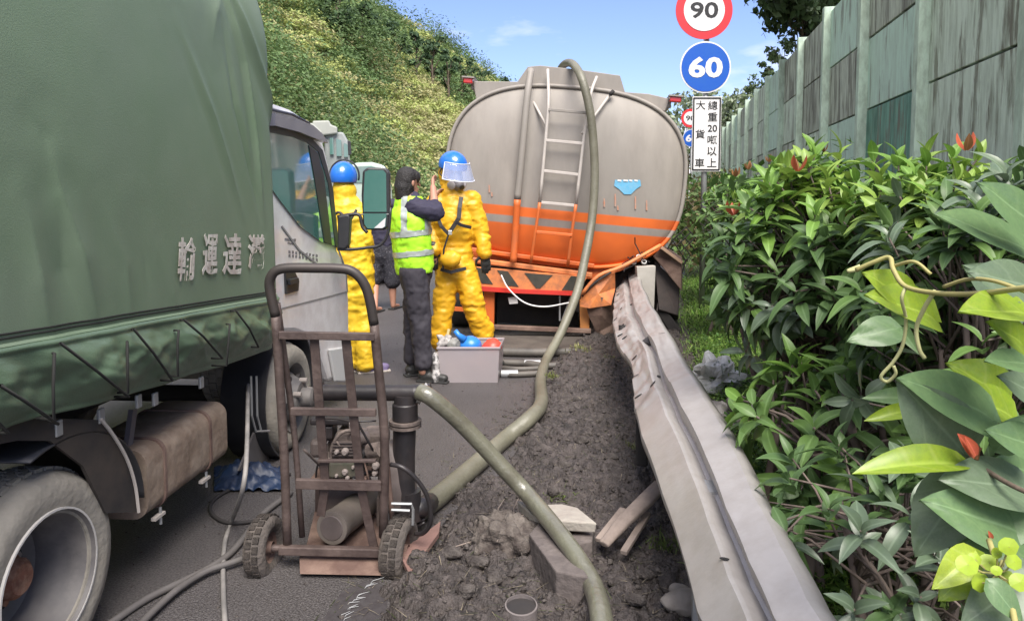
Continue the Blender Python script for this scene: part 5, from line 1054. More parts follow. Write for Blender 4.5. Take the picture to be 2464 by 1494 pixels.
# black bent wire frame behind the rail, blue sheet under the lorry
wf = thing('wire_frame', 'black bent wire rack standing in the grass right of the tanker', 'wire rack', (V(1650, 600, 8).x, V(1650, 600, 8).y, .3)); Q = [V(x, y, 8) for x, y in ((1618, 578), (1651, 547), (1688, 588), (1650, 626))]
MB().tube(Q+[Q[0]], .009, 6).build('outer_wire', m_dark, wf)
for t_ in (.3, .6): MB().tube([Q[0].lerp(Q[3], t_), Q[1].lerp(Q[2], t_)], .007, 6).build('cross_wire', m_dark, wf); MB().tube([Q[0].lerp(Q[1], t_), Q[3].lerp(Q[2], t_)], .006, 6).build('cross_wire', m_dark, wf)
MB().tube([Q[3], V(1640, 660, 8)], .009, 6).build('leg', m_dark, wf); MB().tube([Q[0], V(1606, 600, 8)], .009, 6).build('leg', m_dark, wf)
b = MB(); c_ = G(600, 1162, .03)
b.grid(lambda a_, v_: G(515+175*a_, 1185-55*v_, .0)+UP*(.015+.07*math.sin(PI*a_)*math.sin(PI*v_)*(1+.8*fbm(a_*5, v_*5, 3))+.02*fbm(a_*9, v_*7, 1)), 40, 30); tag(b.build('blue_sheet', mat('sheet_navy', (.012, .03, .075), .5, (.02, .02, .03), 5, .6), smooth=True, solid=.003), 'crumpled navy sheet lying in the shade under the lorry', 'sheet')
# ================================================================== people
def cap(b, p0, r0, p1, r1, flat=1.0, side=None, n=18):
    """tapered capsule; flat scales the thickness across 'side'"""
    p0, p1 = Vector(p0), Vector(p1); d = (p1-p0); L_ = max(d.length, 1e-4); d = d/L_
    if side is not None: e1 = (Vector(side)-d*Vector(side).dot(d)).normalized(); e2 = d.cross(e1)
    else: e1, e2 = basis(d)
    rings = []
    for k in range(1, 6): a_ = -PI/2+PI/2*k/5; rings.append((p0+d*(r0*math.sin(a_)), r0*math.cos(a_)))
    for k in range(1, 5): t_ = k/5; rings.append((p0.lerp(p1, t_), r0*(1-t_)+r1*t_))
    for k in range(0, 5): a_ = PI/2*k/5; rings.append((p1+d*(r1*math.sin(a_)), r1*math.cos(a_)))
    vs = [p0-d*r0]
    for c_, r_ in rings:
        for k in range(n): a_ = 2*PI*k/n; vs.append(c_+e1*math.cos(a_)*r_+e2*math.sin(a_)*r_*flat)
    vs.append(p1+d*r1); m = len(rings); fs = []
    for k in range(n): fs.append((0, 1+(k+1) % n, 1+k)); fs.append((len(vs)-1, 1+(m-1)*n+k, 1+(m-1)*n+(k+1) % n))
    for i in range(m-1):
        for k in range(n): fs.append((1+i*n+k, 1+i*n+(k+1) % n, 1+(i+1)*n+(k+1) % n, 1+(i+1)*n+k))
    b.add(vs, fs)
def melt(name, b, voxel, m, parent, smooth=3, folds=None, origin=None):
    """union of the closed shapes in b as one continuous skin"""
    me = bpy.data.meshes.new('tmp'); me.from_pydata([tuple(v) for v in b.v], [], b.f); me.update()
    o = bpy.data.objects.new('tmp', me); COL.objects.link(o); q = o.modifiers.new('r', 'REMESH'); q.mode = 'VOXEL'; q.voxel_size = voxel; q.use_smooth_shade = True
    if smooth: s_ = o.modifiers.new('s', 'SMOOTH'); s_.factor = .5; s_.iterations = smooth
    dg = bpy.context.evaluated_depsgraph_get(); out = bpy.data.meshes.new_from_object(o.evaluated_get(dg)); bpy.data.objects.remove(o); bpy.data.meshes.remove(me)
    n_ = len(out.vertices); co = np.empty(n_*3, np.float32); out.vertices.foreach_get('co', co); co = co.reshape(-1, 3).astype(float)
    if folds:
        no = np.empty(n_*3, np.float32); out.vertex_normals.foreach_get('vector', no); no = no.reshape(-1, 3)
        for amp, fx, fz, sd_ in folds:
            nn = nfbm(co*np.array([fx, fx, fz]), 1.0, sd_, 3); ridge = 1-np.abs(nn-.5)*7; co = co+no*(amp*(np.clip(ridge, -1, 1)*.6+(nn-.5)*1.2))[:, None]
    og = np.array(parent.get('_o')) if parent is not None else co.mean(0); out.vertices.foreach_set('co', (co-og).astype(np.float32).ravel())
    out.update(); out.shade_smooth(); out.materials.clear(); out.materials.append(m); out.name = name
    r_ = bpy.data.objects.new(name, out); COL.objects.link(r_); r_['_o'] = tuple(og)
    if parent is not None: r_.parent = parent
    else: r_.location = og
    return r_
def hand(b, wr, d, nrm, s_=1.0, curl=.4, mirror=1):
    """palm and five fingers; wr wrist, d pointing direction, nrm back-of-hand normal"""
    d = Vector(d).normalized(); nrm = Vector(nrm); nrm = (nrm-d*nrm.dot(d)).normalized(); sd_ = d.cross(nrm)*mirror
    cap(b, wr+d*.02*s_, .028*s_, wr+d*.075*s_, .036*s_, .5, sd_)
    for k, (o_, l_, r_) in enumerate(((-.030, .062, .0088), (-.011, .074, .0092), (.009, .070, .009), (.028, .055, .008))):
        a_ = wr+d*.085*s_+sd_*o_*s_; c_ = a_+(d-nrm*curl*.4)*l_*.5*s_; e_ = c_+(d-nrm*curl*1.6).normalized()*l_*.5*s_
        cap(b, a_-d*.02, r_*1.1*s_, c_, r_*s_, 1, None, 8); cap(b, c_, r_*s_, e_, r_*.8*s_, 1, None, 8)
    a_ = wr+d*.03*s_-sd_*.03*s_; c_ = a_+(d*.5-sd_*.8-nrm*.2).normalized()*.04*s_; e_ = c_+(d*.9-sd_*.2-nrm*.4).normalized()*.032*s_
    cap(b, a_, .013*s_, c_, .011*s_, 1, None, 8); cap(b, c_, .011*s_, e_, .009*s_, 1, None, 8)
m_skin = mat('skin', (.42, .22, .15), .55, (.35, .16, .11), 9, .4, sub=0); m_hair = mat('hair_black', (.014, .012, .012), .6, (.03, .026, .024), 30, .5, bump=.5, bscale=120)
m_yel = mat('suit_yellow', (.76, .42, .018), .45, (.62, .31, .015), 3, .5, spec=.5, sheen=.1); m_yel2 = mat('suit_yellow_lemon', (.78, .52, .03), .45, (.66, .4, .02), 3, .5)
m_navy = mat('cloth_navy', (.022, .02, .045), .8, (.04, .035, .06), 8, .6); m_trs = mat('trousers_charcoal', (.030, .027, .036), .8, (.05, .045, .055), 6, .6)
m_hv = mat('vest_lime', (.42, .85, .03), .5, (.33, .75, .03), 4, .5); m_refl = mat('reflective_tape', (.42, .46, .43), .35, (.32, .36, .34), 10, .5, metal=.2)
m_shoe = mat('shoe_black', (.02, .02, .02), .5, (.06, .06, .055), 10, .6); m_hblue = mat('helmet_blue', (.015, .15, .62), .3, (.01, .12, .5), 4, .4, coat=.5)
def head(b, c_, f, s_=1.0):
    """skull with jaw, nose, ears, brows; c_ centre, f facing"""
    f = Vector(f).normalized(); sd_ = f.cross(UP).normalized(); u_ = sd_.cross(f)
    R = Matrix((sd_, f, u_)).transposed(); b.ell(c_+u_*.03*s_, (.073*s_, .092*s_, .088*s_), R, 20, 14); cap(b, c_-u_*.02*s_+f*.015*s_, .064*s_, c_-u_*.085*s_+f*.05*s_, .036*s_, 1, None)
    cap(b, c_+f*.088*s_+u_*.012*s_, .008*s_, c_+f*.106*s_-u_*.022*s_, .013*s_, 1, None, 8)
    for k in (-1, 1):
        b.ell(c_+sd_*k*.077*s_-u_*.005*s_, (.01*s_, .02*s_, .032*s_), R, 10, 8); cap(b, c_+f*.083*s_+u_*.035*s_+sd_*k*.012*s_, .009*s_, c_+f*.074*s_+u_*.033*s_+sd_*k*.045*s_, .008*s_, 1, None, 8)
    cap(b, c_+f*.086*s_-u_*.052*s_-sd_*.018*s_, .007*s_, c_+f*.086*s_-u_*.052*s_+sd_*.018*s_, .007*s_, 1, None, 8)
def face_bits(par, c_, f, s_=1.0):
    f = Vector(f).normalized(); sd_ = f.cross(UP).normalized(); u_ = sd_.cross(f)
    for k in (-1, 1):
        e = MB().ell(c_+f*.080*s_+u_*.014*s_+sd_*k*.031*s_, (.012*s_, .011*s_, .009*s_)).build('eye', mat('eye_white', (.6, .58, .55), .3), par, smooth=True); MB().ell(c_+f*.0895*s_+u_*.014*s_+sd_*k*.031*s_, (.005*s_, .003*s_, .005*s_)).build('pupil', m_shoe, e, smooth=True)
def shoe(par, ankle, f, m, l_=.27, z=0.0, sole=None):
    f = Vector((f.x, f.y, 0)).normalized(); a_ = Vector((ankle.x, ankle.y, z)); b = MB(); cap(b, a_+UP*.055-f*.02, .045, a_+UP*.04+f*(l_-.11), .036, .85, f.cross(UP)); cap(b, a_+UP*.045, .045, a_+UP*.11, .046)
    b.box(a_+UP*.015+f*(l_/2-.075), (.075, l_*.85, .02), Matrix((f.cross(UP), f, UP)).transposed()); o = melt('shoe', b, .008, m, par, 2)
    MB().box(a_+UP*.008+f*(l_/2-.07), (.088, l_, .018), Matrix((f.cross(UP), f, UP)).transposed()).build('sole', sole or m, o, bevel=.006); return o
# ---------- A: man in lime vest, back to us, reaching towards the yellow-suited man
dA = 5.95
def A(x, y, dd=0.0): return V(x, y, dA+dd)
fA = (RT*.80+FW*.6).normalized(); sA = fA.cross(UP).normalized()   # sA: his right
pa = thing('person', 'person in a lime reflective vest and dark trousers, arm raised, back turned', 'person', (A(1010, 915).x, A(1010, 915).y, 0))
hc = A(982, 440); chest = A(986, 530); waist = A(992, 600); hips = A(1000, 652)
shR = A(1000, 500, -.10); shL = A(978, 500, .14); elR = A(1047, 512, -.12); wrR = A(1042, 452, .0); hnd = A(1041, 418, .12)
elL = A(1010, 540, .32); wrL = A(1040, 480, .4)
knR, knL = A(1012, 775, -.10), A(996, 770, .10); anR, anL = A(1018, 893, -.12), A(992, 880, .10)
b = MB(); head(b, hc, fA, 1.0); cap(b, A(980, 470), .055, A(983, 500), .062)
cap(b, chest-UP*.02, .15, A(986, 500), .135, .68, sA); cap(b, chest, .15, waist, .128, .72, sA); cap(b, waist, .128, hips, .145, .75, sA)
for sh, el, wr in ((shR, elR, wrR), (shL, elL, wrL)): cap(b, A(986, 498), .07, sh, .058); cap(b, sh, .053, el, .04); cap(b, el, .041, wr, .026)
for kn, an, dd in ((knR, anR, -.09), (knL, anL, .09)): cap(b, hips+FW*dd, .088, kn, .058); cap(b, kn, .058, an, .036); cap(b, an, .034, an+fA*.12-UP*.06, .03)
hand(b, wrR, (A(1040, 405, .2)-wrR), -RT, 1.0, .6); hand(b, wrL, FW*.4+RT*.5+UP*.6, -RT, 1.0, .6)
bodyA = melt('body', b, .0085, m_skin, pa, 3); face_bits(bodyA, hc, fA)
b = MB(); cap(b, hc+UP*.045-fA*.014, .086, hc-UP*.03-fA*.03, .083); cap(b, hc-UP*.03-fA*.04, .078, hc-UP*.12-fA*.035, .07); cap(b, hc+UP*.03-sA*.01, .088, hc+UP*.045+fA*.035, .07)
melt('hair', b, .01, m_hair, pa, 3, [(.006, 30, 18, 3)])
b = MB(); cap(b, chest-UP*.02, .168, A(986, 502), .145, .7, sA); cap(b, chest, .168, A(996, 640), .158, .74, sA); cap(b, A(986, 503), .09, shR, .082); cap(b, shR, .082, elR, .072); cap(b, elR, .070, elR+(wrR-elR)*.2, .06); cap(b, A(980, 500), .09, shL, .08); cap(b, shL, .075, elL, .065); cap(b, elL, .06, wrL, .045)
melt('jumper', b, .012, m_navy, pa, 3, [(.014, 9, 16, 5), (.007, 24, 30, 6)])
b = MB(); cap(b, chest-UP*.03, .183, A(985, 500), .14, .76, sA); cap(b, chest-UP*.02, .186, A(997, 638), .176, .8, sA)
# cut the capsule ends flat: keep only between collar and hem
vest = melt('vest', b, .012, m_hv, pa, 3, [(.010, 7, 10, 8), (.006, 20, 26, 9)])
import bmesh
def cut(o, pt, nrm):
    bm = bmesh.new(); bm.from_mesh(o.data); og = Vector(o['_o']) if o.parent is None else Vector(o['_o']); bmesh.ops.bisect_plane(bm, geom=bm.verts[:]+bm.edges[:]+bm.faces[:], plane_co=Vector(pt)-og, plane_no=nrm, clear_outer=True); bm.to_mesh(o.data); bm.free(); o.data.update()
cut(vest, A(1000, 656), -UP+RT*.09); cut(vest, A(985, 474), UP); q = vest.modifiers.new('s', 'SOLIDIFY'); q.thickness = .008; q.offset = 1
def belt(name, par, src, pt, nrm, half, m, grow=.006, side=None):
    """band of cloth cut out of a garment's own surface and set proud of it"""
    me = src.data.copy(); o = bpy.data.objects.new(name, me); COL.objects.link(o); o['_o'] = src['_o']
    o.parent = src; o['_o'] = src['_o']
    bm = bmesh.new(); bm.from_mesh(me); og = Vector(src['_o']); n_ = Vector(nrm).normalized()
    for s_ in (1, -1): bmesh.ops.bisect_plane(bm, geom=bm.verts[:]+bm.edges[:]+bm.faces[:], plane_co=Vector(pt)-og+n_*half*s_, plane_no=n_*s_, clear_outer=True)
    if side is not None:
        bmesh.ops.bisect_plane(bm, geom=bm.verts[:]+bm.edges[:]+bm.faces[:], plane_co=Vector(side[0])-og, plane_no=Vector(side[1]), clear_outer=True)
    if side is not None and len(side) > 2: bmesh.ops.bisect_plane(bm, geom=bm.verts[:]+bm.edges[:]+bm.faces[:], plane_co=Vector(side[2])-og, plane_no=Vector(side[3]), clear_outer=True)
    bm.normal_update()
    for v in bm.verts: v.co += v.normal*grow
    bm.to_mesh(me); bm.free(); me.materials.clear(); me.materials.append(m); me.shade_smooth(); return o
tn = (UP-RT*.10).normalized()
belt('reflective_band', pa, vest, A(995, 560), tn, .024, m_refl, .014); belt('reflective_band', pa, vest, A(997, 608), tn, .022, m_refl, .014)
belt('reflective_band', pa, vest, A(980, 520), (RT+UP*.02).normalized(), .026, m_refl, .012, (A(985, 560), -UP)); belt('reflective_band', pa, vest, A(1034, 540, .1), (RT+UP*.02).normalized(), .02, m_refl, .012, (A(985, 560), -UP))
b = MB(); cap(b, hips+UP*.05, .155, hips-UP*.05, .155, .8, sA)
for kn, an, dd in ((knR, anR, -.08), (knL, anL, .08)): cap(b, hips+FW*dd, .115, kn, .084); cap(b, kn, .082, an+UP*.075, .068)
tr = melt('trousers', b, .012, m_trs, pa, 2, [(.014, 8, 7, 15), (.006, 22, 18, 16)]); cut(tr, A(1000, 640), UP)
shoe(pa, anL, fA*.9-FW*.2, m_shoe); shoe(pa, Vector((A(1024, 915, -.1).x, A(1024, 915, -.1).y, 0)), RT*.9-FW*.25, m_shoe)
# ---------- B: man in yellow suit facing us, face shield and breathing mask
dB = 6.45
def B(x, y, dd=0.0): return V(x, y, dB+dd)
fB = (RT*.62-FW*.74-UP*.22).normalized(); sB = RT
pb = thing('person', 'person in yellow protective suit with blue helmet, raised clear visor and grey mask, facing out', 'person', (B(1100, 850).x, B(1100, 850).y, 0))
hcB = B(1088, 414); gB = B(1096, 640)
jB = dict(shR=B(1132, 482), elR=B(1156, 552), wrR=B(1166, 606, -.05), shL=B(1052, 482), elL=B(1036, 545, .05), wrL=B(1042, 600, -.1))
hipR, hipL = B(1116, 650), B(1078, 650); kR, kL = B(1138, 728, -.05), B(1068, 732, -.02); aR, aL = B(1163, 812), B(1056, 822, -.05)
aR.z = max(aR.z, .09); aL.z = max(aL.z, .09)
b = MB(); head(b, hcB, fB, 1.0); cap(b, B(1086, 432), .055, B(1088, 470), .06); cap(b, B(1092, 530), .15, B(1091, 492), .14, .65, sB); cap(b, B(1092, 530), .15, B(1094, 600), .13, .7, sB); cap(b, B(1094, 600), .13, gB, .15, .72, sB)
for s_ in 'RL': cap(b, B(1091, 490), .07, jB['sh'+s_], .06); cap(b, jB['sh'+s_], .055, jB['el'+s_], .042); cap(b, jB['el'+s_], .042, jB['wr'+s_], .028)
for h_, k_, a_ in ((hipR, kR, aR), (hipL, kL, aL)): cap(b, h_, .09, k_, .06); cap(b, k_, .058, a_, .038); cap(b, a_, .035, a_+fB*.1-UP*.04, .03)
hand(b, jB['wrL'], -UP+FW*-.1, -FW, 1, .5); hand(b, jB['wrR'], -UP+RT*.05, -FW, 1, .5, -1)
bodyB = melt('body', b, .0085, m_skin, pb, 3); face_bits(bodyB, hcB, fB)
b = MB(); cap(b, B(1092, 535), .185, B(1091, 492), .155, .72, sB); cap(b, B(1092, 535), .185, B(1094, 600), .16, .78, sB); cap(b, B(1094, 600), .16, gB, .165, .8, sB); cap(b, B(1088, 490), .11, B(1087, 452), .088)
for s_, q in (('R', 1), ('L', -1)):
    cap(b, B(1091, 492), .085, jB['sh'+s_], .085); cap(b, jB['sh'+s_], .086, jB['el'+s_], .078); cap(b, jB['el'+s_], .08, jB['wr'+s_], .06)
for h_, k_, a_ in ((hipR, kR, aR), (hipL, kL, aL)): cap(b, h_, .112, k_, .092); cap(b, k_, .092, a_+UP*.03, .086); cap(b, a_+UP*.07, .092, a_+UP*.01, .075)
suitB = melt('protective_suit', b, .0125, m_yel, pb, 2, [(.015, 3.5, 6.5, 25), (.011, 8, 17, 26), (.005, 22, 45, 27)])
lump('pouch', B(1085, 622, -.19), .095, .05, .07, m_yel, None, None, 4, 9, .35, parent=pb, sub=30)
# gloves, shoes
b = MB(); hand(b, jB['wrR']-UP*.0, -UP+RT*.12, (-FW+RT*.3), 1.25, .3, -1); cap(b, jB['wrR']+UP*.03, .05, jB['wrR']-UP*.05, .042); melt('glove', b, .007, m_shoe, pb, 2)
b = MB(); hand(b, jB['wrL'], -UP, -FW, 1.2, .3); cap(b, jB['wrL']+UP*.03, .05, jB['wrL']-UP*.05, .042); melt('glove', b, .007, m_shoe, pb, 2)
shoe(pb, aR, fB*.6+RT*.3, m_shoe, .3); shoe(pb, aL, fB, mat('boot_white', (.55, .5, .46), .6, (.4, .34, .3), 9, .6), .3)
# helmet with shield and mask
R = Matrix((fB.cross(UP).normalized(), fB, (fB.cross(UP).normalized()).cross(fB))).transposed(); uB = R.col[2]; sdB = R.col[0]
b = MB(); b.ell(hcB+uB*.06, (.122, .142, .125), R, 28, 18); hl = b.build('helmet', m_hblue, pb, smooth=True); cut(hl, hcB+uB*.03, -uB); q = hl.modifiers.new('s', 'SOLIDIFY'); q.thickness = .006
m_vis = mat('visor_clear', (.45, .55, .85), .08, alpha=.3, coat=1, spec=1); m_vedge = mat('visor_edge', (.6, .62, .68), .3)
def vis(a_, v_): 
    t_ = math.radians(-68+136*a_); rr = .15+.045*v_; return hcB+sdB*math.sin(t_)*rr*.93+fB*(math.cos(t_)*rr+.0+.03*v_)+uB*(.095-.14*v_)
b = MB(); b.grid(vis, 20, 10); vo = b.build('visor', m_vis, pb, smooth=True, recalc=False, solid=.002)
MB().tube([vis(0, 0)]+[vis(k/16, 0) for k in range(1, 17)]+[vis(1, k/6) for k in range(1, 7)]+[vis(1-k/16, 1) for k in range(1, 17)]+[vis(0, 1-k/6) for k in range(1, 7)], .0055, 6).build('visor_rim', m_vedge, vo, smooth=True)
m_msk = mat('mask_grey', (.28, .26, .27), .45, (.12, .11, .11), 14, .6); b = MB(); cap(b, hcB-uB*.03+fB*.07, .058, hcB-uB*.10+fB*.085, .056); cap(b, hcB-uB*.08+fB*.09, .048, hcB-uB*.09+fB*.13, .042); mk = melt('mask', b, .008, m_msk, pb, 2)
for s_ in (-1, 1): MB().lathe([(.034, 0), (.038, .006), (.038, .022), (.03, .028), (.0001, .028)], hcB-uB*.095+fB*.1+sdB*.055*s_, (sdB*s_+fB*.5-uB*.3), 18).build('filter', mat('filter_pale', (.5, .46, .46), .5, (.1, .09, .09), 20, .4), mk, auto=40)
MB().lathe([(.022, 0), (.024, .012), (.0001, .014)], hcB-uB*.1+fB*.165, fB-uB*.4, 14).build('valve', m_shoe, mk)
for s_ in (-1, 1): MB().tube([hcB+sdB*s_*.11+uB*.04, hcB+sdB*s_*.115-uB*.02-fB*.02, hcB+sdB*s_*.08-uB*.06+fB*.05], .006, 6, smooth=4).build('mask_strap', m_shoe, mk, smooth=True)
b = MB(); cap(b, hcB-fB*.06-uB*.02, .085, hcB-fB*.02-uB*.10, .085); melt('hood', b, .012, m_yel, pb, 2, [(.008, 20, 20, 3)])
# harness
m_strap = mat('strap_black', (.02, .018, .02), .6); st_d = -.185
for P_, w_ in (([(1110, 474, -.15), (1106, 500, -.19), (1104, 525, -.21), (1080, 562, -.215)], .036), ([(1050, 515, -.16), (1062, 545, -.20), (1080, 564, -.215)], .03), ([(1134, 548, -.16), (1110, 542, -.2), (1098, 535, -.215)], .028), ([(1080, 562, -.215), (1068, 600, -.215), (1066, 645, -.2)], .016), ([(1060, 648, -.17), (1085, 655, -.2), (1120, 646, -.17)], .03)):
    Q = [B(*p_) for p_ in P_]
    for i in range(len(Q)-1): MB().bar(Q[i], Q[i+1]+(Q[i+1]-Q[i]).normalized()*.006, w_, .008, FW).build('harness_strap', m_strap, pb, bevel=.002)
MB().box(B(1083, 560, -.225), (.035, .012, .04), Matrix((RT, FW, UP)).transposed()).build('buckle', mat('buckle', (.6, .6, .6), .3, metal=.7), pb, bevel=.004)
# ---------- C: second yellow suit, back to us behind the cab corner
dC = 6.2
def C_(x, y, dd=0.0): return V(x, y, dC+dd)
fC = (FW*.95-RT*.2).normalized(); pc = thing('person', 'person in yellow suit and blue helmet standing behind the lorry door, back turned', 'person', (C_(862, 900).x, C_(862, 900).y, 0))
hcC = C_(827, 440); gC = C_(850, 645)
b = MB(); head(b, hcC, fC); cap(b, C_(827, 465), .055, C_(830, 492), .06); cap(b, C_(833, 545), .145, C_(831, 505), .13, .7, RT); cap(b, C_(833, 545), .14, gC, .14, .75, RT)
jc = dict(a=C_(798, 510), b=C_(786, 570), c=C_(800, 625), d=C_(862, 512), e=C_(876, 580), f=C_(880, 632, .1))
cap(b, jc['a'], .055, jc['b'], .042); cap(b, jc['b'], .042, jc['c'], .028); cap(b, jc['d'], .055, jc['e'], .042); cap(b, jc['e'], .042, jc['f'], .028); cap(b, C_(830, 505), .07, jc['a'], .06); cap(b, C_(830, 505), .07, jc['d'], .06)
lk = ((C_(838, 655), C_(845, 765), C_(850, 875, .02)), (C_(868, 655), C_(874, 765), C_(880, 880, -.05)))
for h_, k_, a_ in lk: cap(b, h_, .085, k_, .058); cap(b, k_, .056, a_, .036)
hand(b, jc['c'], -UP, -FW); hand(b, jc['f'], -UP, RT, 1, .4, -1); melt('body', b, .0095, m_skin, pc, 3)
b = MB(); cap(b, C_(833, 550), .175, C_(831, 508), .15, .78, RT); cap(b, C_(833, 550), .175, gC, .155, .8, RT); cap(b, C_(828, 500), .09, C_(827, 458), .098)
cap(b, jc['a'], .088, jc['b'], .08); cap(b, jc['b'], .08, jc['c'], .062); cap(b, jc['d'], .088, jc['e'], .08); cap(b, jc['e'], .08, jc['f'], .062)
for h_, k_, a_ in lk: cap(b, h_, .11, k_, .09); cap(b, k_, .09, a_+UP*.03, .085)
melt('protective_suit', b, .0125, m_yel2, pc, 2, [(.015, 3.5, 6.5, 35), (.011, 8, 17, 36), (.005, 22, 45, 37)])
b = MB(); b.ell(hcC+UP*.05, (.112, .13, .13), None, 28, 18); hl = b.build('helmet', m_hblue, pc, smooth=True); cut(hl, hcC+UP*.0, -UP); q = hl.modifiers.new('s', 'SOLIDIFY'); q.thickness = .006
b = MB(); b.tube([hcC+Vector((math.cos(t_)*.125*RT.x, math.cos(t_)*.125*RT.y, .06+.135*math.sin(t_)))+FW*.03 for t_ in np.linspace(-.3, PI+.3, 24)], .008, 6); b.build('visor_rim', m_strap, pc, smooth=True)
MB().tube([C_(800, 520, -.15), C_(818, 512, -.17), C_(840, 540, -.19)], .012, 6, smooth=4).build('harness_strap', m_strap, pc, smooth=True); MB().tube([C_(858, 505, -.15), C_(840, 540, -.19), C_(838, 600, -.18)], .012, 6, smooth=4).build('harness_strap', m_strap, pc, smooth=True)
m_boot = mat('boot_violet', (.2, .16, .3), .6, (.12, .1, .15), 8, .5)
for h_, k_, a_ in lk: shoe(pc, a_, fC*.3+RT*.8 if a_ is lk[1][2] else fC, m_boot, .28, sole=mat('sole_pale', (.5, .45, .4), .7))
# ---------- D: bystander in dark shirt and shorts, head behind the mirror
dD = 9.7
def D(x, y, dd=0.0): return V(x, y, dD+dd)
fD = (FW*.9+RT*.3).normalized(); pd = thing('person', 'person in dark T-shirt, black shorts and sandals, half hidden by the lorry mirror', 'person', (D(925, 745).x, D(925, 745).y, 0))
hD = D(917, 448); gD = D(922, 605); b = MB(); head(b, hD, fD); cap(b, D(917, 462), .055, D(917, 480), .06); cap(b, D(918, 520), .15, D(917, 490), .135, .7, RT); cap(b, D(918, 520), .15, gD, .145, .75, RT)
for s_ in (-1, 1):
    a_, e_, w_ = D(917+s_*30, 492), D(917+s_*38, 545), D(917+s_*36, 590); cap(b, D(917, 490), .07, a_, .058); cap(b, a_, .052, e_, .04); cap(b, e_, .04, w_, .027); hand(b, w_, -UP, RT*s_, 1, .4, s_)
ld = ((D(905, 615), D(902, 680), D(903, 738, -.3)), (D(940, 615), D(944, 685), D(946, 734, 0)))
for h_, k_, a_ in ld: cap(b, h_, .09, k_, .06); cap(b, k_, .058, a_, .034); a2 = Vector((a_.x, a_.y, .05)); cap(b, a_, .034, a2, .034); cap(b, a2, .034, a2+fD*.14-UP*.02, .028)
melt('body', b, .0105, m_skin, pd, 3)
b = MB(); cap(b, D(918, 525), .168, D(917, 492), .145, .76, RT); cap(b, D(918, 525), .168, D(921, 590), .165, .8, RT)
for s_ in (-1, 1): cap(b, D(917, 492), .08, D(917+s_*30, 493), .07); cap(b, D(917+s_*30, 493), .07, D(917+s_*36, 522), .064)
melt('t_shirt', b, .0135, m_navy, pd, 2, [(.014, 8, 12, 45)])
b = MB(); cap(b, gD+UP*.03, .165, gD-UP*.05, .165, .82, RT)
for h_, k_, a_ in ld: cap(b, h_, .12, k_+UP*.05, .108)
m_sh = mat('shorts_speckled', (.02, .02, .028), .8, (.25, .24, .26), 60, .7, lo=.56, hi=.66); melt('shorts', b, .0135, m_sh, pd, 2, [(.012, 8, 10, 46)])
b = MB(); cap(b, hD+UP*.04-fD*.01, .088, hD-UP*.03-fD*.03, .083); melt('hair', b, .012, m_hair, pd, 3)
for h_, k_, a_ in ld: MB().box(Vector((a_.x, a_.y, .012))+fD*.06, (.09, .26, .022), Matrix((fD.cross(UP), fD, UP)).transposed()).build('sandal', m_shoe, pd, bevel=.008)
# ================================================================== shrubs of the hedge: stems, rosettes of big leaves
def leaf_mesh(name, L_, W_, fold=.25, droop=.25, n=6, tip=1.0, m=None):
    vs = []; fs = []
    for i in range(n+1):
        t_ = i/n; w_ = W_*math.sin(PI*min(1, t_**(.85*tip)*.98+.02))**.75*.5 if 0 < i < n else (.004 if i == 0 else 0.0005); x = L_*t_; z = -droop*L_*t_*t_+.05*L_*math.sin(PI*t_)
        vs += [(x, -w_, z+w_*fold*2), (x, 0, z), (x, w_, z+w_*fold*2)]
    for i in range(n):
        for k in range(2): a_ = 3*i+k; fs.append((a_, a_+3, a_+4, a_+1))
    me = bpy.data.meshes.new(name); me.from_pydata(vs, [], fs); me.update(); at_ = me.attributes.new('rib', 'FLOAT', 'POINT'); at_.data.foreach_set('value', [0., 1., 0.]*(n+1)); me.shade_smooth(); me.materials.append(m); return me
def leafmat(name, c1, c2, rough=.45, sub=.25, spec=.4):
    m_ = mat(name, c1, rough, c2, 14, .8, sub=sub, spec=spec, col3=tuple(x*.6+.02 for x in c1), scale3=45, amt3=.4); t = m_.node_tree; b_ = t.nodes['Principled BSDF']; src = b_.inputs['Base Color'].links[0].from_socket
    at_ = N(t, 'ShaderNodeAttribute', attribute_name='rib'); mr = N(t, 'ShaderNodeMapRange'); mr.inputs['From Min'].default_value = .8; mr.inputs['From Max'].default_value = 1; mr.inputs['To Max'].default_value = .55; t.links.new(at_.outputs['Fac'], mr.inputs[0])
    mi = N(t, 'ShaderNodeMix', data_type='RGBA'); mi.inputs['B'].default_value = (*[min(1, x*1.5+.06) for x in c1], 1); t.links.new(src, mi.inputs['A']); t.links.new(mr.outputs[0], mi.inputs['Factor']); t.links.new(mi.outputs['Result'], b_.inputs['Base Color']); return m_
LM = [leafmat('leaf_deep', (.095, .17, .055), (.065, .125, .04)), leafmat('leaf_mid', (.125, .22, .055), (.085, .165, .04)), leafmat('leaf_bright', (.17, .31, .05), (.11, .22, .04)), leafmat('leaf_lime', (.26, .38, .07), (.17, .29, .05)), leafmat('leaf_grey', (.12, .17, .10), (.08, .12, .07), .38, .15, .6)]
m_redleaf = leafmat('leaf_red', (.55, .10, .055), (.4, .12, .05)); m_bronze = leafmat('leaf_bronze', (.3, .12, .05), (.2, .12, .04))
m_stem = mat('shrub_stem', (.17, .13, .11), .85, (.08, .065, .055), 9, .7, bump=.4, stretch=(1, 1, .3))
LEAVES = [[leaf_mesh('leaf', .10*(1+.1*v), .043*(1-.06*v), .22, .18+.14*v, m=mm) for v in range(3)] for mm in LM]
BUD = [leaf_mesh('leaf', .05, .022, .35, -.12, m=m_redleaf), leaf_mesh('leaf', .05, .023, .3, .0, m=m_bronze)]
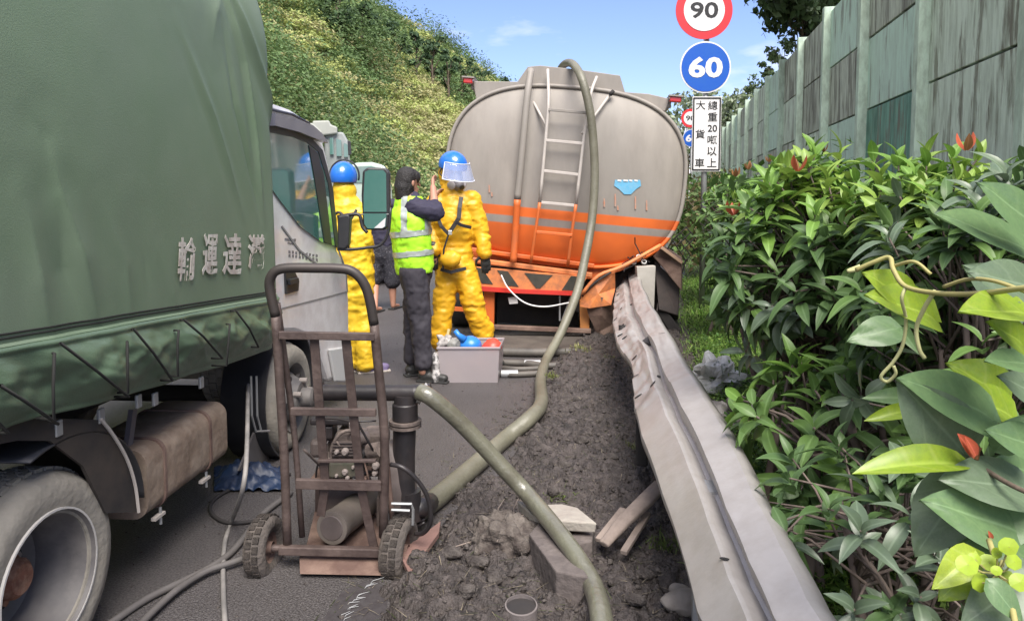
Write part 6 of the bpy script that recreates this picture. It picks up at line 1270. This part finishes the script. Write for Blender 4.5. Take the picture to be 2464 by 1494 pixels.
def leaf_obj(me, par, loc, d, up, s_, name='leaf'):
    d = d.normalized(); y = up.cross(d)
    if y.length < 1e-3: y = Vector((0, 1, 0)).cross(d)
    y.normalize(); z = d.cross(y)
    return me, Matrix.Translation(loc) @ Matrix((d*s_, y*s_, z*s_)).transposed().to_4x4()
def emit_leaves(items, par, cam_rank=True, limit=300):
    """the leaves that show largest become parts of their own; the rest are one joined part"""
    og = Vector(par['_o']); key = []
    for me, M_ in items:
        p = M_.translation; v = p-CAMP; dd = v.dot(FW); x = CXP+FPX*v.dot(RT)/max(dd, .1); vis_ = 1 if (-20 < x < 2490 and dd > .3) else .01; key.append(-vis_*M_.to_scale().x*me.vertices[18].co.x/max(dd, .3)*(1.35 if M_.translation.z > .9 else 1))
    order = np.argsort(key); big = order[:limit]; rest = order[limit:]
    for i in big:
        me, M_ = items[i]; o = bpy.data.objects.new('leaf', me); COL.objects.link(o); o.parent = par; Q = M_.copy(); Q.translation = M_.translation-og; o.matrix_local = Q
    groups = {}
    for i in rest: groups.setdefault(items[i][0].materials[0].name, []).append(i)
    if not len(rest): return
    vs, fs, mi = [], [], []; off = 0; mats_ = []
    for g_, ids in groups.items():
        mats_.append(bpy.data.materials[g_])
        for i in ids:
            me, M_ = items[i]; co = np.empty(len(me.vertices)*3, np.float32); me.vertices.foreach_get('co', co); co = co.reshape(-1, 3) @ np.array(M_.to_3x3()).T+np.array(M_.translation-og)
            f = np.array([tuple(p.vertices) for p in me.polygons]); vs.append(co); fs.append(f+off); mi += [len(mats_)-1]*len(f); off += len(co)
    o = npmesh('foliage', np.concatenate(vs), np.concatenate(fs), mats_[0], smooth=True)
    for m_ in mats_[1:]: o.data.materials.append(m_)
    at_ = o.data.attributes.new('rib', 'FLOAT', 'POINT'); at_.data.foreach_set('value', np.tile([0., 1., 0.], len(o.data.vertices)//3).astype(np.float32))
    o.data.polygons.foreach_set('material_index', np.array(mi, np.int32)); o.parent = par; o['kind'] = 'stuff'
def shrub(label, base, centre, rad, nros, seed, size=1.0, bright_z=None, reds=2, pal=None, limit=300, stems=7, per=(7, 10), group='photinia shrubs of the roadside hedge', hollow=.55, extra=()):
    r = np.random.RandomState(seed); base = Vector(base); base.z = .03; c0 = Vector(centre); t_ = thing('shrub', label, 'shrub', base, group)
    rad = np.array(rad); ends = []
    for k in range(nros):
        d = r.randn(3); d /= np.linalg.norm(d)
        if d[2] < -.55: d[2] *= -1
        q = c0+Vector(d*rad*(hollow+(1-hollow)*r.rand()**.5)); q.z = max(q.z, .22); ends.append((q, Vector(d)))
    for q, d in extra: ends.append((Vector(q), Vector(d)))
    mains = []
    for k in range(stems):
        a_ = r.rand()*6.28; top = c0+Vector((math.cos(a_)*rad[0]*.45, math.sin(a_)*rad[1]*.45, rad[2]*(-.1+.4*r.rand()))); b0 = base+Vector((r.randn()*.1, r.randn()*.12, 0)); mid = b0.lerp(top, .5)+Vector((r.randn()*.05, r.randn()*.05, .0))
        b = MB(); b.tube([b0, mid, top], [.02*size, .015*size, .008*size], 7, smooth=4); b.build('stem', m_stem, t_, smooth=True); mains.append((b0, mid, top))
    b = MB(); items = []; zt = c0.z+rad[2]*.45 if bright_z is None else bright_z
    for k, (q, d) in enumerate(ends):
        m_ = mains[r.randint(len(mains))]; s0 = m_[1].lerp(m_[2], r.rand()); b.tube([s0, s0.lerp(q, .6)+UP*.03, q], [.006*size, .0045*size, .003*size], 4)
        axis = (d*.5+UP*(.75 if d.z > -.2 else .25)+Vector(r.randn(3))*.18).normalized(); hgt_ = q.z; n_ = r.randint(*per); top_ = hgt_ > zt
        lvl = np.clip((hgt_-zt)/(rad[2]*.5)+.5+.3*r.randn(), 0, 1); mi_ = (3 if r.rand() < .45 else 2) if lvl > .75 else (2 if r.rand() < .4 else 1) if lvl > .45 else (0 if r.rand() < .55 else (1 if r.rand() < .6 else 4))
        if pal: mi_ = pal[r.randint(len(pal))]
        e1, e2 = basis(axis)
        for j in range(n_):
            a_ = 2.4*j+r.rand()*.5; el = math.radians((68 if j < 2 else 34 if j < 5 else 8)+r.randn()*9-(14 if not top_ else 0)); dd_ = (e1*math.cos(a_)+e2*math.sin(a_))*math.cos(el)+axis*math.sin(el)-UP*(.12+.2*(not top_))
            s_ = size*(.72+.5*r.rand())*(1.0 if j > 1 else .75); items.append(leaf_obj(LEAVES[mi_][r.randint(3)], t_, q-axis*.012*j*size, dd_, axis, s_))
    b.build('twigs', m_stem, t_, smooth=True)
    COL.objects[-1]['kind'] = 'stuff'
    emit_leaves(items, t_, limit=limit); return t_
def bud(par, p, s_=1.0, n=3, bronze=False, seed=0):
    r = np.random.RandomState(seed+5)
    for k in range(n):
        a_ = 2.1*k+seed; d = UP+(RT*math.cos(a_)+FW*math.sin(a_))*(.25+.1*k); me, M_ = leaf_obj(BUD[1 if bronze or (k == n-1 and r.rand() < .5) else 0], par, Vector(p), d, RT*math.cos(a_)+FW*math.sin(a_), s_*(.8+.3*r.rand()))
        o = bpy.data.objects.new('leaf', me); COL.objects.link(o); o.parent = par; Q = M_.copy(); Q.translation -= Vector(par['_o']); o.matrix_local = Q; o['label'] = 'red new leaf' if not bronze else 'bronze new leaf'
def ext(lst, d, wob=.0): return [(V(x, y, d+w_), Vector(((x-1950)/900, -.3, .8))) for x, y, w_ in lst]
c = V(2010, 672, 3.1); b0 = V(2010, 1300, 3.1)
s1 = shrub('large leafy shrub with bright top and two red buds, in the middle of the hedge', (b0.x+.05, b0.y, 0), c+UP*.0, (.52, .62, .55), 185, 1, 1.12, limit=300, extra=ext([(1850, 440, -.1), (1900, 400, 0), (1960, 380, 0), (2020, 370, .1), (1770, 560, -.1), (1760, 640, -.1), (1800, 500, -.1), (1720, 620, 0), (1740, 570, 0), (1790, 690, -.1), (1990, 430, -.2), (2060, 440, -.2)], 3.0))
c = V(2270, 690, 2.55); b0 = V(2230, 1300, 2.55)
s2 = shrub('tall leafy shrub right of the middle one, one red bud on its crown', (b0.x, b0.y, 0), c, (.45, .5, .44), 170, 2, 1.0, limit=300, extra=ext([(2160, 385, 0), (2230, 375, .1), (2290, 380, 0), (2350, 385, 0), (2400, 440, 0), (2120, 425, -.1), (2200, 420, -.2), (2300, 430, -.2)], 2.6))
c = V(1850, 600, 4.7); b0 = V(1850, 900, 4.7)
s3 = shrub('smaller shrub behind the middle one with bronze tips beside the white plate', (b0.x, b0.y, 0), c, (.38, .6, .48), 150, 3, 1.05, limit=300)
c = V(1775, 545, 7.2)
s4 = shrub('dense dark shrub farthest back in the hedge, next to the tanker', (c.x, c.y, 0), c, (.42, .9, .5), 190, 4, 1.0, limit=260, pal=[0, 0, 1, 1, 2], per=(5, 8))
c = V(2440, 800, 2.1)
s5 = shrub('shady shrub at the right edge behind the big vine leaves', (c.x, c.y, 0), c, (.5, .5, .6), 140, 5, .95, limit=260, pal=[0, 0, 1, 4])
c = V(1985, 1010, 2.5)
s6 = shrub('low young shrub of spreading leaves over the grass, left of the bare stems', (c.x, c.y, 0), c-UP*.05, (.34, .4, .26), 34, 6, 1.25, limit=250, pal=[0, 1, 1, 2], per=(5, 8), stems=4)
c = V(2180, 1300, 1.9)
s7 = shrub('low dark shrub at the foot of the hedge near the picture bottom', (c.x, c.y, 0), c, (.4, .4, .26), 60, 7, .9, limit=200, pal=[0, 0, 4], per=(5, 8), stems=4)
for p_, par, s_, br in (((1920, 412, 2.9), s1, 1.35, False), ((1765, 518, 2.95), s1, 1.35, False), ((2325, 362, 2.4), s2, 1.2, False), ((2030, 528, 2.75), s1, 1.0, True), ((1983, 365, 3.1), s1, .9, True), ((1770, 425, 4.4), s3, 1.2, True), ((1800, 408, 4.6), s3, 1.2, True), ((1850, 390, 4.6), s3, 1.0, True)):
    bud(par, V(*p_), s_, 3 if not br else 4, br, int(p_[0]))
# bare stems rising in the gap under the shrubs
for i, (x0, y0, x1, y1, d_, w_) in enumerate(((2018, 1000, 2015, 740, 2.75, .014), (2062, 1250, 2055, 740, 2.5, .016), (1975, 900, 1960, 700, 3.2, .012), (2090, 1300, 2040, 1000, 2.3, .018), (1925, 880, 1950, 720, 3.4, .012), (2130, 1280, 2120, 1020, 2.4, .014))):
    a_, c_ = V(x0, y0, d_), V(x1, y1, d_); g_ = Vector((a_.x, a_.y, .03)); o = MB().tube([g_, a_, (a_+c_)/2+RT*.02, c_], [w_*1.1, w_, w_*.9, w_*.8], 7, smooth=4).build('stem', m_stem, s2 if x0 > 2040 else s1, smooth=True)
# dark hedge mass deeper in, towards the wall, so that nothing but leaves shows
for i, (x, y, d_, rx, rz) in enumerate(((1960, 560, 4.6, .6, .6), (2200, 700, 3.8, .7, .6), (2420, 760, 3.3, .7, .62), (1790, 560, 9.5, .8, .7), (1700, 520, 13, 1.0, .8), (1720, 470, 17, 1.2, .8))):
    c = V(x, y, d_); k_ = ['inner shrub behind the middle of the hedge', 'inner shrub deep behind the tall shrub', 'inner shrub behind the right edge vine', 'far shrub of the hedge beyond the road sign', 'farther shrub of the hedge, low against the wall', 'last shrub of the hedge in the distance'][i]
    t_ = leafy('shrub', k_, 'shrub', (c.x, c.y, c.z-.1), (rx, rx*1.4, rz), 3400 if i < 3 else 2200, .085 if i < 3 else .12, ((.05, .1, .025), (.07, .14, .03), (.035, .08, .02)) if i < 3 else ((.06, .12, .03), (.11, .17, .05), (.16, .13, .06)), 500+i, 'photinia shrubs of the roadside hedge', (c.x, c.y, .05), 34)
# ---------- climbing vine with broad leaves, nearest plant at the lower right
def broad(name, L_, W_, m, cup=.2, lob=.0, n=10, droop=.2):
    vs = []; fs = []; nn = 6
    for i in range(n+1):
        t_ = i/n; w_ = W_*.5*(math.sin(PI*(t_**.62))**.8 if 0 < i < n else .0)*(1+lob*math.sin(t_*22)); x = L_*t_
        for k in range(-nn//2, nn//2+1): q = k/(nn/2); vs.append((x-(abs(q)*.10*L_ if t_ < .3 else 0)*(1-t_/.3), w_*q, -droop*L_*t_*t_+cup*w_*abs(q)+.012*math.sin(q*5+t_*9)*W_*2))
    for i in range(n):
        for k in range(nn): a_ = i*(nn+1)+k; fs.append((a_, a_+nn+1, a_+nn+2, a_+1))
    me = bpy.data.meshes.new(name); me.from_pydata(vs, [], fs); me.update(); at_ = me.attributes.new('rib', 'FLOAT', 'POINT'); at_.data.foreach_set('value', [1. if k == 3 else 0. for _ in range(n+1) for k in range(7)]); me.shade_smooth(); me.materials.append(m); return me
def veinmat(name, c1, c2, vein):
    m_ = leafmat(name, c1, c2, .34, .3, .5); t = m_.node_tree; b_ = t.nodes['Principled BSDF']; src = b_.inputs['Base Color'].links[0].from_socket
    tc_ = N(t, 'ShaderNodeTexCoord'); wv = N(t, 'ShaderNodeTexWave', wave_type='BANDS', bands_direction='DIAGONAL'); wv.inputs['Scale'].default_value = 2.6; wv.inputs['Distortion'].default_value = 1.5
    t.links.new(tc_.outputs['Object'], wv.inputs['Vector']); mr = N(t, 'ShaderNodeMapRange'); mr.inputs['From Min'].default_value = .9; mr.inputs['From Max'].default_value = 1.0; mr.inputs['To Max'].default_value = .35; t.links.new(wv.outputs['Fac'], mr.inputs[0])
    mi = N(t, 'ShaderNodeMix', data_type='RGBA'); mi.inputs['B'].default_value = (*vein, 1); t.links.new(src, mi.inputs['A']); t.links.new(mr.outputs[0], mi.inputs['Factor']); t.links.new(mi.outputs['Result'], b_.inputs['Base Color']); return m_
mv1 = veinmat('vine_deep', (.16, .26, .11), (.11, .2, .085), (.2, .3, .13)); mv2 = veinmat('vine_lime', (.26, .36, .03), (.18, .3, .03), (.35, .42, .1)); mv3 = veinmat('vine_greyish', (.16, .22, .135), (.12, .18, .10), (.22, .29, .18)); mv4 = veinmat('vine_bright', (.42, .52, .06), (.32, .45, .05), (.5, .58, .15))
BR = {'d': broad('leaf', 1, .62, mv1, .15), 'l': broad('leaf', 1, .7, mv2, .3), 'g': broad('leaf', 1, .66, mv3, .1), 'b': broad('leaf', 1, .55, mv4, .4), 's': leaf_mesh('leaf', 1, .3, .25, .15, 8, 1, mv1), 't': leaf_mesh('leaf', 1, .26, .3, .08, 8, 1, mv2)}
bv = V(2420, 1500, 1.15); vn = thing('vine', 'broad-leaved vine with yellow-green tendrils spilling in from the right edge, nearest plant', 'vine', (bv.x+.1, bv.y, .02))
def vleaf(par, kind, x0, y0, x1, y1, d_, tiltn=(0, 0, 0), lab=None):
    a_, c_ = V(x0, y0, d_), V(x1, y1, d_-.03); dr = c_-a_; nrm = -FW*.75+UP*.55+RT*-.15+Vector(tiltn); me, M_ = leaf_obj(BR[kind], par, a_, dr, nrm, dr.length)
    o = bpy.data.objects.new('leaf', me); COL.objects.link(o); o.parent = par; M_.translation -= Vector(par['_o']); o.matrix_local = M_
    if lab: o['label'] = lab
    return o
for a in (('l', 2190, 730, 2100, 650, 1.3), ('l', 2250, 770, 2110, 690, 1.28, (.3, 0, .3)), ('d', 2490, 620, 2290, 480, 1.25, (0, 0, .6)), ('d', 2500, 560, 2390, 430, 1.2), ('g', 2500, 700, 2360, 640, 1.1), ('g', 2480, 740, 2350, 640, 1.2, (0, 0, -.3)), ('d', 2460, 860, 2520, 760, 1.2),
          ('d', 2390, 1010, 2200, 890, 1.15, (0, 0, .3)), ('g', 2320, 1090, 2185, 930, 1.15, (-.4, 0, 0)), ('l', 2420, 960, 2310, 870, 1.25), ('l', 2440, 1010, 2340, 930, 1.2, (.3, 0, .3)), ('t', 2340, 1118, 2060, 1125, 1.12, (0, 0, .5)), ('t', 2210, 985, 2085, 1008, 1.3), ('s', 2220, 965, 2090, 950, 1.32),
          ('g', 2480, 1180, 2290, 1130, 1.1, (0, 0, .5)), ('d', 2470, 1290, 2260, 1190, 1.08, (0, 0, .2)), ('g', 2330, 1150, 2200, 1330, 1.12, (-.3, 0, 0)), ('d', 2460, 1200, 2300, 1330, 1.1), ('g', 2480, 1260, 2230, 1260, 1.13), ('b', 2340, 1330, 2255, 1410, .95), ('l', 2360, 1340, 2270, 1440, .97), ('g', 2490, 1380, 2330, 1500, .93), ('d', 2380, 1400, 2470, 1500, .9),
          ('d', 2160, 790, 2050, 810, 1.5), ('d', 2480, 880, 2390, 850, 1.05, (0, 0, .5)), ('l', 2480, 760, 2330, 720, 1.05, (0, 0, .8)), ('l', 2460, 830, 2400, 770, 1.1), ('g', 2260, 1010, 2210, 1060, 1.2), ('d', 2500, 1080, 2400, 1030, 1.1), ('d', 2400, 1080, 2480, 1000, 1.15), ('g', 2510, 960, 2430, 900, 1.1), ('d', 2500, 1150, 2420, 1100, 1.16)): vleaf(vn, *a)
m_vst = mat('vine_stem', (.36, .34, .12), .6, (.28, .22, .09), 12, .6); m_vst2 = mat('vine_tendril', (.46, .46, .22), .6)
def vst(pts, r_, m=m_vst, name='stem'): return MB().tube([V(*p_) for p_ in pts], r_, 8, smooth=6).build(name, m, vn, smooth=True)
vst([(2600, 680, .95), (2464, 693, 1.0), (2360, 706, 1.08), (2260, 706, 1.15), (2180, 690, 1.22), (2150, 650, 1.25), (2140, 620, 1.28), (2100, 632, 1.3), (2060, 650, 1.32)], .0042)
vst([(2500, 715, 1.0), (2400, 678, 1.05), (2330, 672, 1.1), (2270, 690, 1.14)], .003); vst([(2150, 640, 1.26), (2200, 630, 1.22), (2240, 660, 1.2)], .003)
vst([(2180, 690, 1.22), (2170, 720, 1.22), (2180, 770, 1.24), (2172, 830, 1.25), (2150, 870, 1.26), (2120, 905, 1.27), (2135, 918, 1.27), (2155, 900, 1.26), (2150, 880, 1.26)], .003, m_vst2, 'tendril')
vst([(2250, 700, 1.16), (2225, 740, 1.18), (2205, 790, 1.2), (2212, 840, 1.2), (2225, 862, 1.2)], .0035, m_vst2, 'tendril'); vst([(2060, 650, 1.32), (2040, 652, 1.33), (2070, 640, 1.32)], .0035, m_vst2, 'tendril')
vst([(2560, 1220, 1.0), (2440, 1170, 1.06), (2360, 1122, 1.12), (2330, 1100, 1.13)], .004, m_bark); vst([(2348, 1105, 1.12), (2352, 1085, 1.12), (2358, 1075, 1.12)], .004, m_bronze, 'shoot'); vst([(2450, 1540, .85), (2430, 1440, .9), (2400, 1360, .95), (2380, 1300, 1.0)], .004)
for x0, y0, x1, y1, d_, s_ in ((2345, 1098, 2272, 1012, 1.1, 1), (2348, 1095, 2300, 1025, 1.09, 1), (2385, 1300, 2370, 1262, 1.05, 1)):
    a_, c_ = V(x0, y0, d_), V(x1, y1, d_); me, M_ = leaf_obj(BUD[0], vn, a_, c_-a_, -FW+UP*.3, (c_-a_).length/.075*1.0); o = bpy.data.objects.new('leaf', me); COL.objects.link(o); o.parent = vn; M_.translation -= Vector(vn['_o']); o.matrix_local = M_; o['label'] = 'red new leaf'
# lime cluster of round young leaves, bottom right
m_lime = leafmat('leaf_round_lime', (.42, .56, .05), (.34, .48, .04), .4, .35); rs = thing('seedling', 'sprig of small round lime-green leaves at the lower right corner', 'plant', (V(2400, 1494, .95).x, V(2400, 1494, .95).y, .02))
cc = V(2400, 1380, .92); MB().tube([Vector(rs['_o']), V(2410, 1500, .95), cc], [.004, .003, .002], 6, smooth=4).build('stem', m_vst, rs, smooth=True)
for i, (x, y, s_) in enumerate(((2328, 1358, 29), (2362, 1402, 27), (2380, 1352, 24), (2428, 1314, 25), (2440, 1350, 24), (2420, 1392, 26), (2455, 1400, 26), (2400, 1330, 16), (2345, 1345, 18), (2398, 1372, 14))):
    q = V(x, y, .9+.012*(i % 3)); rr = s_/FPX*.9; b = MB(); n_ = 14; nrm = (-FW+UP*.5+RT*(.2*math.sin(i*2))+Vector((0, 0, .2*math.cos(i*3)))).normalized(); e1, e2 = basis(nrm); pts = [q+(e1*math.cos(2*PI*k/n_)+e2*math.sin(2*PI*k/n_)*.84)*rr*(1+.05*math.sin(k*3))-nrm*.12*rr for k in range(n_)]
    b.add(pts+[q+nrm*.02*rr], [(k, (k+1) % n_, n_) for k in range(n_)]); b.build('leaf', m_lime, rs, solid=.0006); MB().tube([cc, q.lerp(cc, .5)-UP*.004, q], .0012, 5).build('stalk', m_vst, rs)
# ferny weeds beside the rail foot
def wc(r_, n_):
    c_ = np.array([tuple(G(x, y, .03)) for x, y in ((1850, 1080), (1830, 1000), (1900, 1180), (1950, 1250), (1990, 1350), (2060, 1420), (2000, 1180), (1800, 930), (1760, 860))]); i = r_.randint(0, len(c_), n_); p = c_[i]+r_.randn(n_, 3)*np.array([.13, .16, .06])+np.array([0, 0, .10]); p[:, 2] = np.abs(p[:, 2]); return p, np.tile([0, 0, 1.], (n_, 1))
v, f, c = leaf_cloud(9000, wc, .015, .05, [(.10, .2, .03), (.055, .12, .025), (.17, .27, .05), (.04, .08, .02)], 71, .5); k_ = v.reshape(-1, 4, 3)[:, 0]
tag(npmesh('undergrowth', v, f, m_leafmass, colors=c), kind='stuff')
